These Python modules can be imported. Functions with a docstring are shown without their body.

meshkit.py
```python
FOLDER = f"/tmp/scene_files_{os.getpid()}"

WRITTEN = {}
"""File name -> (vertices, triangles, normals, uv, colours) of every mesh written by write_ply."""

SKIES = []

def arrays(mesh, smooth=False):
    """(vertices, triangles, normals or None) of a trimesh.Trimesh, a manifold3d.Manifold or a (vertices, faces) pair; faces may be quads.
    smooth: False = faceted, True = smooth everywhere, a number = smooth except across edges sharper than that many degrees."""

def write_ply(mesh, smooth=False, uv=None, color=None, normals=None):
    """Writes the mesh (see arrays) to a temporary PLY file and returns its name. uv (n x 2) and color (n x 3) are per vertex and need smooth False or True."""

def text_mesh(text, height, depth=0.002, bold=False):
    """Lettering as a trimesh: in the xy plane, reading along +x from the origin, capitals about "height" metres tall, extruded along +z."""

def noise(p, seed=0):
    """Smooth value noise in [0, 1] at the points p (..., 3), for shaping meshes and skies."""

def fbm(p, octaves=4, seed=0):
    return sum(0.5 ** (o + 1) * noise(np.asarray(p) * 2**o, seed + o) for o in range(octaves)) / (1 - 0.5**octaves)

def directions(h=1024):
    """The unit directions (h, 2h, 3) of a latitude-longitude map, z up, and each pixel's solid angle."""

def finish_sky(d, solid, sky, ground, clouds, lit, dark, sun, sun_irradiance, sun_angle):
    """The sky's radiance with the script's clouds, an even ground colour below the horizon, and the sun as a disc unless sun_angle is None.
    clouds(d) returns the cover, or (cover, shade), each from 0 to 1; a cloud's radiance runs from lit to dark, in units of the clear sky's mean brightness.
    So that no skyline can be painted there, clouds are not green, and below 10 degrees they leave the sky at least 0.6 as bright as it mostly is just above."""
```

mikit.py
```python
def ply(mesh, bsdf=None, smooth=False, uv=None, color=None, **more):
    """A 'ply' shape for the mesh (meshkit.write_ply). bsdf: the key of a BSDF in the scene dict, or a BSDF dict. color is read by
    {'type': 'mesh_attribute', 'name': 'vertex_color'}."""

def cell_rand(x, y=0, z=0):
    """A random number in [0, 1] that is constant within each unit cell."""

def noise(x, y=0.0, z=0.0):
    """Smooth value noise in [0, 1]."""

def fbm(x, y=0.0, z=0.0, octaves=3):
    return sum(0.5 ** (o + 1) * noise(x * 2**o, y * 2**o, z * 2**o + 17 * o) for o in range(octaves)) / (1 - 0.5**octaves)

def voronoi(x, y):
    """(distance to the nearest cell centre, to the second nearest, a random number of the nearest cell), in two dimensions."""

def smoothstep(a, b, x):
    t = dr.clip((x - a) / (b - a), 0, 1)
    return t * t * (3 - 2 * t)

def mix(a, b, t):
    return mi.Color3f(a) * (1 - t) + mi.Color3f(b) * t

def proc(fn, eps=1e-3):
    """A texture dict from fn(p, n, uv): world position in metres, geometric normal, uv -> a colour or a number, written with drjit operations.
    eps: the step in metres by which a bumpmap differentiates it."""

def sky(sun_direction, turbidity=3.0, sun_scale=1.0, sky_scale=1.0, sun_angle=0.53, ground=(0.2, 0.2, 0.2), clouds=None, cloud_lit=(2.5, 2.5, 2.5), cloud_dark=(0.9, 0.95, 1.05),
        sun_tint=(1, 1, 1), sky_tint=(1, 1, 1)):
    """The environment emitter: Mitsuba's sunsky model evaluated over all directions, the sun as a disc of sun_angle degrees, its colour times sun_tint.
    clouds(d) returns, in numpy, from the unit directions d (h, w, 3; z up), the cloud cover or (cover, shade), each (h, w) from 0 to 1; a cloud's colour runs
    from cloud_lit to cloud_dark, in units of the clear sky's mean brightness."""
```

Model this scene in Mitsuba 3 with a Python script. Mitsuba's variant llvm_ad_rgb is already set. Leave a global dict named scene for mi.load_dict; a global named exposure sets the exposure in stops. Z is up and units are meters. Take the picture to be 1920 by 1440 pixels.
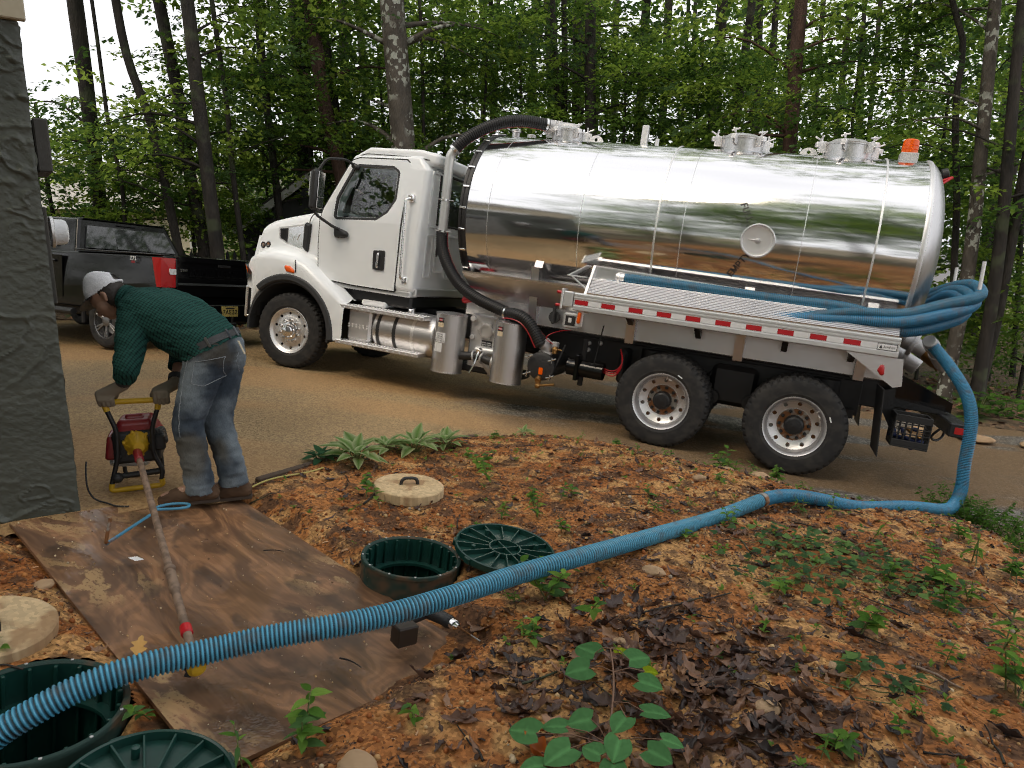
import math
import numpy as np, trimesh, drjit as dr, mitsuba as mi
import manifold3d as m3
from manifold3d import Manifold
from shapely.geometry import Polygon, Point, LineString
from scipy.interpolate import CubicSpline
import mikit, meshkit
from mikit import ply, proc, noise, fbm, voronoi, smoothstep, mix, cell_rand

T4 = mi.ScalarTransform4f
PI = math.pi
scene, labels = {}, {}

# ------------------------------------------------------------------ camera, sky, exposure
EYE = np.array([0.0, 0.0, 1.6])
PITCH = math.radians(11.183)
scene['camera'] = dict(type='perspective', fov=2 * math.degrees(math.atan(960 / 1300)), fov_axis='x', near_clip=0.05, far_clip=600.0,
                       to_world=T4().look_at(origin=EYE.tolist(), target=(EYE + [0, math.cos(PITCH), -math.sin(PITCH)]).tolist(), up=[0, 0, 1]))


def cloud_cover(d):
    n = meshkit.fbm(np.stack([d[..., 0] * 3, d[..., 1] * 3, d[..., 2] * 4], -1), 4, 5)
    return np.ones(d.shape[:2]), np.clip((n - 0.35) * 1.6, 0, 1) * 0.55


scene['sky'] = mikit.sky((-0.35, -0.45, 0.82), turbidity=3.0, sun_scale=0.16, sun_angle=22.0, clouds=cloud_cover,
                         cloud_lit=(2.5, 2.5, 2.55), cloud_dark=(1.3, 1.33, 1.4))
exposure = 2.52


# ------------------------------------------------------------------ helpers: keys, meshes
def numbered(key):
    if key not in scene and key not in labels and not any(k.startswith(key + '__') for k in scene):
        return key
    i = 1
    while True:
        k = f'{key}_{i:03d}'
        if k not in scene and k not in labels:
            return k
        i += 1


_count = {}


def fresh(key):
    """a free key: key, key_001, key_002 ..."""
    n = _count.get(key, 0)
    _count[key] = n + 1
    return key if n == 0 else f'{key}_{n:03d}'


def thing(name, label, cat=None, group=None, kind=None):
    k = fresh(name)
    labels[k] = {'label': label}
    if cat:
        labels[k]['category'] = cat
    if group:
        labels[k]['group'] = group
    if kind:
        labels[k]['kind'] = kind
    return k


def vf(mesh):
    if hasattr(mesh, 'to_mesh'):
        m = mesh.to_mesh()
        return np.array(m.vert_properties[:, :3], float), np.array(m.tri_verts, int)
    if isinstance(mesh, (tuple, list)):
        v, f = np.asarray(mesh[0], float), np.asarray(mesh[1], int)
        if f.shape[1] == 4:
            f = np.vstack([f[:, [0, 1, 2]], f[:, [0, 2, 3]]])
        return v, f
    return np.array(mesh.vertices), np.array(mesh.faces)


def cat(*ms):
    vs, fs, n = [], [], 0
    for m in ms:
        v, f = vf(m)
        vs.append(v)
        fs.append(f + n)
        n += len(v)
    return np.vstack(vs), np.vstack(fs)


def xf(mesh, M):
    v, f = vf(mesh)
    M = np.asarray(M, float)
    v = v @ M[:3, :3].T + M[:3, 3]
    if np.linalg.det(M[:3, :3]) < 0:
        f = f[:, ::-1]
    return v, f


def mv(mesh, x=0, y=0, z=0):
    v, f = vf(mesh)
    return v + [x, y, z], f


def frame(o, z, x=None):
    """4x4 with local z along z, local x as near x as it can be"""
    z = np.asarray(z, float)
    z = z / np.linalg.norm(z)
    x = np.array([1.0, 0, 0]) if x is None else np.asarray(x, float)
    if abs(x @ z) > 0.98 * np.linalg.norm(x):
        x = np.array([0, 1.0, 0]) if abs(z[1]) < 0.9 else np.array([0, 0, 1.0])
    x = x - z * (x @ z)
    x /= np.linalg.norm(x)
    M = np.eye(4)
    M[:3, 0], M[:3, 1], M[:3, 2], M[:3, 3] = x, np.cross(z, x), z, o
    return M


def rot(ax, deg, o=(0, 0, 0)):
    return np.asarray(trimesh.transformations.rotation_matrix(math.radians(deg), ax, o))


def part(holder, name, mesh, mat, smooth=30, M=None, label=None, color=None, kind=None):
    """one entry: a part of holder (or, with holder None, a thing of one mesh whose key is name)"""
    key = fresh(f'{holder}__{name}') if holder else name
    if M is not None:
        mesh = xf(mesh, M)
    scene[key] = ply(vf(mesh), mat, smooth=smooth, color=color)
    if label or kind:
        labels.setdefault(key, {})
        if label:
            labels[key]['label'] = label
        if kind:
            labels[key]['kind'] = kind
    return key


def hullpts(p):
    return Manifold.hull_points(np.asarray(p, float))


def rbox(x0, x1, y0, y1, z0, z1, r=0.01):
    """box with chamfered edges"""
    r = min(r, (x1 - x0) / 2.01, (y1 - y0) / 2.01, (z1 - z0) / 2.01)
    P = []
    for a in (0, 1):
        for b in (0, 1):
            for c in (0, 1):
                p = np.array([(x0, x1)[a], (y0, y1)[b], (z0, z1)[c]])
                s = np.array([1 - 2 * a, 1 - 2 * b, 1 - 2 * c]) * r
                for k in range(3):
                    q = p + s
                    q[k] = p[k]
                    P.append(q)
    return hullpts(P)


def obox(o, sx, sy, sz, M=None, r=0.01):
    b = rbox(-sx / 2, sx / 2, -sy / 2, sy / 2, -sz / 2, sz / 2, r)
    A = np.eye(4) if M is None else np.array(M)
    A = A.copy()
    A[:3, 3] = o
    return xf(b, A)


def beam(p, q, w, h, up=(0, 0, 1), r=0.006):
    p, q = np.asarray(p, float), np.asarray(q, float)
    M = frame((p + q) / 2, np.cross(q - p, np.cross(np.asarray(up, float), q - p)), q - p)
    return xf(rbox(-np.linalg.norm(q - p) / 2, np.linalg.norm(q - p) / 2, -w / 2, w / 2, -h / 2, h / 2, r), M)


def sphere_hull(pts, n=3):
    """hull of spheres (x,y,z,r)"""
    ico = trimesh.creation.icosphere(n - 1, 1.0).vertices
    return hullpts(np.vstack([np.asarray(p[:3]) + ico * p[3] for p in pts]))


def spline(pts, n):
    pts = np.asarray(pts, float)
    s = np.r_[0, np.cumsum(np.linalg.norm(np.diff(pts, axis=0), axis=1) ** 0.6)]
    c = CubicSpline(s, pts, bc_type='natural')(np.linspace(0, s[-1], n * 12))
    L = np.r_[0, np.cumsum(np.linalg.norm(np.diff(c, axis=0), axis=1))]
    u = np.linspace(0, L[-1], n)
    return np.stack([np.interp(u, L, c[:, k]) for k in range(3)], 1)


def frames_along(p):
    t = np.gradient(p, axis=0)
    t /= np.linalg.norm(t, axis=1, keepdims=True)
    a = np.cross(t[0], [0, 0, 1.0] if abs(t[0, 2]) < 0.9 else [1.0, 0, 0])
    A = np.empty_like(p)
    for i in range(len(p)):
        a = a - t[i] * (a @ t[i])
        a /= np.linalg.norm(a)
        A[i] = a
    return t, A, np.cross(t, A)


def tube(p, r, sides=12, caps=True):
    """tube along the points p, radius r (a number or one per point)"""
    p = np.asarray(p, float)
    n = len(p)
    t, A, B = frames_along(p)
    ang = np.arange(sides) * 2 * PI / sides
    r = np.broadcast_to(np.asarray(r, float), (n,))
    v = p[:, None] + r[:, None, None] * (np.cos(ang)[None, :, None] * A[:, None] + np.sin(ang)[None, :, None] * B[:, None])
    i, j = np.meshgrid(np.arange(n - 1), np.arange(sides), indexing='ij')
    a, b, c, d = i * sides + j, i * sides + (j + 1) % sides, (i + 1) * sides + (j + 1) % sides, (i + 1) * sides + j
    q = np.stack([a, b, c, d], -1).reshape(-1, 4)
    f = np.vstack([q[:, [0, 1, 2]], q[:, [0, 2, 3]]])
    v = v.reshape(-1, 3)
    if caps:
        k = len(v)
        v = np.vstack([v, p[:1], p[-1:]])
        jj = np.arange(sides)
        f = np.vstack([f, np.stack([(jj + 1) % sides, jj, jj * 0 + k], 1), np.stack([(n - 1) * sides + jj, (n - 1) * sides + (jj + 1) % sides, jj * 0 + k + 1], 1)])
    return v, f


def rod(p, q, r, sides=12):
    return tube(np.array([p, q], float), r, sides)


def bent(pts, r, sides=12, n=None, rad=0.06):
    """a bent pipe: straight runs with rounded corners"""
    pts = [np.asarray(p, float) for p in pts]
    out = [pts[0]]
    for a, b, c in zip(pts, pts[1:], pts[2:]):
        d1, d2 = (a - b), (c - b)
        l1, l2 = np.linalg.norm(d1), np.linalg.norm(d2)
        k = min(rad, l1 * 0.48, l2 * 0.48)
        p1, p2 = b + d1 / l1 * k, b + d2 / l2 * k
        for u in np.linspace(0, 1, 7):
            out.append((1 - u) ** 2 * p1 + 2 * u * (1 - u) * b + u * u * p2)
    out.append(pts[-1])
    return tube(np.array(out), r, sides)


def lathe(prof, n=48, M=None, close=False):
    """revolve (r, z) about z"""
    prof = np.asarray(prof, float)
    m = len(prof)
    ang = np.arange(n) * 2 * PI / n
    v = np.stack([prof[:, None, 0] * np.cos(ang), prof[:, None, 0] * np.sin(ang), np.broadcast_to(prof[:, None, 1], (m, n))], -1).reshape(-1, 3)
    rows = m if close else m - 1
    i, j = np.meshgrid(np.arange(rows), np.arange(n), indexing='ij')
    i2 = (i + 1) % m
    q = np.stack([i * n + j, i * n + (j + 1) % n, i2 * n + (j + 1) % n, i2 * n + j], -1).reshape(-1, 4)
    out = v, np.vstack([q[:, [0, 1, 2]], q[:, [0, 2, 3]]])
    return xf(out, M) if M is not None else out


def cyl(p, q, r, n=32, bev=0.006):
    p, q = np.asarray(p, float), np.asarray(q, float)
    L = np.linalg.norm(q - p)
    bev = min(bev, L * 0.4, r * 0.4)
    return lathe([(0.0001, 0), (r - bev, 0), (r, bev), (r, L - bev), (r - bev, L), (0.0001, L)], n, frame(p, q - p))


def extrude(poly, h, bevel=0.0):
    """polygon (shapely or points) in xy extruded to z in 0..h"""
    if not isinstance(poly, Polygon):
        poly = Polygon(poly)
    if bevel > 0:
        inner = poly.buffer(-bevel, join_style=2)
        if inner.geom_type == 'Polygon' and not inner.is_empty and len(poly.interiors) == 0:
            a = trimesh.creation.extrude_polygon(poly, h - 2 * bevel, engine='earcut')
            A = Manifold(m3.Mesh(np.array(a.vertices, np.float32), np.array(a.faces, np.uint32))).translate([0, 0, bevel])
            if poly.convex_hull.area < poly.area * 1.001:
                p, q = np.array(poly.exterior.coords)[:-1], np.array(inner.exterior.coords)[:-1]
                return hullpts(np.vstack([np.c_[p, p[:, 0] * 0 + bevel], np.c_[p, p[:, 0] * 0 + h - bevel], np.c_[q, q[:, 0] * 0], np.c_[q, q[:, 0] * 0 + h]]))
    a = trimesh.creation.extrude_polygon(poly, h, engine='earcut')
    return np.array(a.vertices), np.array(a.faces)


def grid_mesh(P, flip=False):
    """P (n, m, 3) -> surface"""
    n, m = P.shape[:2]
    i, j = np.meshgrid(np.arange(n - 1), np.arange(m - 1), indexing='ij')
    q = np.stack([i * m + j, (i + 1) * m + j, (i + 1) * m + j + 1, i * m + j + 1], -1).reshape(-1, 4)
    f = np.vstack([q[:, [0, 1, 2]], q[:, [0, 2, 3]]])
    return P.reshape(-1, 3), f[:, ::-1] if flip else f


def scatter(base, mats):
    """many copies of (v, f) under 4x4 matrices as one mesh"""
    v, f = vf(base)
    mats = np.asarray(mats)
    V = np.einsum('kij,nj->kni', mats[:, :3, :3], v) + mats[:, None, :3, 3]
    F = f[None] + (np.arange(len(mats)) * len(v))[:, None, None]
    return V.reshape(-1, 3), F.reshape(-1, 3)


def rand_frames(P, rng, tilt=0.4, scale=(1, 1), yaw=None):
    """matrices at points P: random yaw, tilt about the horizontal, scale"""
    n = len(P)
    yaw = rng.uniform(0, 2 * PI, n) if yaw is None else yaw
    z = np.stack([rng.normal(0, tilt, n), rng.normal(0, tilt, n), np.ones(n)], 1)
    z /= np.linalg.norm(z, axis=1, keepdims=True)
    x = np.stack([np.cos(yaw), np.sin(yaw), 0 * yaw], 1)
    x -= z * (x * z).sum(1, keepdims=True)
    x /= np.linalg.norm(x, axis=1, keepdims=True)
    y = np.cross(z, x)
    s = rng.uniform(scale[0], scale[1], n)[:, None]
    M = np.tile(np.eye(4), (n, 1, 1))
    M[:, :3, 0], M[:, :3, 1], M[:, :3, 2], M[:, :3, 3] = x * s, y * s, z * s, P
    return M


def text(s, h, M, bold=False, depth=0.002, center=True):
    t = meshkit.text_mesh(s, h, depth, bold)
    v, f = vf(t)
    if center:
        v = v - [(v[:, 0].min() + v[:, 0].max()) / 2, h / 2, 0]
    return xf((v, f), M)


# ------------------------------------------------------------------ materials
def B(name, **d):
    scene[name] = d
    return name


def rgb(r, g, b):
    return {'type': 'rgb', 'value': [r, g, b]}


def princ(name, c, rough=0.5, **k):
    col = c if isinstance(c, dict) else rgb(*c)
    return B(name, type='twosided', bsdf=dict(type='principled', base_color=col, roughness=rough, **k))


def metal(name, alpha=0.1, k=1.0, mat='Al', bump=None, scale=0.001):
    b = dict(type='roughconductor', material=mat, alpha=alpha, distribution='ggx', specular_reflectance=rgb(k, k, k))
    if bump is not None:
        b = dict(type='bumpmap', arbitrary=bump, scale=scale, bsdf=b)
    return B(name, type='twosided', bsdf=b)


VC = {'type': 'mesh_attribute', 'name': 'vertex_color'}


def m_drive(p, n, uv):
    a = fbm(p.x * 0.9, p.y * 0.9, 3.0, 4)
    b = fbm(p.x * 0.35 + 7, p.y * 0.8, 1.0, 3)
    d1, d2, w = voronoi(p.x * 70, p.y * 70)
    c = mix((0.215, 0.142, 0.070), (0.36, 0.25, 0.130), a)
    c = c * (0.55 + 0.75 * w)
    c = mix(c, mi.Color3f(0.36, 0.19, 0.075), 0.35 * smoothstep(0.52, 0.68, b))
    g = smoothstep(-0.6, 1.0, p.x * 0.75 + p.y * 0.28 - 2.6 + 3.0 * (a - 0.5))       # loose grey gravel down the slope, clay washed over it
    e1, e2, w2 = voronoi(p.x * 32, p.y * 32)
    grey = mix((0.085, 0.075, 0.066), (0.26, 0.24, 0.21), w2 * w2) * (0.45 + 0.55 * smoothstep(0.02, 0.25, e2 - e1))
    clay = mix((0.13, 0.078, 0.038), (0.19, 0.12, 0.058), w)
    grey = mix(grey, clay, 0.8 * smoothstep(0.46, 0.60, fbm(p.x * 0.5 + 3, p.y * 1.3, 9.0, 3)))
    return mix(c, grey, g)


def m_drive_bump(p, n, uv):
    d1, d2, w = voronoi(p.x * 70, p.y * 70)
    return 0.0035 * w - 0.003 * d1 + 0.004 * fbm(p.x * 12, p.y * 12, 0.0, 2)


def m_rough_wet(p, n, uv):
    return 0.38 + 0.4 * fbm(p.x * 0.8, p.y * 0.8, 5.0, 3)


B('mat_driveway', type='twosided', bsdf=dict(type='bumpmap', arbitrary=proc(m_drive_bump, 2e-3), scale=1.0,
  bsdf=dict(type='principled', base_color=proc(m_drive), roughness=proc(m_rough_wet), specular=0.25)))


def m_forest(p, n, uv):
    a = fbm(p.x * 1.7, p.y * 1.7, 0.0, 4)
    d1, d2, w = voronoi(p.x * 14, p.y * 14)
    c = mix((0.055, 0.038, 0.024), (0.15, 0.095, 0.055), w)
    return mix(c, mi.Color3f(0.05, 0.075, 0.02), smoothstep(0.52, 0.7, a))


princ('mat_forest_floor', proc(m_forest), 0.8)


def m_clay(p, n, uv):
    a = fbm(p.x * 2.3, p.y * 2.3, 1.0, 4)
    b = fbm(p.x * 6.1 + 3, p.y * 6.1, 2.0, 3)
    d1, d2, w = voronoi(p.x * 85, p.y * 85)
    c = mix((0.215, 0.074, 0.023), (0.345, 0.150, 0.050), a)
    c = mix(c, mi.Color3f(0.41, 0.235, 0.095), smoothstep(0.50, 0.64, b) * 0.8)
    c = mix(c, mi.Color3f(0.075, 0.042, 0.025), 0.85 * smoothstep(0.52, 0.66, fbm(p.x * 8.7 + 11, p.y * 8.7, 4.0, 4)))
    return c * (0.5 + 0.85 * w)


def m_clay_bump(p, n, uv):
    return 0.012 * fbm(p.x * 22, p.y * 22, p.z * 22, 4)


B('mat_clay', type='twosided', bsdf=dict(type='bumpmap', arbitrary=proc(m_clay_bump, 2e-3), scale=1.0,
  bsdf=dict(type='principled', base_color=proc(m_clay), roughness=0.75, specular=0.12)))

princ('mat_vc', VC, 0.6, specular=0.15)                       # colours per vertex, dull
princ('mat_vc_wet', VC, 0.36, specular=0.3)                   # the same, wet
princ('mat_white_paint', (0.76, 0.785, 0.80), 0.28, clearcoat=0.8, clearcoat_gloss=0.95, specular=0.5)
princ('mat_black_paint', (0.004, 0.004, 0.0045), 0.12, specular=0.35)
princ('mat_frame', (0.010, 0.010, 0.011), 0.45)
princ('mat_plastic', (0.018, 0.018, 0.019), 0.5)


def m_tyre(p, n, uv):
    return mix((0.013, 0.013, 0.014), (0.028, 0.026, 0.024), smoothstep(0.35, 0.75, fbm(p.x * 14, p.y * 14, p.z * 14, 3)))


princ('mat_tyre', proc(m_tyre), 0.72)
metal('mat_chrome', 0.03, 0.95)


def m_tank_bump(p, n, uv):
    u = 0.9336 * p.x - 0.3776 * p.y
    return 0.0008 * fbm(u * 1.3, (p.z + 0.12 * u) * 5.0, 2.0, 3) + 0.00010 * noise(u * 9.0, (p.z + 0.12 * u) * 40.0, 3.0)


metal("mat_tank", 0.008, 0.93, bump=proc(m_tank_bump, 4e-3), scale=1.0)
metal('mat_tank_head', 0.10, 0.62)
metal('mat_aluminium', 0.22, 0.9)
metal('mat_alu_bright', 0.30, 1.0)


def m_brush(p, n, uv):
    return 0.0003 * noise(p.x * 9, p.y * 9, p.z * 160)


metal('mat_stainless', 0.16, 0.72, bump=proc(m_brush, 1e-3), scale=1.0)
metal('mat_cast', 0.4, 0.75)
metal('mat_deck', 0.12, 0.8)
metal('mat_dark_alloy', 0.2, 0.30)
princ('mat_alu_paint', (0.62, 0.63, 0.63), 0.4, metallic=0.6)
princ('mat_brass', (0.42, 0.24, 0.09), 0.35, metallic=1.0)


def m_rust(p, n, uv):
    return mix((0.28, 0.27, 0.25), (0.20, 0.085, 0.03), smoothstep(0.38, 0.56, fbm(p.x * 18, p.y * 18, p.z * 18, 3)))


princ('mat_rust_steel', proc(m_rust), 0.5, metallic=0.5)
B('mat_glass', type='thindielectric')
princ('mat_dark_glass', (0.010, 0.013, 0.013), 0.04, specular=0.9, clearcoat=1.0)
princ('mat_orange_lens', (0.80, 0.105, 0.0), 0.25)
princ('mat_red_lens', (0.42, 0.006, 0.008), 0.12, clearcoat=1.0)
princ('mat_red_tape', (0.42, 0.008, 0.014), 0.35)
princ('mat_white_tape', (0.68, 0.69, 0.70), 0.35)
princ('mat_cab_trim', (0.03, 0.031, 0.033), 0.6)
# ------------------------------------------------------------------ ground
def HP(x, y):
    """height of the sloping drive"""
    x, y = np.asarray(x, float), np.asarray(y, float)
    dx = x - 2.6026
    dx = np.where(dx > 3.5, 3.5 + (dx - 3.5) * 0.45, dx)
    z = -0.6955 - 0.1294 * dx - 0.02895 * (y - 8.153)
    e = np.exp(np.clip((z - 0.10) / 0.05, -40, 40))
    return z - 0.05 * np.log1p(e) - 0.0 * x


def sstep(a, b, t):
    t = np.clip((np.asarray(t, float) - a) / (b - a), 0, 1)
    return t * t * (3 - 2 * t)


DRIVE = Polygon([(-40, 21), (-14, 16.2), (-9, 14.4), (-6.2, 13.1), (-4, 13.0), (-1, 14.2), (1.5, 14.6), (5.0, 12.9), (7.6, 11.4), (10, 10.0), (14, 8.6), (22, 6.5), (40, 2), (40, -9), (20, -4), (11, 0.5), (6, 3.2), (3.0, 2.0), (-3.5, 1.5), (-9, 1.0), (-40, 2)])


def dist_to(poly, x, y):
    """signed distance to the outline of poly, negative inside"""
    import shapely
    p = shapely.points(np.asarray(x, float).ravel(), np.asarray(y, float).ravel())
    d = shapely.distance(poly.exterior, p)
    return np.where(shapely.contains(poly, p), -d, d).reshape(np.shape(x))


BED = Polygon([(-1.96, 4.36), (-1.75, 4.72), (-1.60, 5.10), (-1.43, 5.57), (-0.98, 6.16), (-0.32, 6.72), (0.23, 7.06), (0.69, 7.17), (1.1, 7.06), (1.71, 6.72), (2.3, 6.42),
               (2.9, 6.1), (3.6, 6.0), (4.05, 5.75), (4.3, 5.2), (4.35, 4.2), (4.5, 2), (4.8, -3), (-4, -3), (-3.4, 2.4), (-2.86, 3.55), (-2.6, 3.92)])


def bump2(x, y, f, seed):
    return meshkit.fbm(np.stack([np.asarray(x) * f, np.asarray(y) * f, np.zeros(np.shape(x))], -1), 4, seed) - 0.5


def HB(x, y):
    """height of the clay bed"""
    x, y = np.asarray(x, float), np.asarray(y, float)
    d = -dist_to(BED, x, y)
    mound = sstep(-0.7, 1.3, x) * sstep(0.05, 0.9, d)
    fine = 0.05 * bump2(x, y, 2.2, 3) + 0.035 * bump2(x, y, 9, 4) + 0.02 * bump2(x, y, 30, 8)
    board = sstep(-0.02, 0.14, dist_to(BOARD_AREA, x, y))
    return HP(x, y) + 0.035 * sstep(-0.02, 0.10, d) + 0.20 * mound + fine * (0.15 + 0.85 * board) * sstep(-0.05, 0.3, d) - 0.075 * (1 - board) - 0.11 * np.exp(-(((x + 1.35) / .34) ** 2 + ((y - 1.95) / .30) ** 2)) - 0.06 * np.exp(-(((x + .35) / .3) ** 2 + ((y - 3.3) / .18) ** 2))


BA, BU, BN = np.array([-2.78, 3.61]), np.array([0.743, -0.669]), np.array([0.669, 0.743])
BOARD_AREA = Polygon([BA, BA + BU * 2.44, BA + BU * 2.44 + BN * 1.22, BA + BN * 1.22])


def HT(x, y):
    """the land round about: level with the drive, rising into the wood behind"""
    x, y = np.asarray(x, float), np.asarray(y, float)
    d = dist_to(DRIVE, x, y)
    rise = 0.035 * np.clip(y - 16, 0, 60) * sstep(14, 30, y)
    return HP(x, y) + 0.10 * bump2(x, y, 0.5, 6) * sstep(0, 2, d) + 0.06 * sstep(0.0, 0.7, d) + rise + 0.02 * np.clip(-y - 4, 0, 40)


def axis(lo, hi, step, far, grow=1.18):
    a = list(np.arange(lo, hi + 1e-9, step))
    s = step
    while a[-1] < far:
        s *= grow
        a.append(a[-1] + s)
    s = step
    while a[0] > -far:
        s *= grow
        a.insert(0, a[0] - s)
    return np.array(a)


ax_, ay_ = axis(-14, 16, 0.4, 220), axis(-6, 26, 0.4, 220)
X, Y = np.meshgrid(ax_, ay_, indexing='ij')
dd = dist_to(DRIVE, X, Y)
thing('ground', 'leaf strewn floor of the wood round the drive', kind='structure')
scene['ground'] = ply(grid_mesh(np.stack([X, Y, HT(X, Y) - 0.12 * (dd < 0.25) - 0.9 * ((X > -4) & (X < 5) & (Y > -3) & (Y < 7))], -1)), 'mat_forest_floor', smooth=True)

xs, ys = np.arange(-24, 24.01, 0.16), np.arange(-4, 24.01, 0.16)
X, Y = np.meshgrid(xs, ys, indexing='ij')
dd = dist_to(DRIVE, X + 0.25 * bump2(X, Y, 0.9, 2), Y + 0.5 * bump2(X, Y, 0.8, 1))
v, f = grid_mesh(np.stack([X, Y, HP(X, Y) + 0.012 * bump2(X, Y, 0.7, 12) - 0.30 * sstep(0.0, 0.5, dd)], -1))
keep = (dd.ravel() < 0.4) & (dist_to(BED, X, Y).ravel() > -0.22)
f = f[keep[f].all(1)]
thing('driveway', 'wet tan exposed aggregate drive running into grey gravel', kind='structure')
scene['driveway'] = ply((v, f), 'mat_driveway', smooth=True)

# the clay bed, finer near the camera
xs = np.r_[np.arange(-3.6, -2.2, 0.03), np.arange(-2.2, 2.6, 0.016), np.arange(2.6, 4.81, 0.03)]
ys = np.r_[np.arange(-2.6, 1.0, 0.12), np.arange(1.0, 4.4, 0.016), np.arange(4.4, 7.3, 0.025)]
X, Y = np.meshgrid(xs, ys, indexing='ij')
db = dist_to(BED, X + 0.12 * bump2(X, Y, 3.0, 21), Y + 0.12 * bump2(X, Y, 3.0, 22))
HOLES = [(-0.551, 3.555, 0.275), (-1.646, 2.119, 0.300)]
Z = HB(X, Y) - 0.12 * sstep(0.0, 0.12, db)
v, f = grid_mesh(np.stack([X, Y, Z], -1))
keep = db.ravel() < 0.08
for hx, hy, hr in HOLES:
    keep &= np.hypot(v[:, 0] - hx, v[:, 1] - hy) > hr - 0.01
f = f[keep[f].all(1)]
thing('clay_bed', 'orange clay bed with mulch between house and drive', kind='structure')
scene['clay_bed'] = ply((v, f), 'mat_clay', smooth=True)

# ------------------------------------------------------------------ the near house: its stuccoed corner stands at the edge of the picture
def m_stucco(p, n, uv):
    return mix((0.050, 0.056, 0.046), (0.078, 0.084, 0.070), fbm(p.x * 5, p.y * 5, p.z * 5, 4))


def m_stucco_bump(p, n, uv):
    return 0.006 * fbm(p.x * 38, p.y * 38, p.z * 38, 3)


B('mat_stucco', type='twosided', bsdf=dict(type='bumpmap', arbitrary=proc(m_stucco_bump, 2e-3), scale=1.0, bsdf=dict(type='principled', base_color=proc(m_stucco), roughness=0.42, specular=0.4)))
princ('mat_tan_trim', (0.42, 0.37, 0.27), 0.6)
princ('mat_cream', (0.55, 0.50, 0.36), 0.7)
princ('mat_house_white', (0.66, 0.66, 0.64), 0.6)
princ('mat_roof', (0.07, 0.065, 0.062), 0.8)
HC = np.array([-2.57, 3.90])
HU, HN = np.array([-0.80, -0.60]), np.array([-0.60, 0.80])         # along the face seen, along the hidden face
house = thing('house', 'grey green stucco house corner with tan trim board above', 'house')


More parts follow.
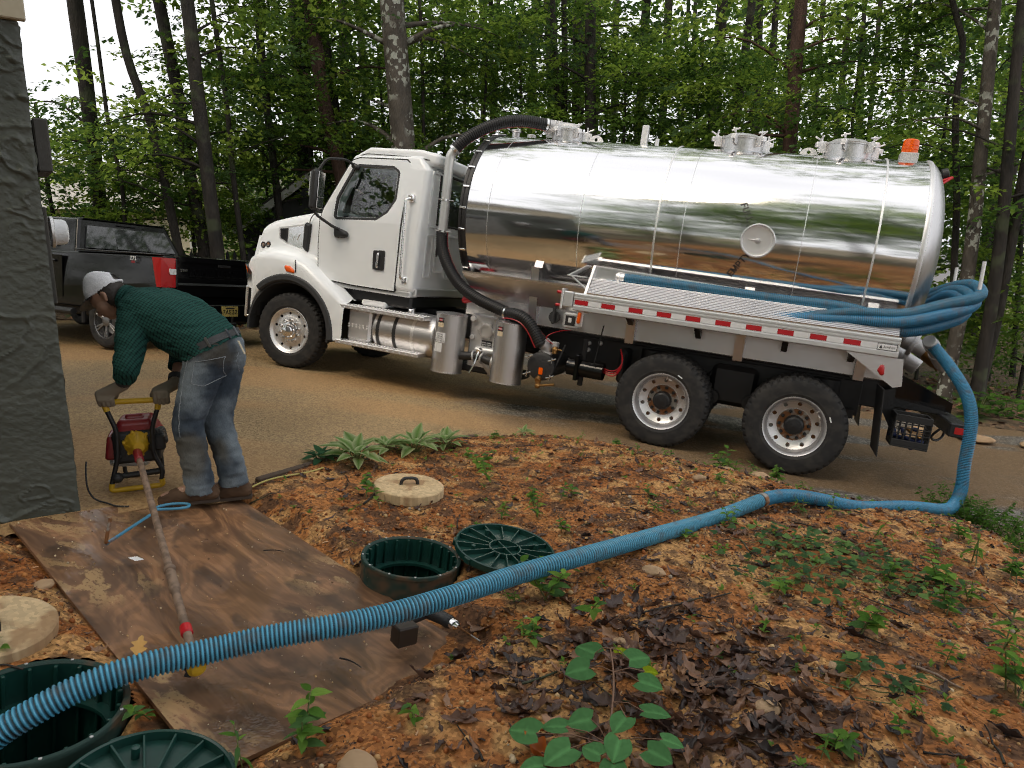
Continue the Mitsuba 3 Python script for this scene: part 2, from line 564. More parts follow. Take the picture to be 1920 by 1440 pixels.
def stucco_wall(origin, u, length, z0, z1, out, step, seed):
    nu, nz = int(length / step), int((z1 - z0) / step)
    U, Zz = np.meshgrid(np.linspace(0, length, nu), np.linspace(z0, z1, nz), indexing='ij')
    P3 = np.stack([origin[0] + u[0] * U, origin[1] + u[1] * U, Zz], -1)
    q = P3 * [2.3, 2.3, 2.0]
    w = np.stack([meshkit.noise(q, seed + k) for k in range(3)], -1) - 0.5
    r = meshkit.fbm(P3 * 4.6 + w * 2.2, 3, seed + 7)
    ridge = np.maximum(0, 1 - np.abs(r - 0.5) * 30) ** 1.2                 # trowel ridges
    patch = sstep(0.25, 0.5, meshkit.noise(P3 * 1.9, seed + 9))
    crumb = np.maximum(0, meshkit.fbm(P3 * 16, 3, seed + 3) - 0.58) * sstep(0.5, 0.62, meshkit.noise(P3 * 2.6, seed + 5))
    h = 0.012 * ridge * patch + 0.007 * meshkit.fbm(P3 * 6, 3, seed + 2) + 0.09 * crumb + 0.004 * meshkit.fbm(P3 * 45, 3, seed + 4)
    P3[..., :2] += np.asarray(out)[None, None] * h[..., None]
    return P3


u0 = stucco_wall(HC, HU, 1.2, -0.15, 2.745, (0.6, -0.8), 0.009, 31)
u1 = stucco_wall(HC, HN, 4.4, -0.15, 2.745, (0.8, 0.6), 0.05, 32)
# close the corner: the two edge columns share points
edge = (u0[0] + np.stack([np.interp(u0[0][:, 2], u1[0][:, 2], u1[0][:, k]) for k in range(3)], -1)) / 2
u0[0] = edge
u1[0] = np.stack([np.interp(u1[0][:, 2], edge[:, 2], edge[:, k]) for k in range(3)], -1)
part(house, 'wall', grid_mesh(u0, True), 'mat_stucco', True)
part(house, 'wall', grid_mesh(u1), 'mat_stucco', True)
HM = np.eye(4)
HM[:3, 0], HM[:3, 1], HM[:3, 3] = [*HU, 0], [*HN, 0], [*HC, 0]         # house frame: x along the seen face, y along the hidden face
part(house, 'wall', xf(rbox(1.19, 11, -0.06, 0.2, -0.6, 2.745, 0.004), HM), 'mat_stucco', False)
part(house, 'wall', xf(rbox(0.03, 11, 4.38, 4.6, -0.6, 3.35, 0.004), HM), 'mat_stucco', False)
part(house, 'trim_board', xf(rbox(-0.035, 11, -0.045, 0.0, 2.75, 3.25, 0.006), HM), 'mat_tan_trim', False, label='tan trim board above the grey green stucco')
part(house, 'upper_wall', xf(rbox(0.0, 11, 0.002, 4.45, 2.75, 3.35, 0.006), HM), 'mat_tan_trim', False)
part(house, 'roof', xf(hullpts([(-0.03, -0.05, 3.35), (11.5, -0.7, 3.35), (11.5, 5.2, 3.35), (-0.03, 5.2, 3.35), (2.5, 2.2, 4.7), (9, 2.2, 4.7)]), HM), 'mat_roof', False)
# garage front on the hidden face: what the tank mirrors
gd = part(house, 'garage_door', xf(rbox(-0.03, 0.0, 1.5, 4.2, 0.1, 2.2, 0.006), HM), 'mat_garage', False)
princ('mat_garage', (.16, .16, .15), .5)
for k in range(4):
    part(gd, 'window', xf(rbox(-0.038, -0.028, 1.68 + 0.62 * k, 2.18 + 0.62 * k, 1.75, 2.08, 0.003), HM), 'mat_dark_glass', False)
part(house, 'eave_board', xf(rbox(-0.05, -0.003, 0.9, 5.2, 2.72, 2.9, 0.004), HM), 'mat_house_white', False)
# things fixed to the hidden face, seen edge on past the corner
k = thing('shutter', 'dark grey box fixed high on the stucco corner', 'shutter')
scene[k] = ply(vf(xf(rbox(-0.105, -0.03, 0.35, 0.75, 2.03, 2.33, 0.008), HM)), 'mat_brown_box')
princ('mat_brown_box', (.045, .042, .036), .6)
mt = thing('electric_meter', 'round glass electric meter on its grey box at the wall', 'meter')
part(mt, 'box', xf(rbox(-0.085, -0.03, 0.95, 1.25, 1.22, 1.86, 0.008), HM), 'mat_brown_box', False)
Mm = HM @ frame([-0.10, 1.10, 1.70], (-1, 0, 0))
part(mt, 'rim', lathe([(0.098, 0), (0.105, 0.004), (0.105, 0.02), (0.092, 0.026), (0.088, 0.02)], 40, Mm), 'mat_alu_bright')
part(mt, 'cover', lathe([(0.086, 0.02), (0.084, 0.075), (0.075, 0.095), (0.05, 0.105), (0.0001, 0.108)], 40, Mm), 'mat_white_tape')
part(mt, 'label_plate', xf(rbox(-0.03, 0.03, -0.022, 0.022, 0.106, 0.1125, 0.001), Mm), 'mat_plastic', False)
# ------------------------------------------------------------------ the vacuum truck, in its own frame: x forward, y to its driver's side, z up
TRK = np.eye(4)
TRK[:3, :3] = [[-0.92154, -0.36646, 0.12831], [0.37280, -0.92747, 0.02866], [0.10850, 0.07425, 0.99132]]
TRK[:3, 3] = [2.6026, 8.1530, -0.6955]
truck = thing('tanker_truck', 'white vacuum tanker truck with polished metal tank parked on the drive', 'truck')


def tp(name, mesh, mat, smooth=30, holder=truck, **k):
    return part(holder, name, mesh, mat, smooth, M=TRK, **k)


def tps(name, meshes, mat, smooth=30, holder=truck, **k):
    return [tp(name, m_, mat, smooth, holder, **k) for m_ in meshes][0]


# ---- wheels
def tyre_mesh():
    prof = np.array([(.292, -.10), (.300, -.118), (.345, -.134), (.400, -.138), (.445, -.133), (.474, -.124), (.492, -.112), (.503, -.095), (.507, -.055), (.508, 0),
                     (.507, .055), (.503, .095), (.492, .112), (.474, .124), (.466, .1275), (.445, .133), (.400, .138), (.345, .134), (.338, .1365), (.330, .134), (.300, .118), (.292, .10)])
    n = 252
    ang = np.arange(n) * 2 * PI / n
    r = np.repeat(prof[:, :1], n, 1)
    z = np.repeat(prof[:, 1:], n, 1)
    lug = ((np.arange(n) % 6) < 2)
    lug2 = (((np.arange(n) + 3) % 6) < 2)
    for i, (pr, pz) in enumerate(prof):
        if pr > 0.485 and abs(pz) > 0.08:
            r[i] -= 0.017 * (lug if pz > 0 else lug2)
        elif pr > 0.47 and abs(pz) > 0.11:
            z[i] -= np.sign(pz) * 0.008 * (lug if pz > 0 else lug2)
        elif pr > 0.5 and abs(pz) < 0.06:
            r[i] -= 0.010 * lug2
    v = np.stack([r * np.cos(ang), r * np.sin(ang), z], -1).reshape(-1, 3)
    m = len(prof)
    i, j = np.meshgrid(np.arange(m - 1), np.arange(n), indexing='ij')
    q = np.stack([i * n + j, i * n + (j + 1) % n, (i + 1) * n + (j + 1) % n, (i + 1) * n + j], -1).reshape(-1, 4)
    return v, np.vstack([q[:, [0, 1, 2]], q[:, [0, 2, 3]]])


def rim_mesh(prof, holes, hr, hrad, zlo, zhi, n=64):
    cs = m3.CrossSection([np.asarray(prof, float)])
    m = Manifold.revolve(cs, n)
    for k in range(holes):
        a = (k + 0.25) * 2 * PI / holes
        m = m - Manifold.cylinder(zhi - zlo, hrad, hrad, 20).translate([hr * math.cos(a), hr * math.sin(a), zlo])
    return m


def nuts(n, r, z, rad, h, seed=0.0):
    ms = [lathe([(rad, 0), (rad, h * .7), (rad * .6, h), (0.0005, h)], 6, frame([r * math.cos(a), r * math.sin(a), z], (0, 0, 1))) for a in (np.arange(n) + seed) * 2 * PI / n]
    return cat(*ms)


TYRE = tyre_mesh()
letters = []
for word, a0 in (('MICHELIN', 205), ):
    for k, ch in enumerate(word):
        a = math.radians(a0 - k * 7.6)
        up = np.array([math.cos(a), math.sin(a), 0])
        M = frame(up * 0.405 + [0, 0, 0.1375], (0, 0, 1), np.cross(up, (0, 0, 1)))
        letters.append(text(ch, 0.036, M, True, 0.003))
TYRE_LETTERED = cat(TYRE, *letters)
RIM_REAR = rim_mesh([(.300, .122), (.307, .126), (.309, .118), (.292, .100), (.281, .030), (.275, -.10), (.265, -.10), (.268, -.005), (.262, -.032), (.235, -.045), (.168, -.058), (.163, -.052), (.09, -.052), (.09, -.066),
                     (.17, -.072), (.245, -.058), (.268, -.048), (.27, -.13), (.292, -.13)][::1], 10, .222, .021, -.1, .02) if False else None


def closed_profile(outer, t=0.012):
    """a sheet profile given from the lip inwards, thickened to a closed ring section"""
    p = np.asarray(outer, float)
    d = np.gradient(p, axis=0)
    nrm = np.stack([d[:, 1], -d[:, 0]], 1)
    nrm /= np.linalg.norm(nrm, axis=1, keepdims=True)
    ring = Polygon(np.vstack([p, (p - nrm * t)[::-1]])).buffer(0)
    if ring.geom_type != 'Polygon':
        ring = max(ring.geoms, key=lambda g: g.area)
    c = np.array(ring.exterior.coords)[:-1]
    return c if Polygon(c).exterior.is_ccw else c[::-1]


REAR = [(.308, .121), (.303, .128), (.292, .119), (.284, .100), (.272, .085), (.266, .03), (.258, .000), (.235, -.018), (.190, -.034), (.168, -.040), (.162, -.030), (.075, -.030)]
FRONT = [(.308, .121), (.303, .128), (.290, .119), (.276, .098), (.262, .088), (.225, .082), (.190, .088), (.172, .100), (.075, .100)]
RIM_REAR = rim_mesh(closed_profile(REAR), 10, .221, .021, -.12, .05)
RIM_FRONT = rim_mesh(closed_profile(FRONT), 10, .232, .019, .03, .15)
HUB_REAR = lathe([(.10, -.03), (.10, .02), (.092, .035), (.088, .06), (.07, .068), (.066, .082), (.03, .086), (.0005, .087)], 40)
HUB_FRONT = lathe([(.118, .099), (.115, .118), (.095, .124), (.088, .15), (.07, .176), (.04, .19), (.0005, .194)], 40)
NUT_REAR = nuts(10, .1425, -.031, .019, .035)
NUT_FRONT = nuts(10, .1425, .10, .021, .042)
DISC_BACK = lathe([(.27, -.06), (.06, -.075), (.0005, -.075)], 40)
STEER = math.radians(2.8)
wheels = [(5.71, 0.985, 1, 'front'), (5.71, -0.985, -1, 'front'), (.68, 1.070, 1, 'rear'), (-.68, 1.070, 1, 'rear'), (.68, .735, 1, 'inner'), (-.68, .735, 1, 'inner'),
          (.68, -1.070, -1, 'rear'), (-.68, -1.070, -1, 'rear')]
for i, (wx, wy, s, kind) in enumerate(wheels):
    a = 0.7 * i + (0.35 if kind != 'front' else -0.25)
    M = frame([wx, wy, .497], (0, s, 0), (math.cos(a), 0, math.sin(a)))
    if kind == 'front':
        M = frame([wx, wy, .497], (-math.sin(STEER) * s * 1, s * math.cos(STEER), 0), (math.cos(a), 0, math.sin(a)))
    w = tp('wheel', xf(TYRE_LETTERED if (i == 3) else TYRE, M), 'mat_tyre', 25)
    if kind == 'inner':
        tp('rim', xf(cat(RIM_REAR, DISC_BACK), M), 'mat_aluminium', 30, holder=w)
        continue
    tp('rim', xf(RIM_FRONT if kind == 'front' else RIM_REAR, M), 'mat_aluminium', 35, holder=w)
    tp('brake_drum', xf(DISC_BACK, M), 'mat_rust_steel', 30, holder=w)
    if kind == 'rear':
        tp('disc_face', xf(lathe([(.1655, -.0275), (.10, -.0275)], 48), M), 'mat_rust_steel', 30, holder=w, label='rust stained centre of the rear wheel')
    tp('hub', xf(HUB_FRONT if kind == 'front' else HUB_REAR, M), 'mat_chrome' if kind == 'front' else 'mat_frame', 25, holder=w)
    tp('lug_nut_ring', xf(NUT_FRONT if kind == 'front' else NUT_REAR, M), 'mat_chrome' if kind == 'front' else 'mat_frame', 25, holder=w, kind='stuff')
    if i in (2, 3):
        tp('chalk_mark', xf(rbox(.338, .352, -.028, .028, .136, .1385, .001), M @ rot((0, 0, 1), 62 - math.degrees(a) + (0 if i == 2 else 42) + 20)), 'mat_white_tape', False, holder=w)
    if kind == 'rear':
        tp('stem', xf(cat(rod((.285, .02, .10), (.24, .02, .07), .006, 8), rbox(.25, .262, -.04, -.01, .125, .13, .002)), M), 'mat_alu_bright', 25, holder=w)

# ---- chassis
tps('chassis', [rbox(-1.75, 6.3, .36, .44, .74, 1.03), rbox(-1.75, 6.3, -.44, -.36, .74, 1.03), *[rbox(x - .06, x + .06, -.36, .36, .78, .98) for x in (-1.5, -.1, 1.2, 2.6, 4, 5.2)],
                  rbox(-1.3, 2.3, .44, .47, .62, 1.0), rbox(-1.3, 2.3, -.47, -.44, .62, 1.0)], 'mat_frame', False)
tps('axle', [*[cyl((x, -.95, .50), (x, .95, .50), .075) for x in (.68, -.68)], *[sphere_hull([(x, 0, .5, .21), (x + .2, 0, .55, .09)]) for x in (.68, -.68)]], 'mat_frame')
tps('axle', [rbox(5.62, 5.8, -.9, .9, .42, .52), rbox(5.0, 6.4, .36, .44, .55, .62), rbox(5.0, 6.4, -.44, -.36, .55, .62)], 'mat_frame', False)
tp('drive_shaft', cat(cyl((4.6, 0, .78), (.9, 0, .6), .06), sphere_hull([(5.3, 0, .85, .25), (4.4, 0, .8, .18)]), rbox(5.0, 6.2, -.3, .3, .7, 1.3, .05)), 'mat_frame')
tps('suspension', [rbox(-1.25, 1.25, .48, .60, .60, .70), rbox(-1.25, 1.25, -.60, -.48, .60, .70), rbox(-.25, .25, .44, .62, .5, .95, .05), rbox(-.25, .25, -.62, -.44, .5, .95, .05),
                     *[cyl((x, y, .66), (x, y, .98), .13) for x in (.95, -.95) for y in (.53, -.53)], *[cyl((x, .50, .46), (x - .3, .50, .9), .03) for x in (.5, -.5)],
                     *[cyl((x, .55, .58), (x, .72, .58), .08) for x in (.2, -.2)]], 'mat_frame')
tp('engine_block', rbox(5.35, 6.45, -.42, .42, .75, 1.75, .08), 'mat_frame', 30)
tp('bumper', hullpts([(6.28, 1.02, .62), (6.28, 1.02, 1.0), (6.5, 1.06, .60), (6.5, 1.06, 1.0), (6.72, .6, .58), (6.72, .6, 1.0), (6.72, -.6, .58), (6.72, -.6, 1.0), (6.5, -1.06, .6), (6.5, -1.06, 1.0), (6.28, -1.02, .62), (6.28, -1.02, 1.0)]), 'mat_plastic', False)
tps('bumper_trim', [rbox(6.455, 6.50, 1.055, 1.082, .58, 1.0, .008), rbox(6.40, 6.5, 1.04, 1.075, .585, .61, .005)], 'mat_chrome', False)

# ---- hood with fenders: one skin from the crown over the side to the wheel arch
WX = 5.71


def lerp(x, xs, ys):
    return np.interp(x, xs, ys)


hx = np.unique(np.r_[np.linspace(4.83, 5.02, 5), 5.021, np.linspace(5.04, 6.38, 50), 6.381, np.linspace(6.40, 6.66, 12)])


def hood_half(sgn):
    rows = []
    for x in hx:
        ztop = lerp(x, [5.40, 5.60, 5.83, 6.16, 6.40, 6.57, 6.63, 6.66], [2.16, 2.13, 2.10, 2.03, 1.97, 1.90, 1.83, 1.72])
        yw = lerp(x, [4.83, 5.4, 5.7, 6.2, 6.55, 6.66], [.93, .93, .90, .83, .76, .70])
        zf = lerp(x, [4.83, 5.0, 5.2, 5.35, 5.5, 5.7, 6.0, 6.3, 6.5, 6.66], [1.0, 1.13, 1.26, 1.36, 1.45, 1.50, 1.52, 1.49, 1.42, 1.33])
        yo = lerp(x, [4.83, 5.2, 6.0, 6.3, 6.5, 6.6, 6.66], [1.165, 1.18, 1.18, 1.14, 1.04, .94, .84])
        if x <= 5.02:
            zb = 0.49
        elif x <= 6.38:
            zb = max(0.49, .50 + math.sqrt(max(0, .695 ** 2 - (x - WX) ** 2)))
            zb = min(zb, zf - 0.10)
        else:
            zb = 0.98
        if x < 5.40:
            sec = [(.60, zf + .02), (.70, zf + .02), (.78, zf + .02), (.84, zf + .02), (.88, zf + .02), (.90, zf + .02), (.92, zf + .02), (.94, zf + .015)]
        else:
            sec = [(0, ztop), (.35, ztop - .005), (yw - .22, ztop - .02), (yw - .10, ztop - .05), (yw - .03, ztop - .11), (yw, ztop - .2), (yw + .012, (ztop - .2) * .5 + zf * .5), (yw + .02, zf + .10)]
        sec += [(yw + .045, zf + .045), (yw + .09, zf + .012), (yo - .10, zf - .005), (yo - .05, zf - .025), (yo - .018, zf - .06), (yo, zf - .11), (yo + .004, (zf - .11) * .6 + zb * .4), (yo + .002, (zf - .11) * .3 + zb * .7), (yo, zb), (yo - .03, zb - .001), (yo - .2, zb)]
        rows.append([(x, y * sgn, z) for y, z in sec])
    return grid_mesh(np.array(rows), sgn < 0)


hood = tp('hood', cat(hood_half(1), hood_half(-1), hullpts([(6.655, y, z) for y, z in ((.82, 1.25), (.70, 1.70), (-.70, 1.70), (-.82, 1.25), (.8, .98), (-.8, .98))] + [(6.50, y, z) for y, z in ((.78, 1.25), (.62, 1.66), (-.62, 1.66), (-.78, 1.25), (.8, .98), (-.8, .98))])),
          'mat_white_paint', 40)
tp('grille', rbox(6.655, 6.70, -.62, .62, 1.05, 1.72, .02), 'mat_plastic', False)


def arc_strip(r0, r1, y0, y1, a0, a1, n=40, c=(WX, .50)):
    a = np.radians(np.linspace(a0, a1, n))
    P = np.array([[(c[0] + r * np.cos(t), y, c[1] + r * np.sin(t)) for r, y in ((r0, y0), (r0, y1 - .02), (r0 + .02, y1), (r1 - .02, y1), (r1, y1 - .02), (r1, y0))] for t in a])
    return grid_mesh(P)


for s in (1, -1):
    m = cat(arc_strip(.655, .755, .80, 1.198, 0, 137), rbox(5.02 + .0, 6.4, .5, .52, .5, .51))
    tp('wheel_flare', arc_strip(.655, .750, .85, 1.200, 46, 139) if s == 1 else xf(arc_strip(.655, .75, .85, 1.2, 46, 139), np.diag([1, -1, 1, 1])), 'mat_cab_trim', 40, holder=hood)
    # behind the wheel the flare runs down the fender's edge
    a = np.radians(np.linspace(139, 181, 16))
    P = np.array([[(WX + r * np.cos(t), y, .5 + r * np.sin(t)) for r, y in ((.655, .85), (.655, 1.178), (.67, 1.196), (.735, 1.196), (.75, 1.176), (.75, .85))] for t in a])
    m = grid_mesh(P)
    tp('wheel_flare', m if s == 1 else xf(m, np.diag([1, -1, 1, 1])), 'mat_cab_trim', 40, holder=hood)
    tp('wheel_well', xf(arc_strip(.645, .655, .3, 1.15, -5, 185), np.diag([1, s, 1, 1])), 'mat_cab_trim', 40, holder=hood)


def side_pt(x, z, off, y0):
    return np.array([x, y0 + off, z])


def plate_on(poly, y, h, bev=0.0):
    """polygon of (x, z) points, a plate lying on the plane y, h thick outwards"""
    v, f = vf(extrude(Polygon(poly), h, bev))
    return np.stack([v[:, 0], y + v[:, 2], v[:, 1]], 1), f[:, ::-1]


def hood_y(x):
    return np.interp(x, [5.4, 5.7, 6.2, 6.55, 6.66], [.93, .90, .83, .76, .70]) + .012


def on_hood(mesh, off=0.0):
    v, f = vf(mesh)
    v = v.copy()
    v[:, 1] += hood_y(v[:, 0])
    return v, f


sv = tp('side_vent', on_hood(plate_on([(6.20, 1.845), (6.03, 1.87), (5.70, 1.93), (5.69, 1.56), (6.02, 1.625), (6.19, 1.70)], -.03, .037)), 'mat_alu_bright', False, holder=hood)
tp('vent_mesh', on_hood(cat(plate_on([(6.175, 1.825), (6.025, 1.845), (6.025, 1.65), (6.165, 1.71)], .007, .003), *[plate_on([(6.17 - k * .022, 1.825), (6.162 - k * .022, 1.825), (6.145 - k * .022, 1.69), (6.153 - k * .022, 1.69)], .010, .006) for k in range(6)])), 'mat_plastic', False, holder=hood)
tp('vent_panel', on_hood(plate_on([(6.005, 1.85), (5.735, 1.90), (5.735, 1.585), (6.005, 1.645)], .008, .004)), 'mat_chrome', False, holder=hood)
# emblem: a W of bevelled bars
emb = []
for a, b in (((5.965, 1.775), (5.925, 1.700)), ((5.925, 1.700), (5.89, 1.765)), ((5.89, 1.765), (5.85, 1.700)), ((5.85, 1.700), (5.805, 1.785)), ((5.965, 1.775), (5.985, 1.775)), ((5.805, 1.785), (5.785, 1.785))):
    emb.append(on_hood(beam((a[0], .017, a[1]), (b[0], .017, b[1]), .010, .016, up=(0, 0, 1), r=.002)))
tp('emblem', cat(*emb), 'mat_chrome', False, holder=hood)
tp('vent_duct', on_hood(hullpts([(5.70, .0, 1.95), (5.61, .0, 1.93), (5.71, 0, 1.58), (5.62, 0, 1.54), (5.69, .05, 1.92), (5.63, .05, 1.90), (5.70, .05, 1.62), (5.64, .05, 1.58)])), 'mat_plastic', False, holder=hood)
for seam_ in (tube(spline([(5.645, .006, 1.93), (5.63, -.005, 2.02), (5.60, -.07, 2.09), (5.60, -.20, 2.128)], 14), .007, 6), tube(spline([(5.67, .006, 1.56), (5.665, .03, 1.50), (5.68, .10, 1.462), (5.67, .20, 1.45), (5.62, .262, 1.40), (5.60, .27, 1.28)], 20), .007, 6)):
    tp('hood_seam', on_hood(seam_), 'mat_plastic', 40, holder=hood)
for x, z in ((6.50, 1.575), (6.395, 1.59)):
    Ml = frame([x, float(hood_y(x)) + .014, z], (0.1, 1, 0.05))
    tp('round_lamp', lathe([(.042, -.03), (.044, .0), (.038, .004), (.034, 0), (.0005, -.004)], 24, Ml), 'mat_plastic', holder=hood)
    tp('round_lamp', lathe([(.025, .001), (.018, .008), (.0005, .011)], 20, Ml), 'mat_rust_steel', holder=hood)
for s in (1, -1):
    tp('headlamp', hullpts([(6.60, s * 1.0, 1.30), (6.66, s * .80, 1.33), (6.40, s * 1.135, 1.12), (6.45, s * 1.12, 1.10), (6.62, s * .95, 1.08), (6.40, s * 1.1, 1.2)]), 'mat_dark_glass', False, holder=hood)
    tp('turn_lamp', hullpts([(6.55, s * 1.055, 1.285), (6.50, s * 1.085, 1.25), (6.42, s * 1.145, 1.19), (6.44, s * 1.12, 1.17), (6.56, s * 1.03, 1.24)]), 'mat_orange_lens', False, holder=hood)
    tp('marker_lamp', sphere_hull([(5.76, s * 1.185, 1.335, .022), (5.64, s * 1.185, 1.290, .022), (5.74, s * 1.185, 1.30, .022), (5.70, s * 1.185, 1.335, .02)], 2), 'mat_orange_lens', holder=hood)

# ---- cab
R_ = .075
shell = sphere_hull([(x, s * y, z, R_) for s in (1, -1) for x, y, z in ((5.22, .945, 1.33), (4.02, .945, 1.30), (5.33, .945, 1.55), (5.335, .93, 2.03), (5.02, .83, 2.80), (4.10, .845, 2.84), (4.005, .875, 2.72), (4.0, .945, 2.05))], 3)
void = hullpts([(x, s * y, z) for s in (1, -1) for x, y, z in ((5.20, .90, 1.5), (4.10, .90, 1.5), (5.27, .90, 2.0), (5.0, .80, 2.77), (4.14, .82, 2.8), (4.08, .90, 2.05))])


def prism_y(poly, y0, y1):
    v, f = vf(extrude(Polygon(poly), 1.0))
    return Manifold(m3.Mesh(np.stack([v[:, 0], y0 + (y1 - y0) * v[:, 2], v[:, 1]], 1).astype(np.float32), f[:, ::-1].astype(np.uint32)))


WIN = Polygon([(4.935, 2.715), (4.44, 2.725), (4.36, 2.68), (4.35, 2.36), (4.44, 2.20), (4.57, 2.105), (5.17, 2.06), (5.165, 2.30), (4.99, 2.69)]).buffer(-.03).buffer(.03)
win_cut = prism_y(np.array(WIN.exterior.coords)[:-1], -1.3, 1.3)
rear_cut = Manifold.cube([.5, 1.20, .60]).translate([3.75, -.60, 2.14])
front_cut = hullpts([(x, s * y, z) for s in (1, -1) for x, y, z in ((5.7, .84, 2.12), (5.2, .84, 2.12), (5.35, .74, 2.76), (4.9, .74, 2.76))])
cab = tp('cab', (shell - void) - win_cut - rear_cut - front_cut, 'mat_white_paint', 30)


def ys(z):
    z = np.asarray(z, float)
    return np.where(z < 2.05, 1.02, 1.02 - (z - 2.05) * .1295)


def side_panel(poly, o0, o1):
    """a plate following the cab's side: upright below the belt line, leaning in above it"""
    if not isinstance(poly, Polygon):
        poly = Polygon(poly)
    out = []
    for z0, z1 in ((0, 2.05), (2.05, 4)):
        g = poly.intersection(Polygon([(0, z0), (9, z0), (9, z1), (0, z1)]))
        for h in getattr(g, 'geoms', [g]):
            if h.geom_type == 'Polygon' and h.area > 1e-5:
                v, f = vf(extrude(h, 1.0))
                out.append((np.stack([v[:, 0], ys(v[:, 1]) + o0 + (o1 - o0) * v[:, 2], v[:, 1]], 1), f[:, ::-1]))
    return cat(*out)


DOOR = Polygon([(5.405, 2.0), (5.40, 1.68), (5.375, 1.40), (5.31, 1.29), (5.20, 1.245), (4.82, 1.225), (4.205, 1.225), (4.205, 2.80), (4.26, 2.845), (4.95, 2.825), (5.045, 2.79), (5.09, 2.72), (5.37, 2.15)])
tp('door_gasket', side_panel(DOOR.buffer(.014).difference(WIN.buffer(.02)), -.02, .003), 'mat_plastic', False, holder=cab)
door = tp('door', side_panel(DOOR.buffer(-.003).difference(WIN.buffer(.035)), -.01, .011), 'mat_white_paint', False, holder=cab)
tp('window_seal', side_panel(WIN.buffer(.036).difference(WIN.buffer(.004)), -.03, .009), 'mat_plastic', False, holder=cab)
tp('door_crease', side_panel([(5.34, 1.62), (5.32, 1.605), (4.62, 1.525), (4.52, 1.47), (4.42, 1.36), (4.425, 1.375), (4.53, 1.485), (4.62, 1.54)], .010, .0125), 'mat_white_paint', False, holder=cab)
B('mat_cab_glass', type='thindielectric', specular_transmittance=rgb(.42, .48, .46))
for s in (1, -1):
    m = side_panel(WIN.buffer(.006), -.022, -.021)
    v, f = m
    v2 = v[np.isclose(v[:, 1], ys(v[:, 2]) - .022, atol=3e-4) | True]
    # a single sheet
    gz = np.linspace(2.0, 2.8, 2)
    xs_, zs_ = np.meshgrid(np.linspace(4.33, 5.2, 2), np.array([2.05, 2.74]), indexing='ij')
    tri = trimesh.creation.triangulate_polygon(WIN.buffer(.006), engine='earcut')
    V = np.stack([tri[0][:, 0], s * (ys(tri[0][:, 1]) - .02), tri[0][:, 1]], 1)
    tp('window', (V, tri[1]), 'mat_cab_glass', False, holder=door if s == 1 else cab)
tp('windscreen', (np.array([(5.425, .86, 2.11), (5.425, -.86, 2.11), (5.115, -.76, 2.77), (5.115, .76, 2.77)]), np.array([[0, 1, 2], [0, 2, 3]])), 'mat_cab_glass', False, holder=cab)
tp('rear_window', (np.array([(3.945, .60, 2.14), (3.945, -.60, 2.14), (3.945, -.60, 2.74), (3.945, .60, 2.74)]), np.array([[0, 1, 2], [0, 2, 3]])), 'mat_cab_glass', False, holder=cab)
tps('rear_window_seal', [rbox(3.915, 3.945, -.63, .63, 2.11, 2.14), rbox(3.915, 3.945, -.63, .63, 2.74, 2.77), rbox(3.915, 3.945, -.63, -.60, 2.14, 2.74), rbox(3.915, 3.945, .60, .63, 2.14, 2.74)], 'mat_plastic', False, holder=cab)
# inside
tps('seat', [rbox(4.2, 4.7, .25, .75, 1.55, 1.85, .06), rbox(4.12, 4.3, .25, .75, 1.8, 2.55, .07), rbox(4.2, 4.7, -.75, -.25, 1.55, 1.85, .06), rbox(4.12, 4.3, -.75, -.25, 1.8, 2.45, .07)], 'mat_cab_trim', 40, holder=cab)
tp('dashboard', rbox(4.95, 5.24, -.88, .88, 1.6, 2.09, .06), 'mat_cab_trim', 40, holder=cab)
th = np.linspace(0, 2 * PI, 33)
Ms = frame([4.85, .50, 2.12], (-.75, 0, .65))
ring = np.stack([.20 * np.cos(th), .20 * np.sin(th), 0 * th], 1)
tp('steering_wheel', xf(cat(tube(ring, .017, 8, False), rod((-.2, 0, 0), (.2, 0, -.02), .014), rod((0, -.2, 0), (0, 0, -.03), .014), rod((0, 0, -.02), (0, 0, -.25), .03)), Ms), 'mat_plastic', 40, holder=cab)
# roof cap
tp('roof_cap', sphere_hull([(x, s * y, z, .05) for s in (1, -1) for x, y, z in ((5.02, .80, 2.845), (4.86, .80, 2.935), (4.12, .82, 2.945), (3.90, .83, 2.91), (3.90, .83, 2.86))], 3), 'mat_white_paint', 40, holder=cab)
tps('roof_seam', [*[tube(np.array([(5.085, s * .832, 2.795), (4.99, s * .866, 2.865), (4.88, s * .872, 2.893), (4.15, s * .882, 2.893), (3.97, s * .885, 2.87)]), .006, 6) for s in (1, -1)]], 'mat_plastic', 40, holder=cab)
tps('visor_lamp', [*[sphere_hull([(4.85, y, 2.99, .02), (4.78, y, 2.995, .02)], 2) for y in (-.4, 0, .4)]], 'mat_white_paint', 40, holder=cab)
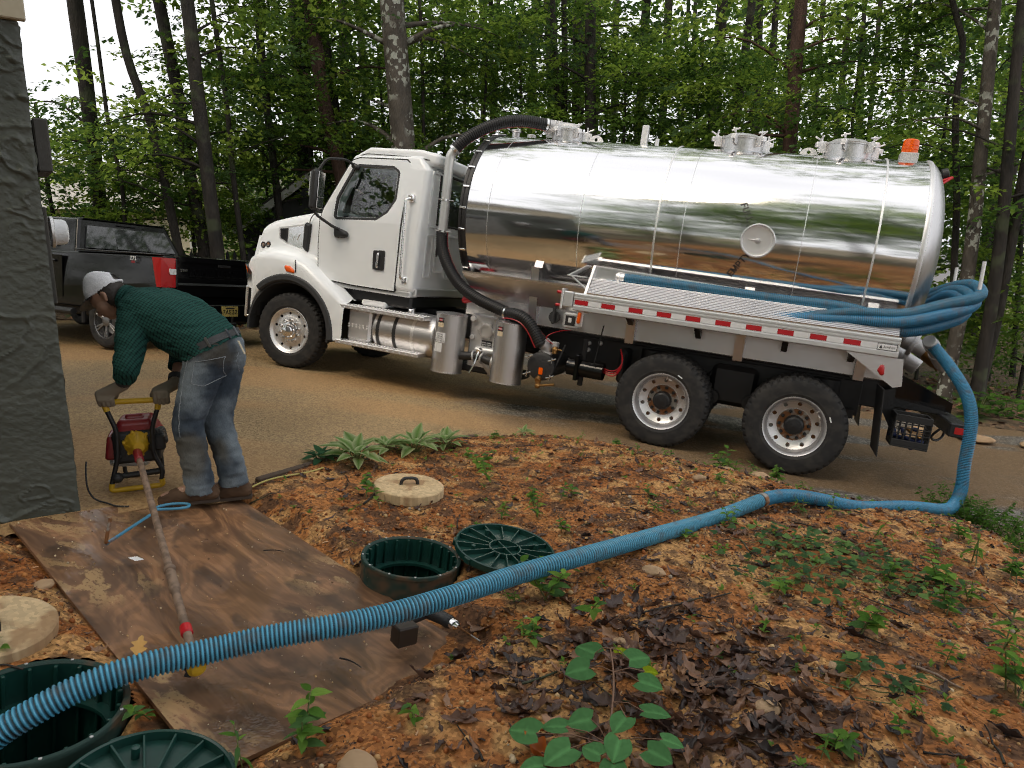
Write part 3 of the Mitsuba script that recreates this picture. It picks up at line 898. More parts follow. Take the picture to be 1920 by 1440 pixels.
# back wall pressings
for (y0, y1, z0, z1) in ((.565, .90, 2.07, 2.76), (.70, .90, 1.43, 1.985), (.33, .63, 1.51, 1.99), (-.35, .28, 1.43, 2.02), (-.75, -.45, 1.43, 2.0)):
    pl = Polygon([(y0, z0), (y1, z0), (y1, z1), (y0, z1)]).buffer(-.06).buffer(.06)
    for a, b, hgt in ((0, -.035, .014), ):
        v, f = vf(extrude(pl.difference(pl.buffer(-.028)), hgt, 0))
        tp('pressing', (np.stack([3.930 - v[:, 2], v[:, 0] * 0.94, v[:, 1]], 1), f), 'mat_white_paint', 30, holder=cab)
tp('back_latch', rbox(3.90, 3.93, .53, .575, 1.72, 1.89, .01), 'mat_plastic', False, holder=cab)
tp('sill', rbox(3.98, 5.28, .80, 1.005, 1.17, 1.25, .02), 'mat_alu_paint', False, holder=cab)
tp('cab_back_sill', rbox(3.93, 3.99, -.9, .95, 1.19, 1.30, .015), 'mat_alu_paint', False, holder=cab)
tp('cab_floor', rbox(4.0, 5.35, -.92, .92, 1.02, 1.2, .03), 'mat_frame', False, holder=cab)
tp('corner_plate', side_panel([(4.17, 2.80), (4.07, 2.80), (4.08, 2.66), (4.17, 2.66)], .002, .006), 'mat_white_paint', False, holder=cab)
# grab bar, door handle, mirror
gb = tp('grab_bar', bent([(4.10, 1.03, 2.38), (4.13, 1.09, 2.36), (4.10, 1.09, 1.40), (4.07, 1.03, 1.375)], .016, 10, rad=.07), 'mat_chrome', 40, holder=cab)
tps('bar_foot', [rbox(4.06, 4.14, .97, 1.035, 2.34, 2.43, .015), rbox(4.03, 4.11, 1.018, 1.04, 1.33, 1.42, .015)], 'mat_chrome', 40, holder=gb)
dh = tp('door_handle', side_panel(Polygon([(4.375, 1.46), (4.535, 1.46), (4.545, 1.70), (4.38, 1.71)]).buffer(-.02).buffer(.02), .011, .030), 'mat_plastic', 40, holder=door)
tp('grip', bent([(4.46, 1.045, 1.67), (4.455, 1.075, 1.66), (4.46, 1.075, 1.50), (4.46, 1.045, 1.49)], .014, 10, rad=.03), 'mat_chrome', 40, holder=dh)
for s in (1, -1):
    mk = tp('mirror', xf(rbox(-.06, .05, -.10, .11, -.25, .24, .035), frame([5.245, s * 1.36, 2.345], (0, 0, 1), (1, s * .18, 0))), 'mat_plastic', 40)
    Mm = frame([5.245, s * 1.36, 2.345], (0, 0, 1), (1, s * .18, 0))
    tp('mirror_glass', xf(rbox(-.066, -.058, -.082, .088, -.09, .215, .004), Mm), 'mat_chrome', False, holder=mk)
    tp('mirror_glass', xf(rbox(-.066, -.058, -.082, .088, -.225, -.105, .004), Mm), 'mat_chrome', False, holder=mk)
    tp('mirror_back', xf(rbox(.05, .062, -.07, .08, -.09, .2, .01), Mm), 'mat_white_paint', False, holder=mk)
    tps('mirror_arm', [bent([(5.25, s * 1.36, 2.56), (5.17, s * 1.30, 2.74), (5.03, s * 1.1, 2.77), (4.985, s * .97, 2.72)], .017, 8), bent([(5.27, s * 1.36, 2.12), (5.24, s * 1.33, 2.04), (5.10, s * 1.16, 1.925), (5.08, s * 1.05, 1.90)], .018, 8),
                         sphere_hull([(5.00, s * .97, 2.72, .035), (4.95, s * .97, 2.70, .04)], 2), sphere_hull([(5.13, s * 1.04, 1.90, .035), (4.98, s * 1.06, 1.85, .045), (5.12, s * 1.04, 1.83, .035)], 2)], 'mat_plastic', 40, holder=mk)

# ---- steps, tanks, boxes between the axles
def tread(x0, x1, y0, y1, z, key):
    st = tp('step', rbox(x0, x1, y0, y1, z - .05, z, .006), 'mat_aluminium', False)
    n = int((x1 - x0) / .045)
    M = rand_frames(np.array([(x0 + .03 + i * .045, y0 + .04 + j * .05, z - .001) for i in range(n) for j in range(int((y1 - y0 - .04) / .05) + 1)]), np.random.default_rng(1), 0, (1, 1), np.resize([PI / 4, -PI / 4], n * (int((y1 - y0 - .04) / .05) + 1)))
    lug = lathe([(.013, 0), (.009, .006), (.0005, .008)], 6)
    lug = (lug[0] * [1.3, .6, 1], lug[1])
    edge = scatter(lug, np.array([frame([x0 + .03 + i * .045, y1 - .001, z - .024 + .007 * (-1) ** i], (0, 1, 0), (1, 0, 1 if i % 2 else -1)) for i in range(n)]))
    tp('tread', cat(scatter(lug, M), edge), 'mat_alu_bright', 40, holder=st, kind='stuff')


tread(3.67, 4.93, .92, 1.16, .975, 0)
tread(3.69, 4.91, .94, 1.18, .515, 1)
ft = tp('fuel_tank', lathe([(.0005, 0), (.20, .0), (.262, .018), (.275, .04), (.275, .86), (.262, .882), (.2, .9), (.0005, .9)], 56, frame([3.56, .80, .715], (1, 0, 0))), 'mat_stainless', 40)
for x in (3.86, 4.12, 4.36):
    tp('strap', lathe([(.2755, -.022), (.281, -.022), (.281, .022), (.2755, .022)], 56, frame([x, .80, .715], (1, 0, 0))), 'mat_plastic' if x != 3.86 else 'mat_aluminium', holder=ft)
tp('filler_cap', cyl((4.02, .84, .98), (4.02, .86, 1.04), .05), 'mat_chrome', holder=ft)
bt = tp('battery_box', rbox(4.47, 4.82, .72, 1.07, .52, .93, .03), 'mat_aluminium', False)
tp('lid_lugs', scatter(lathe([(.016, 0), (.01, .007), (.0005, .009)], 6), np.array([frame([4.52 + .055 * i, 1.071, z], (0, 1, 0), (1, 0, 1)) for i in range(6) for z in (.70, .73)])), 'mat_alu_bright', holder=bt, kind='stuff')
tp('tool_pack', rbox(4.35, 4.72, .70, .95, .985, 1.06, .02), 'mat_white_tape', False)


def canister(x, y, z0, z1, r):
    c = tp('canister', lathe([(.0005, z1 + .012), (r * .5, z1 + .010), (r - .01, z1 - .004), (r + .004, z1 - .012), (r + .004, z1 - .022), (r, z1 - .024), (r, z0 + .012), (r + .003, z0 + .01), (r + .003, z0), (.0005, z0)], 56, frame([x, y, 0], (0, 0, 1))), 'mat_stainless', 30)
    return c


def decal(c, x, y, r, a, w, h, z, mat, off=.0015):
    n = 8
    t = a + np.linspace(-w / 2 / r, w / 2 / r, n)
    P = np.array([[(x + (r + off) * np.sin(u), y + (r + off) * np.cos(u), zz) for u in t] for zz in (z - h / 2, z + h / 2)])
    P2 = np.array([[(x + (r + off + .001) * np.sin(u), y + (r + off + .001) * np.cos(u), zz) for u in t] for zz in (z - h / 2, z + h / 2)])
    return tp('sticker', cat(grid_mesh(P, False), grid_mesh(P2, True)), mat, False, holder=c)


princ('mat_beige', (.62, .52, .36), .5)
CX1, CX2, CY, CR = 3.40, 2.595, .93, .195
for i, (cx, z0, z1) in enumerate(((CX1, .33, 1.065), (CX2, .335, 1.075))):
    c = canister(cx, CY, z0, z1, CR)
    a = .25 + .12 * i
    decal(c, cx, CY, CR, a, .085, .055, z1 - .09, 'mat_plastic')
    decal(c, cx, CY, CR, a, .05, .03, z1 - .088, 'mat_red_tape', .003)
    decal(c, cx, CY, CR, a, .085, .055, z1 - .148, 'mat_beige')
    u = a
    Mt = frame([cx + (CR + .0045) * math.sin(u), CY + (CR + .0045) * math.cos(u), z1 - .088], (math.sin(u), math.cos(u), 0), (-math.cos(u), math.sin(u), 0))
    tp('sticker_text', text('DANGER', .013, Mt, True, .0008), 'mat_white_tape', False, holder=c)
    if i == 0:
        decal(c, cx, CY, CR, .22, .15, .12, z1 - .30, 'mat_white_tape')
        decal(c, cx, CY, CR, .30, .12, .11, z1 - .425, 'mat_white_tape')
        for k in range(4):
            Mt = frame([cx + (CR + .0028) * math.sin(.22), CY + (CR + .0028) * math.cos(.22), z1 - .262 - .026 * k], (math.sin(.22), math.cos(.22), 0), (-math.cos(.22), math.sin(.22), 0))
            tp('sticker_text', text(('CAUTION', 'CHECK OIL', 'LEVEL DAILY', 'USE ONLY ISO 22')[k], .013, Mt, True, .0005), 'mat_cab_trim', False, holder=c)
vp = tp('vacuum_pump', rbox(2.80, 3.20, .62, .80, .42, 1.09, .02), 'mat_cast', False)
tp('filler_plate', cat(cyl((2.97, .80, .90), (2.97, .835, .90), .095), lathe([(.075, .036), (.08, .05), (.06, .05)], 32, frame([2.97, .80, .90], (0, 1, 0)))), 'mat_aluminium', holder=vp)
tp('plate_lugs', scatter(lathe([(.022, 0), (.022, .03), (.0005, .034)], 12), np.array([frame([2.97 + .095 * math.cos(a), .80, .90 + .095 * math.sin(a)], (0, 1, 0)) for a in np.arange(6) * PI / 3])), 'mat_cast', holder=vp)
tps('knob', [cyl((3.15, .80, 1.03), (3.15, .86, 1.03), .036), cyl((3.15, .80, .80), (3.15, .835, .80), .032), cyl((2.80, .80, .76), (2.80, .83, .76), .03)], 'mat_alu_bright', holder=vp)
tp('name_plate', rbox(2.88, 3.02, .80, .806, .70, .78, .002), 'mat_plastic', False, holder=vp)
tp('plate_text', cat(*[text('MODEL SERIES', .012, frame([2.95, .8065, .755 - .024 * k], (0, 1, 0), (-1, 0, 0)), True, .0006) for k in range(3)]), 'mat_white_tape', False, holder=vp)
tp('air_bottle', sphere_hull([(3.05, .84, .655, .05), (2.76, .84, .66, .05)], 3), 'mat_alu_paint', holder=vp)
tps('manifold_pipe', [bent([(3.24, .95, .56), (3.12, .97, .575), (2.98, .95, .60)], .052, 16), bent([(2.95, .92, .59), (2.86, .96, .565), (2.76, .95, .55)], .052, 16)], 'mat_plastic', 40, holder=vp)
tps('pipe_flange', [cyl((3.26, .95, .56), (3.225, .955, .563), .085), cyl((2.795, .955, .555), (2.755, .95, .552), .085), cyl((3.04, .96, .585), (3.02, .96, .588), .075), cyl((2.93, .94, .58), (2.91, .945, .577), .075)], 'mat_cast', holder=vp)
tp('valve_lever', cat(bent([(2.965, .98, .67), (2.96, 1.03, .60), (2.975, 1.05, .50), (3.02, 1.07, .39)], .012, 8), cyl((2.965, .93, .67), (2.965, 1.0, .66), .03)), 'mat_chrome', holder=vp)
tp('pump_base', rbox(2.45, 3.55, .45, .80, .36, .46, .02), 'mat_frame', False, holder=vp)
tp('pump_gearbox', sphere_hull([(3.0, .7, .52, .1), (2.85, .72, .42, .1)], 3), 'mat_cast', holder=vp)
tp('outlet_elbow', cat(bent([(2.80, .80, 1.06), (2.80, .86, 1.16), (2.72, .95, 1.165), (2.65, 1.0, 1.165)], .06, 16), cyl((2.83, .80, 1.055), (2.78, .82, 1.10), .085)), 'mat_cast', 40, holder=vp)


# ---- corrugated black hoses
def corrugated(path, r, pitch, amp, sides=18, per=6, duty=0.55):
    n = int(np.sum(np.linalg.norm(np.diff(path, axis=0), axis=1)) / pitch * per)
    p = spline(path, n)
    ph = np.arange(n) / per
    w = np.clip(np.cos(2 * PI * ph) * 1.8 + (duty - .5) * 2, -1, 1)
    return tube(p, r + amp * w, sides), ph


def red_line(path, r, n=60, ang=1.2):
    p = spline(path, n)
    t, A, Bn = frames_along(p)
    return tube(p + (r * math.cos(ang)) * A + (r * math.sin(ang)) * Bn, .007, 6)


UP = [(3.70, .78, 3.03), (3.62, .75, 3.14), (3.50, .66, 3.27), (3.28, .52, 3.42), (3.05, .37, 3.50), (2.86, .22, 3.515), (2.76, .14, 3.515)]
DN = [(3.74, .80, 2.03), (3.70, .83, 1.86), (3.57, .88, 1.64), (3.36, .92, 1.43), (3.06, .95, 1.28), (2.72, .97, 1.19), (2.45, .98, 1.10), (2.28, .97, .99), (2.17, .94, .885)]
H2 = [(2.68, .98, 1.165), (2.56, 1.03, 1.175), (2.42, 1.06, 1.15), (2.28, 1.08, 1.05), (2.19, 1.09, .93), (2.15, 1.09, .87)]
for path, lbl in ((UP, 'black corrugated vacuum hose over the front of the tank'), (DN, 'long black corrugated hose hanging behind the cab'), (H2, 'short black corrugated hose above the black trap')):
    hkey = tp('vacuum_hose', corrugated(path, .066, .028, .006)[0], 'mat_plastic', 30, label=lbl)
    tp('red_tracer', red_line(path, .073, 80, 2.3 if path is UP else 0.9), 'mat_red_tape', 40, holder=hkey)
tp('riser_pipe', cat(bent([(3.73, .80, 2.0), (3.735, .80, 2.55), (3.745, .79, 2.96), (3.68, .77, 3.05)], .058, 20, rad=.1), lathe([(.06, 0), (.072, 0), (.072, .03), (.06, .03)], 24, frame([3.70, .78, 3.02], (-.6, -.2, .75)))), 'mat_alu_paint', 35)
tps('pipe_clamp', [*[cat(lathe([(.0585, -.012), (.066, -.012), (.066, .012), (.0585, .012)], 24, frame([3.735, .80, z], (0, 0, 1))), rod((3.735, .86, z), (3.70, .80, z + .001), .008), rod((3.62, .80, z), (3.80, .87, z), .006)) for z in (2.04, 2.42)]], 'mat_chrome', 35)
tps('hose_clamp', [lathe([(.073, -.015), (.078, -.015), (.078, .015), (.073, .015)], 24, frame(UP[0], (-.6, -.2, .75))), lathe([(.073, -.012), (.078, -.012), (.078, .012), (.073, .012)], 24, frame([2.78, .155, 3.515], (1, .7, 0))), lathe([(.073, -.012), (.08, -.012), (.08, .012), (.073, .012)], 24, frame([2.66, .985, 1.167], (1, -.3, 0)))], 'mat_chrome', 35)
# secondary trap with its fittings
tr_ = tp('trap_tank', lathe([(.0005, .02), (.13, .02), (.148, .012), (.152, 0), (.152, -.62), (.0005, -.62)], 48, frame([2.10, 1.13, .635], (0, 1, 0))), 'mat_frame', 40)
tp('trap_lid', lathe([(.165, -.02), (.168, .0), (.162, .012), (.12, .03), (.0005, .036)], 48, frame([2.10, 1.13, .635], (0, 1, 0))), 'mat_plastic', 40, holder=tr_)
tp('warning_label', cat(rbox(2.06, 2.11, 1.1665, 1.1685, .545, .625, .0005)), 'mat_orange_lens', False, holder=tr_)
for a in (35, 145, 215, 325):
    ca, sa = math.cos(math.radians(a)), math.sin(math.radians(a))
    c0 = np.array([2.10 + .172 * ca, 1.14, .635 + .172 * sa])
    tp('wing_nut', cat(rod(c0 - [0, .08, 0], c0 + [0, .07, 0], .008), rod(c0 + [-.045, .05, .02], c0 + [.045, .05, -.02], .008), rod(c0 + [0, .06, -.04], c0 + [0, .06, .03], .007)), 'mat_chrome', holder=tr_)
tps('trap_elbow', [bent([(2.10, 1.02, .78), (2.10, 1.04, .86), (2.14, 1.08, .89)], .062, 16), cyl((2.10, 1.02, .77), (2.10, 1.02, .80), .085), cyl((2.03, .93, .84), (2.03, .93, .92), .05), cyl((2.12, .94, .86), (2.17, .94, .90), .074)], 'mat_cast', 40, holder=tr_)
tp('brass_valve', cat(cyl((1.99, 1.03, .79), (1.99, 1.03, .87), .035), rod((1.99, 1.03, .85), (1.90, 1.05, .845), .009), sphere_hull([(1.99, 1.03, .84, .042)], 2)), 'mat_brass', holder=tr_)
tp('brass_valve', cat(cyl((2.10, 1.16, .40), (2.10, 1.16, .47), .03), sphere_hull([(2.10, 1.16, .41, .036)], 2), cyl((2.10, 1.14, .50), (2.10, 1.19, .47), .038), rod((2.10, 1.16, .41), (1.90, 1.17, .46), .014)), 'mat_brass', holder=tr_)
tp('air_tank', cat(cyl((1.86, .86, .66), (1.42, .86, .66), .10), rbox(1.70, 1.75, .75, .98, .52, .82)), 'mat_black_paint', 35)
tps('strut', [rod((1.86, 1.06, .92), (1.98, 1.12, .5), .012), rod((1.48, .95, 1.2), (1.52, .98, .75), .008), rbox(1.66, 1.72, .82, .86, .45, 1.0), rbox(1.2, 1.3, .44, .75, .55, .95, .03)], 'mat_frame', 30)
tps('frame_bolts', [*[cyl((x, .47, z), (x, .50, z), .028) for x, z in ((1.74, .93), (1.74, .85), (1.60, .95))]], 'mat_cast', 30)
tps('cable_bundle', [*[tube(spline([(1.42, .86, .66 + .02 * k), (1.30, .9, .64 + .03 * k), (1.22, .9, .75 + .02 * k), (1.28, .8, .95)], 16), .008, 6) for k in range(3)], tube(spline([(2.02, 1.04, .90), (2.10, 1.08, .97), (2.0, 1.0, 1.05), (1.9, .8, 1.07)], 16), .005, 6)], 'mat_red_tape', 40)

# ---- tank
TZ, TR = 2.338, 1.02
tank = tp('tank', lathe([(TR, 0.0), (TR, 0.6), (TR, 1.2), (TR, 1.8), (TR, 2.4), (TR, 3.0), (TR, 3.6), (TR, 4.2), (TR, 4.85)], 220, frame([-1.486, 0, TZ], (1, 0, 0))), 'mat_tank', True)


def head_prof(bulge, out):
    t = np.linspace(0, 1, 26)
    r = TR * np.cos(t * PI / 2 * .999)
    return [(max(a, .0005), bulge * math.sin(u * PI / 2)) for a, u in zip(r, t)]


tp('tank_head', lathe(head_prof(.27, 1), 128, frame([-1.486, 0, TZ], (-1, 0, 0))), 'mat_tank_head', True, holder=tank, label='dished dull metal end of the tank')
tp('tank_head', lathe(head_prof(.27, 1), 128, frame([3.364, 0, TZ], (1, 0, 0))), 'mat_tank_head', True, holder=tank)
tp('rim_band', lathe([(TR, -.028), (TR + .008, -.026), (TR + .013, -.012), (TR + .013, .006), (TR + .008, .018), (TR, .02)], 160, frame([-1.486, 0, TZ], (1, 0, 0))), 'mat_aluminium', 40, holder=tank)
for x in (1.06, -1.089):
    tp('band', lathe([(TR, -.010), (TR + .008, -.009), (TR + .011, 0), (TR + .008, .009), (TR, .010)], 160, frame([x, 0, TZ], (1, 0, 0))), 'mat_alu_bright', 40, holder=tank)
for x in (3.05, 1.92, .78, -.42):
    tp('seam', lathe([(TR, -.0035), (TR + .002, 0), (TR, .0035)], 160, frame([x, 0, TZ], (1, 0, 0))), 'mat_aluminium', 40, holder=tank)
fs = tp('front_strap', cat(lathe([(TR, -.03), (TR + .015, -.03), (TR + .015, .012), (TR, .012)], 160, frame([3.364, 0, TZ], (1, 0, 0))), lathe([(TR - .03, .03), (TR + .004, .03), (TR + .004, .065), (TR - .03, .065)], 160, frame([3.364, 0, TZ], (1, 0, 0)))), 'mat_plastic', 40, holder=tank)
sc_ = []
for a in np.radians(np.arange(-70, 100, 14)):
    c0 = np.array([3.364, TR * math.cos(a), TZ + TR * math.sin(a)])
    nn = np.array([0, math.cos(a), math.sin(a)])
    sc_.append(xf(rbox(-.03, .05, -.012, .012, .012, .028, .003), frame(c0, nn, (1, 0, 0))))
tps('strap_clip', [*sc_], 'mat_chrome', 40, holder=tank)
# saddle and skirts under the tank
tps('tank_skirt', [grid_mesh(np.array([[(x, .985 * s, 1.62), (x, .80 * s, 1.30), (x, .76 * s, 1.08), (x, .5 * s, 1.05)] for x in (3.30, 1.6)]), False), grid_mesh(np.array([[(x, -.985, 1.62), (x, -.80, 1.30), (x, -.76, 1.08), (x, -.5, 1.05)] for x in (3.30, 1.6)]), True)], 'mat_aluminium', 30)
tps('tank_sill', [rbox(-1.45, 3.32, .60, .74, 1.06, 1.33, .01), rbox(-1.45, 3.32, -.74, -.60, 1.06, 1.33, .01)], 'mat_stainless', False)
tps('tank_cradle', [*[hullpts([(x + dx, s * y, z) for dx in (-.05, .05) for s in (1, -1) for y, z in ((.8, 1.03), (.8, 1.3), (.93, 1.75))]) - Manifold.cylinder(8, TR - .005, TR - .005, 96).rotate([0, 90, 0]).translate([-4, 0, TZ]) for x in (-1.2, 0, 1.2, 2.4)]], 'mat_stainless', False)
tp('skirt_panel', hullpts([(3.30, .99, 1.60), (3.31, .985, 1.58), (1.72, .99, 1.60), (1.72, .985, 1.58), (3.18, .80, 1.30), (1.72, .80, 1.30), (3.18, .79, 1.30), (1.72, .79, 1.30)]), 'mat_stainless', False)
tp('key_switch', cat(cyl((2.12, .80, 1.20), (2.12, .83, 1.20), .07), rbox(2.10, 2.14, .83, .87, 1.12, 1.32, .01)), 'mat_cab_trim', False)
kb = tp('switch_box', rbox(1.80, 1.98, .80, .92, 1.10, 1.28, .015), 'mat_alu_paint', False)
tp('switch_face', rbox(1.83, 1.95, .92, .925, 1.135, 1.25, .003), 'mat_plastic', False, holder=kb)
tp('switch_sticker', rbox(1.875, 1.915, .925, .927, 1.17, 1.225, .0005), 'mat_white_tape', False, holder=kb)
tp('air_line_coupler', cat(cyl((3.35, .75, 1.27), (3.15, .75, 1.28), .03), sphere_hull([(3.32, .78, 1.24, .045), (3.2, .78, 1.27, .04)], 2)), 'mat_red_tape', 35, label='red air line fitting behind the cab')

# hatches and fittings on the crown
def hatch(x, r, h):
    top = TZ + math.sqrt(TR ** 2 - r ** 2)
    hk = tp('hatch', lathe([(r, top - .30 - TZ + TZ - .0), (r, TZ + TR + h * .68), (r + .012, TZ + TR + h * .68), (r + .012, TZ + TR + h * .74), (r - .02, TZ + TR + h * .74)], 48, frame([x, 0, 0], (0, 0, 1))), 'mat_stainless', 35)
    zt = TZ + TR + h * .74
    tp('lid', lathe([(r + .008, zt), (r + .012, zt + .012), (r - .02, zt + .022), (r - .06, zt + .05), (r * .4, zt + .065), (.0005, zt + .068)], 48, frame([x, 0, 0], (0, 0, 1))), 'mat_aluminium', 40, holder=hk)
    for k in range(6):
        a = k * PI / 3 + .3
        M = frame([x + (r + .03) * math.cos(a), (r + .03) * math.sin(a), zt - .01], (0, 0, 1), (math.cos(a), math.sin(a), 0))
        tp('clamp', xf(cat(rod((.02, 0, -.06), (.025, 0, .09), .009, 8), rod((.025, -.045, .06), (.025, .045, .085), .009, 8), rod((-.01, 0, .02), (.10, 0, .075), .009, 8), rbox(-.03, .05, -.022, -.01, -.08, .03, .004), rbox(-.03, .05, .01, .022, -.08, .03, .004), rbox(.04, .085, -.03, .03, -.03, .02, .006)), M), 'mat_alu_bright', 40, holder=hk)


hatch(.415, .235, .17)
hatch(-.715, .245, .17)
hatch(2.54, .19, .15)
tp('hatch_elbow', cat(bent([(2.78, .15, 3.515), (2.68, .08, 3.515), (2.56, .02, 3.50), (2.54, 0, 3.45)], .07, 16), sphere_hull([(2.62, .03, 3.50, .085), (2.48, 0, 3.48, .1)], 2)), 'mat_cast', 40)
for x in (2.16, -.315):
    e = Polygon(np.vstack([[(-.10, -.02)], [(.10 * math.cos(t), .10 * math.sin(t)) for t in np.linspace(PI, 0, 20)], [(.10, -.02)]]), [[(.02 * math.cos(t), .05 + .02 * math.sin(t)) for t in np.linspace(0, 2 * PI, 16)]])
    v, f = vf(extrude(e, .014))
    tp('lifting_eye', (np.stack([x + v[:, 0], v[:, 2] - .007, TZ + TR - .008 + v[:, 1]], 1), f[:, ::-1]), 'mat_alu_bright', False)
tps('vent_post', [rbox(1.52, 1.60, -.06, .02, 3.34, 3.60, .006), cyl((1.40, 0, 3.34), (1.40, 0, 3.45), .025)], 'mat_aluminium', False)
tps('relief_valve', [cyl((3.24, 0, 3.34), (3.24, 0, 3.43), .05), cyl((3.24, 0, 3.43), (3.24, 0, 3.46), .065), cyl((3.08, -.15, 3.34), (3.08, -.15, 3.44), .06)], 'mat_stainless', 35)
bc = tp('beacon', rbox(-1.385, -1.215, .02, .19, 3.33, 3.425, .006), 'mat_cast', False)
tp('beacon_lens', lathe([(.078, 0), (.079, .03), (.073, .034), (.079, .04), (.079, .07), (.073, .074), (.078, .08), (.074, .13), (.06, .142), (.0005, .145)], 36, frame([-1.30, .105, 3.425], (0, 0, 1))), 'mat_orange_lens', 25, holder=bc, label='orange dome of the beacon')
tp('rear_work_lamp', cat(cyl((-1.70, -.28, 3.30), (-1.76, -.28, 3.32), .06), rod((-1.55, -.28, 3.2), (-1.70, -.28, 3.30), .02)), 'mat_plastic', 35)
tps('red_grip', [rod((-1.66, -.20, 3.20), (-1.80, -.22, 3.27), .018), rod((-1.70, -.14, 3.18), (-1.80, -.22, 3.27), .012)], 'mat_red_tape', 35)
# level gauge
ga = math.radians(-2)
gn = np.array([0, math.cos(ga), math.sin(ga)])
MG = frame(np.array([0, 0, TZ]) + gn * (TR - .012), gn, (-1, 0, 0))
gk = tp('level_gauge', lathe([(.172, -.02), (.172, .024), (.166, .030), (.158, .030), (.150, .0215), (.12, .0165), (.06, .0155), (.03, .0150), (.0005, .0150)], 56, MG), 'mat_aluminium', 35)
tp('gauge_needle', xf(cat(hullpts([(-.10, .0, .012), (-.10, .012, .012), (.03, -.028, .012), (.04, .02, .012), (-.10, .006, .02), (.03, 0, .02)]), cyl((0, 0, .01), (0, 0, .05), .014), lathe([(.03, .012), (.022, .03), (.0005, .034)], 20)), MG), 'mat_cast', 35, holder=gk)
for word, ang, dist in (('FULL', -62, .26), ('EMPTY', 58, .265)):
    # wrapped round the tank: centre given along the tank and round it
    cx = .155 if word == 'FULL' else .15
    a = math.radians(13.6 if word == 'FULL' else -16.6)
    nn = np.array([0, math.cos(a), math.sin(a)])
    Mx = frame(np.array([cx, 0, TZ]) + nn * (TR + .002), nn, (-math.cos(math.radians(ang)), 0, 0))
    dirx = np.array([-1.0, 0, 0]) * math.cos(math.radians(ang)) + np.cross([-1.0, 0, 0], nn) * -1 * math.sin(math.radians(ang))
    Mx = frame(np.array([cx, 0, TZ]) + nn * (TR + .002), nn, dirx)
    tp('lettering', text(word, .064, Mx, True, .002), 'mat_plastic', False, holder=tank, label=f'black {word} lettering beside the gauge')

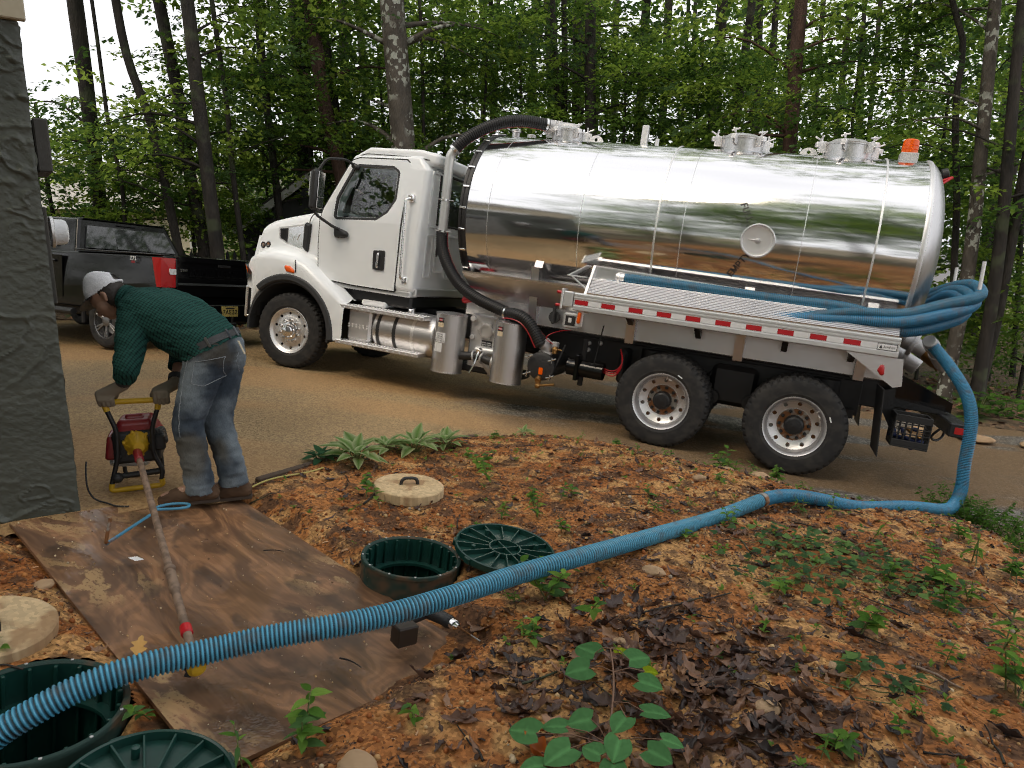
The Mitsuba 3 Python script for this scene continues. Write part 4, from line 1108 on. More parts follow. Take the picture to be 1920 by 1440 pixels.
# ---- hose trays along both sides with their striped rails
for s in (1, -1):
    S = np.diag([1, s, 1, 1])

    def ts(name, mesh, mat, smooth=False, holder=truck, **k):
        return tp(name, xf(mesh, S), mat, smooth, holder, **k)

    def tss(name, meshes, mat, smooth=False, holder=truck, **k):
        for m_ in meshes:
            ts(name, m_, mat, smooth, holder, **k)

    prof = Polygon([(1.18, 1.335), (1.275, 1.335), (1.292, 1.345), (1.292, 1.385), (1.284, 1.392), (1.284, 1.462), (1.290, 1.468), (1.290, 1.480), (1.283, 1.485), (1.283, 1.495), (1.290, 1.50), (1.290, 1.515), (1.275, 1.53), (1.18, 1.53)])
    v, f = vf(extrude(prof, 3.22))
    rail = ts('side_rail', (np.stack([1.775 - v[:, 2], v[:, 0], v[:, 1]], 1), f), 'mat_alu_paint')
    for k in range(11):
        x0 = 1.762 - k * .3025
        ts('red_stripe', rbox(x0 - .150, x0, 1.2845, 1.2862, 1.402, 1.453, .0003), 'mat_red_tape', False, rail)
        if k < 10:
            ts('white_stripe', rbox(x0 - .300, x0 - .1525, 1.2845, 1.2860, 1.402, 1.453, .0003), 'mat_white_tape', False, rail)
    # sloping ribbed plank between rail and trough
    rows = []
    for k in range(40):
        u = k / 39
        rows.append((1.275 - .155 * u, 1.528 + .155 * u, (0, .022, .022, 0)[k % 4]))
    P = np.array([[(x, y + h * .7, z + h * .7) for y, z, h in rows] for x in (1.64, -1.42)])
    ts('ribbed_plank', grid_mesh(P, False), 'mat_deck', False)
    tss('trough_wall', [rbox(-1.42, 1.645, 1.095, 1.125, 1.45, 1.695, .006), rbox(-1.42, 1.645, .985, 1.10, 1.46, 1.48, .004)], 'mat_deck', False)
    ts('trough_back', hullpts([(1.68, 1.005, 1.50), (1.68, .98, 1.50), (-1.42, 1.005, 1.50), (-1.42, .98, 1.50), (1.68, 1.01, 1.84), (1.68, .99, 1.84), (-1.42, 1.01, 1.735), (-1.42, .99, 1.735)]), 'mat_deck', False)
    ts('trough_lip', hullpts([(x, y, z + dz) for x, z in ((1.68, 1.838), (-1.42, 1.733)) for y in (.985, 1.025) for dz in (0, .018)]), 'mat_alu_bright', False)
    ts('trough_lip', rbox(-1.42, 1.645, 1.09, 1.13, 1.693, 1.708, .004), 'mat_alu_bright', False)
    ts('trough_end', cat(hullpts([(1.65, 1.27, 1.53), (1.68, 1.27, 1.53), (1.65, .98, 1.50), (1.68, .98, 1.5), (1.65, .98, 1.85), (1.68, .98, 1.85), (1.65, 1.03, 1.85), (1.68, 1.03, 1.85)])), 'mat_alu_bright', False)
    ts('tray_floor', rbox(-1.45, 1.70, .80, 1.19, 1.42, 1.455, .004), 'mat_aluminium', False)
    tss('tray_bracket', [*[hullpts([(x + dx, y, z) for dx in (-.03, .03) for y, z in ((1.12, 1.40), (1.12, 1.36), (.74, 1.38), (.74, 1.20))]) for x in (1.2, .45, -.45, -1.1)]], 'mat_frame', False)
    ts('junction_box', rbox(1.79, 1.90, 1.18, 1.29, 1.36, 1.535, .012), 'mat_alu_paint')
    ts('box_flange', rbox(1.90, 1.925, 1.14, 1.30, 1.33, 1.56, .006), 'mat_alu_bright')
    tss('red_glad_hand', [cyl((1.92, 1.25, 1.51), (1.99, 1.25, 1.515), .018), cyl((1.92, 1.25, 1.37), (1.99, 1.25, 1.37), .018)], 'mat_red_tape', 30)
    ts('marker_lamp', sphere_hull([(1.695, 1.26, 1.305, .02), (1.70, 1.26, 1.215, .02)], 2), 'mat_orange_lens', 40)
    ts('lamp_bracket', rbox(1.655, 1.735, 1.225, 1.245, 1.16, 1.36, .004), 'mat_aluminium')
    tss('fold_step', [rbox(1.70, 1.92, 1.02, 1.20, 1.70, 1.715, .004), beam((1.92, 1.1, 1.70), (1.70, 1.1, 1.84), .18, .015), rod((1.68, 1.19, 1.58), (1.86, 1.19, 1.70), .01), rod((1.70, 1.05, 1.70), (1.66, 1.05, 1.55), .01)], 'mat_alu_paint')
    v, f = vf(extrude(Polygon([(-1.00, 1.335), (-1.50, 1.335), (-1.535, 1.08), (-1.46, 1.055)]), .006))
    tri_ = ts('corner_plate', (np.stack([v[:, 0], 1.262 + v[:, 2], v[:, 1]], 1), f[:, ::-1]), 'mat_stainless')
    ts('red_lamp', sphere_hull([(-1.335, 1.268, 1.235, .022), (-1.345, 1.268, 1.175, .022), (-1.32, 1.266, 1.20, .02)], 2), 'mat_red_lens', 40, tri_)
    ts('mud_flap', hullpts([(-1.40, .66, 1.02), (-1.40, 1.20, 1.02), (-1.41, .66, 1.02), (-1.41, 1.20, 1.02), (-1.46, .66, .36), (-1.46, 1.2, .36), (-1.47, .66, .36), (-1.47, 1.2, .36)]), 'mat_plastic')
# maker's plate on the rail's end
mp = tp('maker_plate', rbox(-1.425, -1.255, 1.2865, 1.2885, 1.395, 1.458, .0005), 'mat_plastic', False, holder=rail)
_n = rail.replace('_001', '')
tp('plate_face', rbox(-1.42, -1.26, 1.2885, 1.2893, 1.400, 1.453, .0002), 'mat_white_tape', False, holder=truck)
tp('plate_lettering', cat(text('Amthor', .021, frame([-1.357, 1.2895, 1.4265], (0, 1, 0), (-1, 0, 0)), True, .0006), hullpts([(-1.272, 1.2893, 1.41), (-1.30, 1.2893, 1.41), (-1.286, 1.2893, 1.444), (-1.272, 1.29, 1.41), (-1.30, 1.29, 1.41), (-1.286, 1.29, 1.444)])), 'mat_plastic', False)

# ---- tail
for s in (1, -1):
    tp('tail_beam', hullpts([(-1.45, s * y, z) for y in (.36, .46) for z in (.90, 1.20)] + [(-2.15, s * y, z) for y in (.36, .46) for z in (.82, .92)]), 'mat_black_paint', False)
    tp('tail_bracket', hullpts([(x, s * y, z) for y in (.62, .66) for x, z in ((-1.45, .95), (-1.58, 1.0), (-1.62, .55), (-1.50, .75))]), 'mat_frame', False)
rb = tp('rear_bumper', cat(rbox(-2.20, -2.03, -1.10, 1.10, .665, .80, .012), rbox(-2.10, -1.5, .36, .46, .78, .9, .01), rbox(-2.10, -1.5, -.46, -.36, .78, .9, .01)), 'mat_frame', False)
tp('end_reflector', rbox(-2.165, -2.075, 1.101, 1.104, .70, .765, .001), 'mat_red_lens', False, holder=rb)
tp('tow_cable', tube(spline([(-2.0, .9, .70), (-1.95, .85, .60), (-2.02, .75, .56), (-2.1, .6, .62), (-2.1, .4, .68)], 24), .012, 8), 'mat_plastic', 40)
for s in (1, -1):
    tp('hose_hanger', bent([(-1.72, s * .55, 1.80), (-1.95, s * .58, 1.83), (-2.12, s * .60, 1.93), (-2.10, s * .60, 2.36)], .018, 10, rad=.06), 'mat_alu_bright', 40)
# outlet valve
ov = tps('outlet_valve', [cyl((-1.60, .15, 1.50), (-1.86, .20, 1.40), .085), cyl((-1.70, .17, 1.46), (-1.74, .175, 1.445), .13), cyl((-1.55, -.1, 1.35), (-1.85, -.05, 1.2), .09), cyl((-1.68, -.08, 1.28), (-1.72, -.075, 1.265), .14)], 'mat_cast', 35)
tp('valve_body', cat(cyl((-1.86, .20, 1.40), (-1.98, .24, 1.32), .10), cyl((-1.98, .24, 1.32), (-2.03, .26, 1.28), .09)), 'mat_brass', 35, holder=ov)
# ------------------------------------------------------------------ the black pickup: x to its right along the tailgate, y forward, z up
from scipy.spatial.transform import Rotation
PK = np.eye(4)
PK[:3, :3] = Rotation.from_euler('ZYX', [1.1047, .0763, .0408]).as_matrix()
PK[:3, 3] = [-4.9087, 9.614, 0.0666]
pick = thing('pickup', 'black pickup with its tailgate towards the white truck', 'pickup')


def pp(name, mesh, mat, smooth=30, holder=pick, **k):
    return part(holder, name, mesh, mat, smooth, M=PK, **k)


body = sphere_hull([(x, y, z, .05) for x, y, z in ((.05, .06, .62), (1.98, .06, .62), (.05, .06, 1.05), (1.98, .06, 1.05), (.09, .07, 1.385), (1.94, .07, 1.385), (.05, 5.55, .6), (1.98, 5.55, .6), (.10, 5.5, 1.30), (1.93, 5.5, 1.30), (.3, 5.7, .8), (1.7, 5.7, .8))], 3)
for wx, wy in ((0, 1.25), (0, 4.75)):
    for x in (-.2, 1.68):
        body = body - Manifold.cylinder(.55, .52, .52, 48).rotate([0, 90, 0]).translate([x, wy, .42])
body = body - Manifold.cube([1.66, 1.82, 1.0]).translate([.185, .12, .88])
pp('body', body, 'mat_black_paint', 30)
pp('cab', sphere_hull([(x, y, z, .06) for x, y, z in ((.14, 2.10, 1.36), (1.89, 2.10, 1.36), (.30, 2.30, 1.85), (1.73, 2.30, 1.85), (.32, 3.9, 1.87), (1.71, 3.9, 1.87), (.14, 4.65, 1.36), (1.89, 4.65, 1.36))], 3), 'mat_black_paint', 30)
pp('roof_spoiler', rbox(.32, 1.71, 2.24, 2.40, 1.895, 1.92, .01), 'mat_black_paint', 30)


def slab(c, n=(0, 0, 0), t=.012):
    c = np.asarray(c, float)
    nn = np.cross(c[1] - c[0], c[2] - c[0])
    nn /= np.linalg.norm(nn)
    return hullpts(np.vstack([c - nn * t, c + nn * t]))


rw = pp('rear_window', slab([(.235, 2.07, 1.46), (1.795, 2.07, 1.46), (1.68, 2.205, 1.80), (.35, 2.205, 1.80)], t=.02), 'mat_dark_glass', False)
pp('sliding_pane', slab([(.75, 2.055, 1.47), (1.28, 2.055, 1.47), (1.25, 2.192, 1.79), (.78, 2.192, 1.79)], t=.012), 'mat_dark_glass', False, holder=rw)
pp('brake_light', rbox(.85, 1.18, 2.215, 2.25, 1.845, 1.868, .004), 'mat_plastic', False)
for s in (0, 1):
    S = np.diag([1., 1, 1, 1])
    if s:
        S[0, 0] = -1
        S[0, 3] = 2.03

    def ps(name, mesh, mat, smooth=30, holder=pick, **k):
        return pp(name, xf(mesh, S), mat, smooth, holder, **k)

    ps('side_window', slab([(.105, 2.5, 1.46), (.105, 3.20, 1.46), (.235, 3.20, 1.81), (.235, 2.62, 1.81)], t=.016), 'mat_dark_glass', False)
    ps('side_window', slab([(.105, 3.32, 1.46), (.105, 4.35, 1.46), (.235, 3.95, 1.81), (.235, 3.32, 1.81)], t=.016), 'mat_dark_glass', False)
    tl = ps('tail_light', hullpts([(-.006, .015, 1.395), (.20, -.022, 1.395), (-.006, .015, .99), (.20, -.022, .99), (-.006, .20, 1.395), (-.008, .12, 1.26), (.16, -.028, 1.2), (-.006, .11, .99), (.20, .10, 1.395), (.2, .1, .99)]), 'mat_red_lens', False)
    ps('reverse_lens', cat(hullpts([(.10, -.032, 1.25), (.205, -.030, 1.25), (.10, -.034, 1.17), (.205, -.032, 1.17), (.1, 0, 1.25), (.2, 0, 1.17)])), 'mat_white_tape', False, holder=tl)
    ps('lens_bezel', cat(rbox(.198, .222, -.033, .05, 1.0, 1.39, .006)), 'mat_plastic', False, holder=tl)
    d1 = ps('door', slab([(-.004, 2.25, .70), (-.004, 3.22, .70), (-.004, 3.22, 1.33), (-.004, 2.25, 1.33)], t=.006), 'mat_black_paint', False)
    ps('handle', rbox(-.04, -.01, 2.38, 2.58, 1.22, 1.26, .01), 'mat_black_paint', False, holder=d1)
    d2 = ps('door', slab([(-.004, 3.25, .70), (-.004, 4.30, .70), (-.004, 4.30, 1.33), (-.004, 3.25, 1.33)], t=.006), 'mat_black_paint', False)
    ps('handle', rbox(-.04, -.01, 3.36, 3.56, 1.22, 1.26, .01), 'mat_black_paint', False, holder=d2)
    ps('running_board', rod((-.03, 1.95, .50), (-.03, 4.1, .50), .05), 'mat_plastic')
    ps('side_mirror', sphere_hull([(-.12, 4.30, 1.52, .07), (-.22, 4.32, 1.52, .07), (-.12, 4.3, 1.40, .07), (-.22, 4.32, 1.40, .07)], 2), 'mat_black_paint')
    ps('bed_rail', rbox(.02, .17, .05, 2.02, 1.425, 1.445, .008), 'mat_plastic', False)
    for wy in (1.25, 4.75):
        ps('arch_trim', arc_strip(.50, .555, -.005, -.025, 0, 180, 40, (wy, .42)) if False else xf(arc_strip(.50, .56, -.03, .012, -8, 188, 40, (0, 0)), frame([0, wy, .42], (0, 0, 1), (0, 1, 0)) @ np.diag([1, 1, 1, 1])), 'mat_plastic', 40)
    for wy in (1.25, 4.75):
        Mw = frame([.12, wy, .41], (-1, 0, 0), (0, math.cos(.3 + wy), math.sin(.3 + wy)))
        tv = (TYRE[0] * [.80, .80, .98], TYRE[1])
        wk = ps('wheel', xf(tv, Mw), 'mat_tyre', 25)
        sp = [lathe([(.255, .10), (.262, .12), (.25, .125), (.235, .10), (.23, -.08)], 56)]
        for i in range(6):
            for da in (-.10, .10):
                a = i * PI / 3
                c, s_ = math.cos(a + da), math.sin(a + da)
                c2, s2 = math.cos(a + da * 1.9), math.sin(a + da * 1.9)
                sp.append(beam((.05 * c, .05 * s_, .09), (.245 * c, .245 * s_, .105), .03, .028, (0, 0, 1)))
        sp.append(lathe([(.085, .07), (.08, .11), (.04, .12), (.0005, .12)], 32))
        ps('rim', xf(cat(*sp), Mw), 'mat_dark_alloy', 35, holder=wk)
        ps('brake', xf(lathe([(.19, .0), (.0005, .0)], 40), Mw), 'mat_cast', 30, holder=wk)
# tailgate
tg = pp('tailgate', rbox(.215, 1.815, -.035, .05, .86, 1.425, .012), 'mat_black_paint', False)
pp('upper_lip', hullpts([(x, y, z) for x in (.22, 1.81) for y, z in ((-.036, 1.41), (-.036, 1.36), (-.055, 1.355), (-.055, 1.425), (.05, 1.44), (.05, 1.42))]), 'mat_black_paint', False, holder=tg)
pp('band', hullpts([(x, y, z) for x in (.40, 1.63) for y, z in ((-.036, 1.29), (-.048, 1.28), (-.048, 1.15), (-.036, 1.14))]), 'mat_black_paint', False, holder=tg)
pp('lower_crease', hullpts([(x, y, z) for x in (.22, 1.81) for y, z in ((-.036, 1.06), (-.052, 1.03), (-.036, .98))]), 'mat_black_paint', False, holder=tg)
pp('tailgate_lettering', cat(*[text(ch, .085, frame([.515 + .125 * i, -.048, 1.215], (0, -1, 0), (1, 0, 0)), True, .012) for i, ch in enumerate('CHEVROLET')]), 'mat_black_paint', False, holder=tg)
pp('badge', cat(text('1500', .035, frame([.32, -.036, 1.24], (0, -1, 0), (1, 0, 0)), True, .006)), 'mat_chrome', False, holder=tg)
pp('handle', rbox(.90, 1.13, -.05, -.02, 1.30, 1.35, .01), 'mat_plastic', False, holder=tg)
pp('side_decal', text('Z71', .055, frame([-.002, .60, 1.36], (-1, 0, 0), (0, -1, 0)), True, .003), 'mat_white_tape', False)
pp('side_decal', text('4X4', .03, frame([-.003, .60, 1.31], (-1, 0, 0), (0, -1, 0)), True, .003), 'mat_red_tape', False)
bu = pp('bumper', cat(hullpts([(x, y, z) for x, y in ((-.01, .10), (-.01, -.10), (.25, -.20), (.72, -.22), (.72, .1)) for z in (.50, .74)]), hullpts([(x, y, z) for x, y in ((2.04, .10), (2.04, -.10), (1.78, -.20), (1.31, -.22), (1.31, .1)) for z in (.50, .74)]), rbox(.70, 1.33, -.16, .1, .50, .76, .015)), 'mat_black_paint', False)
pp('step_pad', cat(rbox(.15, .70, -.215, .02, .74, .755, .004), rbox(1.33, 1.88, -.215, .02, .74, .755, .004)), 'mat_plastic', False, holder=bu)
pp('corner_step', cat(hullpts([(1.62, -.215, .72), (1.70, -.215, .72), (1.80, -.20, .56), (1.88, -.19, .56), (1.62, -.205, .72), (1.88, -.18, .56)])), 'mat_alu_bright', False, holder=bu)
lp = pp('license_plate', rbox(.862, 1.168, -.172, -.166, .585, .737, .002), 'mat_plate', False)
princ('mat_plate', (.62, .50, .16), .5)
pp('plate_number', text('47AE325', .062, frame([1.015, -.1725, .655], (0, -1, 0), (1, 0, 0)), True, .0015), 'mat_plastic', False, holder=lp)
pp('plate_band', rbox(.93, 1.10, -.1735, -.172, .70, .722, .0005), 'mat_cab_trim', False, holder=lp)
pp('hitch', cat(rbox(.95, 1.08, -.25, .1, .40, .50, .01), rod((1.015, -.22, .5), (1.015, -.22, .58), .02)), 'mat_frame', False)
pp('underbody', rbox(.3, 1.7, .2, 5.3, .42, .62, .02), 'mat_frame', False)
pp('bed_floor', rbox(.19, 1.84, .12, 1.94, .86, .885, .004), 'mat_plastic', False)
# ------------------------------------------------------------------ the man bending over the machine
def bones(segs, edge=.02, n=3, smooth=8):
    """union of hulls of spheres, refined and smoothed: one continuous skin"""
    m = Manifold()
    for s in segs:
        m = m + sphere_hull(s, n)
    m = m.refine_to_length(edge)
    v, f = vf(m)
    t = trimesh.Trimesh(v, f, process=True)
    trimesh.smoothing.filter_taubin(t, .5, -.52, smooth)
    return np.array(t.vertices), np.array(t.faces)


def S_(p, r):
    return (*p, r)


J = dict(anL=(-1.965, 4.145, .125), toL=(-2.155, 4.085, .075), heL=(-1.895, 4.165, .085), knL=(-2.035, 4.215, .515), hiL=(-1.945, 4.345, .885),
         anR=(-1.815, 4.30, .095), toR=(-2.00, 4.24, .05), heR=(-1.745, 4.315, .05), knR=(-1.925, 4.40, .495), hiR=(-1.895, 4.525, .885),
         pel=(-1.92, 4.435, .915), wai=(-1.985, 4.44, 1.02), mid=(-2.13, 4.445, 1.135), che=(-2.285, 4.445, 1.20), nec=(-2.435, 4.44, 1.265), hed=(-2.570, 4.445, 1.285),
         shL=(-2.325, 4.275, 1.175), shR=(-2.36, 4.615, 1.185), elL=(-2.345, 4.165, .885), elR=(-2.27, 4.72, .90), wrL=(-2.43, 4.25, .755), wrR=(-2.225, 4.49, .715))
J = {k: np.array(v) for k, v in J.items()}
man = thing('person', 'man in white cap, green checked shirt and jeans bending over a yellow handled machine', 'person')
lat = np.array([.15, .99, 0]) / 1.0012                    # across the body, away from the camera


def two(p, w, r):
    return [S_(J[p] - lat * w, r), S_(J[p] + lat * w, r)]


hd = np.array([-.80, .0, -.60])                           # where the face looks
hu = np.array([-.60, 0, .80])                             # the head's up
hu = hu / np.linalg.norm(hu)
Hc = J['hed']
up_ = np.array([-.64, .02, .77])
up_ /= np.linalg.norm(up_)
fw = np.array([-.77, -.08, -.62])
fw = fw - up_ * (fw @ up_)
fw /= np.linalg.norm(fw)
sd = np.cross(up_, fw)                                    # the head's side


def hp(f, s, u):
    return Hc + fw * f + sd * s + up_ * u


skin = [[S_(hp(-.02, 0, .045), .092), S_(hp(.02, 0, .03), .085)], [S_(hp(.03, 0, .02), .078), S_(hp(.055, 0, -.085), .040)], [S_(hp(.05, .03, -.03), .05), S_(hp(.05, -.03, -.03), .05), S_(hp(.065, 0, -.095), .028)],
        [S_(hp(.098, 0, -.005), .012), S_(hp(.118, 0, -.045), .015)], [S_(hp(.09, .02, -.075), .012), S_(hp(.09, -.02, -.075), .012)], [S_(hp(.086, .035, .012), .016), S_(hp(.086, -.035, .012), .016)],
        [S_(hp(-.03, 0, -.05), .062), S_(J['nec'], .068)], [S_(J['nec'], .07), S_(J['che'], .12)],
        two('che', .10, .11) + two('mid', .08, .12), two('mid', .08, .12) + two('pel', .08, .12)]
for s in 'LR':
    skin += [[S_(J['sh' + s], .062), S_(J['el' + s], .045)], [S_(J['el' + s], .045), S_(J['wr' + s], .030)], [S_(J['che'], .1), S_(J['sh' + s], .07)],
             [S_(J['hi' + s], .09), S_(J['kn' + s], .058)], [S_(J['kn' + s], .058), S_(J['an' + s], .042)], [S_(J['an' + s], .04), S_(J['to' + s], .03)], [S_(J['pel'], .11), S_(J['hi' + s], .09)]]
for s in (1, -1):
    skin.append([S_(hp(-.018, s * .088, .015), .014), S_(hp(-.012, s * .092, -.03), .011), S_(hp(-.028, s * .098, .0), .012)])


# hands on the machine's bar
def hand(wr, bar, bdir, palm_n, thumb_side, rad=.016):
    """segments of a gloved hand closing round a bar: bar point, bar direction, direction from bar to palm"""
    bdir = bdir / np.linalg.norm(bdir)
    n_ = palm_n - bdir * (palm_n @ bdir)
    n_ /= np.linalg.norm(n_)
    c = np.cross(bdir, n_)
    seg = [[S_(wr, .034), S_(bar + n_ * .045 + bdir * .028, .024), S_(bar + n_ * .045 - bdir * .030, .024)], [S_(bar + n_ * .043 + bdir * .03, .022), S_(bar + n_ * .043 - bdir * .032, .022), S_(bar + n_ * .03 + c * .035 + bdir * .03, .015), S_(bar + n_ * .03 + c * .035 - bdir * .03, .015)]]
    for i, (o, ln) in enumerate(((.034, .95), (.012, 1.06), (-.011, 1.0), (-.033, .8))):
        q = [bar + bdir * o + n_ * .034 + c * .034, bar + bdir * o - n_ * (.004) + c * .044 * ln, bar + bdir * o - n_ * .034 * ln + c * .022, bar + bdir * o - n_ * .030 * ln - c * .010]
        r = (.0125, .0118, .011, .0098)
        seg += [[S_(q[k], r[k]), S_(q[k + 1], r[k + 1])] for k in range(3)]
    t = [bar + n_ * .045 + bdir * .036 * thumb_side, bar + bdir * .055 * thumb_side + n_ * .02 - c * .022, bar + bdir * .045 * thumb_side - n_ * .016 - c * .030, bar + bdir * .030 * thumb_side - n_ * .034 - c * .018]
    seg += [[S_(t[k], (.016, .0145, .0125, .011)[k]), S_(t[k + 1], (.016, .0145, .0125, .011)[k + 1])] for k in range(3)]
    return seg


BARL, BARR = np.array([-2.560, 4.245, .665]), np.array([-2.265, 4.36, .660])
bd = BARR - BARL
handL = hand(J['wrL'], BARL + np.array([0.01, 0, -.02]), np.array([-.25, -.1, -1.0]) * .3 + bd * .5, np.array([.35, -.15, .9]), 1)
handL = hand(J['wrL'], BARL + bd * .05, bd, np.array([.15, -.55, .8]), 1)
handR = hand(J['wrR'], BARR - bd * .0 + np.array([.012, 0, -.01]), bd, np.array([.25, .35, .9]), -1)
body_skin = bones(skin + handL + handR, .015, 3, 4)


def m_skin(p, n, uv):
    return mix((.27, .15, .10), (.36, .21, .145), fbm(p.x * 20, p.y * 20, p.z * 20, 2))


princ('mat_skin', proc(m_skin), .5, specular=.4)
scene[man] = ply(body_skin, 'mat_skin', smooth=True)


def wrinkle(mesh, amp, freq, seed, stretch=(1, 1, 1)):
    v, f = mesh
    t = trimesh.Trimesh(v, f, process=False)
    n = t.vertex_normals
    q = v * np.asarray(stretch) * freq
    w = np.abs(meshkit.fbm(q, 3, seed) - .5) * 2
    return v + n * ((.5 - w) * amp)[:, None], f


shirt_seg = [[S_(J['nec'] + np.array([.02, 0, -.01]), .086), S_(J['che'] + np.array([0, 0, .0]), .14)], two('che', .13, .128) + two('mid', .10, .150), two('mid', .10, .150) + two('wai', .08, .148),
             two('wai', .085, .145) + [S_(J['pel'] - lat * .085 + [.01, 0, .02], .140), S_(J['pel'] + lat * .085 + [.01, 0, .02], .140)], [S_(J['mid'] + np.array([-.05, 0, -.10]), .11), S_(J['wai'] + np.array([-.07, 0, -.06]), .10), S_(J['che'] + np.array([-.02, 0, -.05]), .11)]]
for s in 'LR':
    d = J['wr' + s] - J['el' + s]
    e2 = J['el' + s] + d * .30
    shirt_seg += [[S_(J['che'], .12), S_(J['sh' + s], .092)], [S_(J['sh' + s], .092), S_(J['el' + s], .070)], [S_(J['el' + s], .068), S_(e2, .058)]]
shirt = bones(shirt_seg, .012, 3, 9)
shirt = wrinkle(shirt, .022, 9.0, 41, (1.0, .8, 2.0))
shirt = wrinkle(shirt, .006, 26.0, 43, (.6, 1, 1.4))
# cut the shirt at the belt line
tm = trimesh.Trimesh(*shirt, process=False)
cutn = np.array([-.45, 0, .89])
keep = ((shirt[0] - (J['pel'] + np.array([.02, 0, .055]))) @ (cutn / np.linalg.norm(cutn)) > 0)
f = shirt[1][keep[shirt[1]].any(1)]
shirt = (shirt[0], f)


def m_shirt(p, n, uv):
    a = (-.86 * p.x + .50 * p.z)
    b = (.50 * p.x + .86 * p.z) + .9 * p.y
    s1 = smoothstep(.35, .65, dr.abs(dr.sin(a * 165.0)))
    s2 = smoothstep(.35, .65, dr.abs(dr.sin(b * 165.0)))
    k = (s1 + s2) * .5
    return mix((.005, .012, .013), (.017, .068, .057), k) * (.8 + .4 * fbm(p.x * 90, p.y * 90, p.z * 90, 2))


princ('mat_shirt', proc(m_shirt), .8, specular=.1)
part(man, 'shirt', shirt, 'mat_shirt', True)
cuffs = [lathe([(.055, -.02), (.066, -.02), (.066, .025), (.056, .025)], 24, frame(J['el' + s] + (J['wr' + s] - J['el' + s]) * .42, J['wr' + s] - J['el' + s])) for s in 'LR']
for c in cuffs:
    part(man, 'sleeve_cuff', wrinkle(vf(c), .004, 40, 3), 'mat_shirt', True)
part(man, 'collar', lathe([(.068, -.01), (.088, -.018), (.085, .022), (.074, .030), (.066, .02)], 32, frame(J['nec'] + np.array([-.022, 0, .012]), J['hed'] - J['nec'] + np.array([0, 0, .02]))), 'mat_shirt', True)
jeans_seg = [two('pel', .085, .136) + [S_(J['hiL'], .128), S_(J['hiR'], .128)], [S_(J['pel'] - lat * .085 + [.0, 0, .045], .138), S_(J['pel'] + lat * .085 + [.0, 0, .045], .138), S_(J['pel'] - lat * .085, .136), S_(J['pel'] + lat * .085, .136)]]
for s in 'LR':
    an = J['an' + s]
    kn = J['kn' + s]
    jeans_seg += [[S_(J['hi' + s], .126), S_(kn, .086)], [S_(kn, .086), S_(an + np.array([0, 0, .10]), .074)], [S_(an + np.array([0, 0, .10]), .074), S_(an + np.array([.005, 0, -.005]), .080)]]
jeans = bones(jeans_seg, .013, 3, 8)
v, f = jeans
h = np.clip((.62 - v[:, 2]) / .5, 0, 1)
low = wrinkle((v, f), .030, 8.5, 51, (.8, .8, 2.6))[0]
jeans = (v + (low - v) * (.35 + .65 * h)[:, None], f)
jeans = wrinkle(jeans, .006, 30, 53, (.8, .8, 1.6))
v, f = jeans
keep = (v[:, 2] > .085) & (((v - (J['pel'] + np.array([.0, 0, .10]))) @ (cutn / np.linalg.norm(cutn))) < 0)
jeans = (v, f[keep[f].all(1)])


def m_jeans(p, n, uv):
    a = fbm(p.x * 6, p.y * 6, p.z * 4, 4)
    c = mix((.030, .040, .054), (.145, .172, .195), smoothstep(.3, .7, a))
    c = mix(c, mi.Color3f(.07, .06, .042), .65 * smoothstep(.50, .68, fbm(p.x * 4 + 9, p.y * 4, p.z * 3, 3)))
    return c * (.8 + .4 * noise(p.x * 320, p.y * 320, p.z * 90))


princ('mat_jeans', proc(m_jeans), .85, specular=.12)
part(man, 'jeans', jeans, 'mat_jeans', True)
# belt, pocket stitches
bn = cutn / np.linalg.norm(cutn)


def ring_at(c, normal, mesh, r_out, w, n=56):
    """a band hugging a mesh where a plane cuts it"""
    t = trimesh.Trimesh(*mesh, process=False)
    M = frame(c, normal, (1, 0, 0))
    P = []
    for a in np.linspace(0, 2 * PI, n, endpoint=False):
        d = M[:3, 0] * math.cos(a) + M[:3, 1] * math.sin(a)
        s = (t.vertices - c)
        k = np.abs(s @ M[:3, 2]) < .03
        proj_ = s[k] @ d
        side = np.abs(s[k] @ np.cross(M[:3, 2], d)) < .05
        P.append((c, d, np.percentile(proj_[side], 97) if side.any() else .15))
    R = np.array([p[2] for p in P])
    R = (R + np.roll(R, 1) + np.roll(R, -1)) / 3 + r_out
    rows = []
    for (c_, d, _), r in zip(P, R):
        rows.append([c_ + d * (r - .012) - M[:3, 2] * w, c_ + d * (r + .004) - M[:3, 2] * w, c_ + d * (r + .004) + M[:3, 2] * w, c_ + d * (r - .012) + M[:3, 2] * w])
    rows.append(rows[0])
    return grid_mesh(np.array(rows)), M, R


fulljeans = bones(jeans_seg, .02, 3, 8)
bc_ = J['pel'] + np.array([.0, 0, .085])
bm, BM, BR = ring_at(bc_, bn, fulljeans, .004, .021)
bk = part(man, 'belt', bm, 'mat_cab_trim', 40)
for a in np.radians([-20, 20, -75, -125, 75]):
    i = int(round((a % (2 * PI)) / (2 * PI) * 56)) % 56
    d = BM[:3, 0] * math.cos(a) + BM[:3, 1] * math.sin(a)
    part(bk, 'belt_loop', xf(rbox(-.006, .006, -.008, .008, -.034, .034, .003), frame(bc_ + d * (BR[i] + .006), bn, d)), 'mat_jeans', False)
# knife clip and strap end at the back of the belt
part(man, 'strap_end', beam(bc_ + np.array([.165, -.02, .01]), bc_ + np.array([.205, -.03, -.075]), .018, .006), 'mat_tan_trim', False)
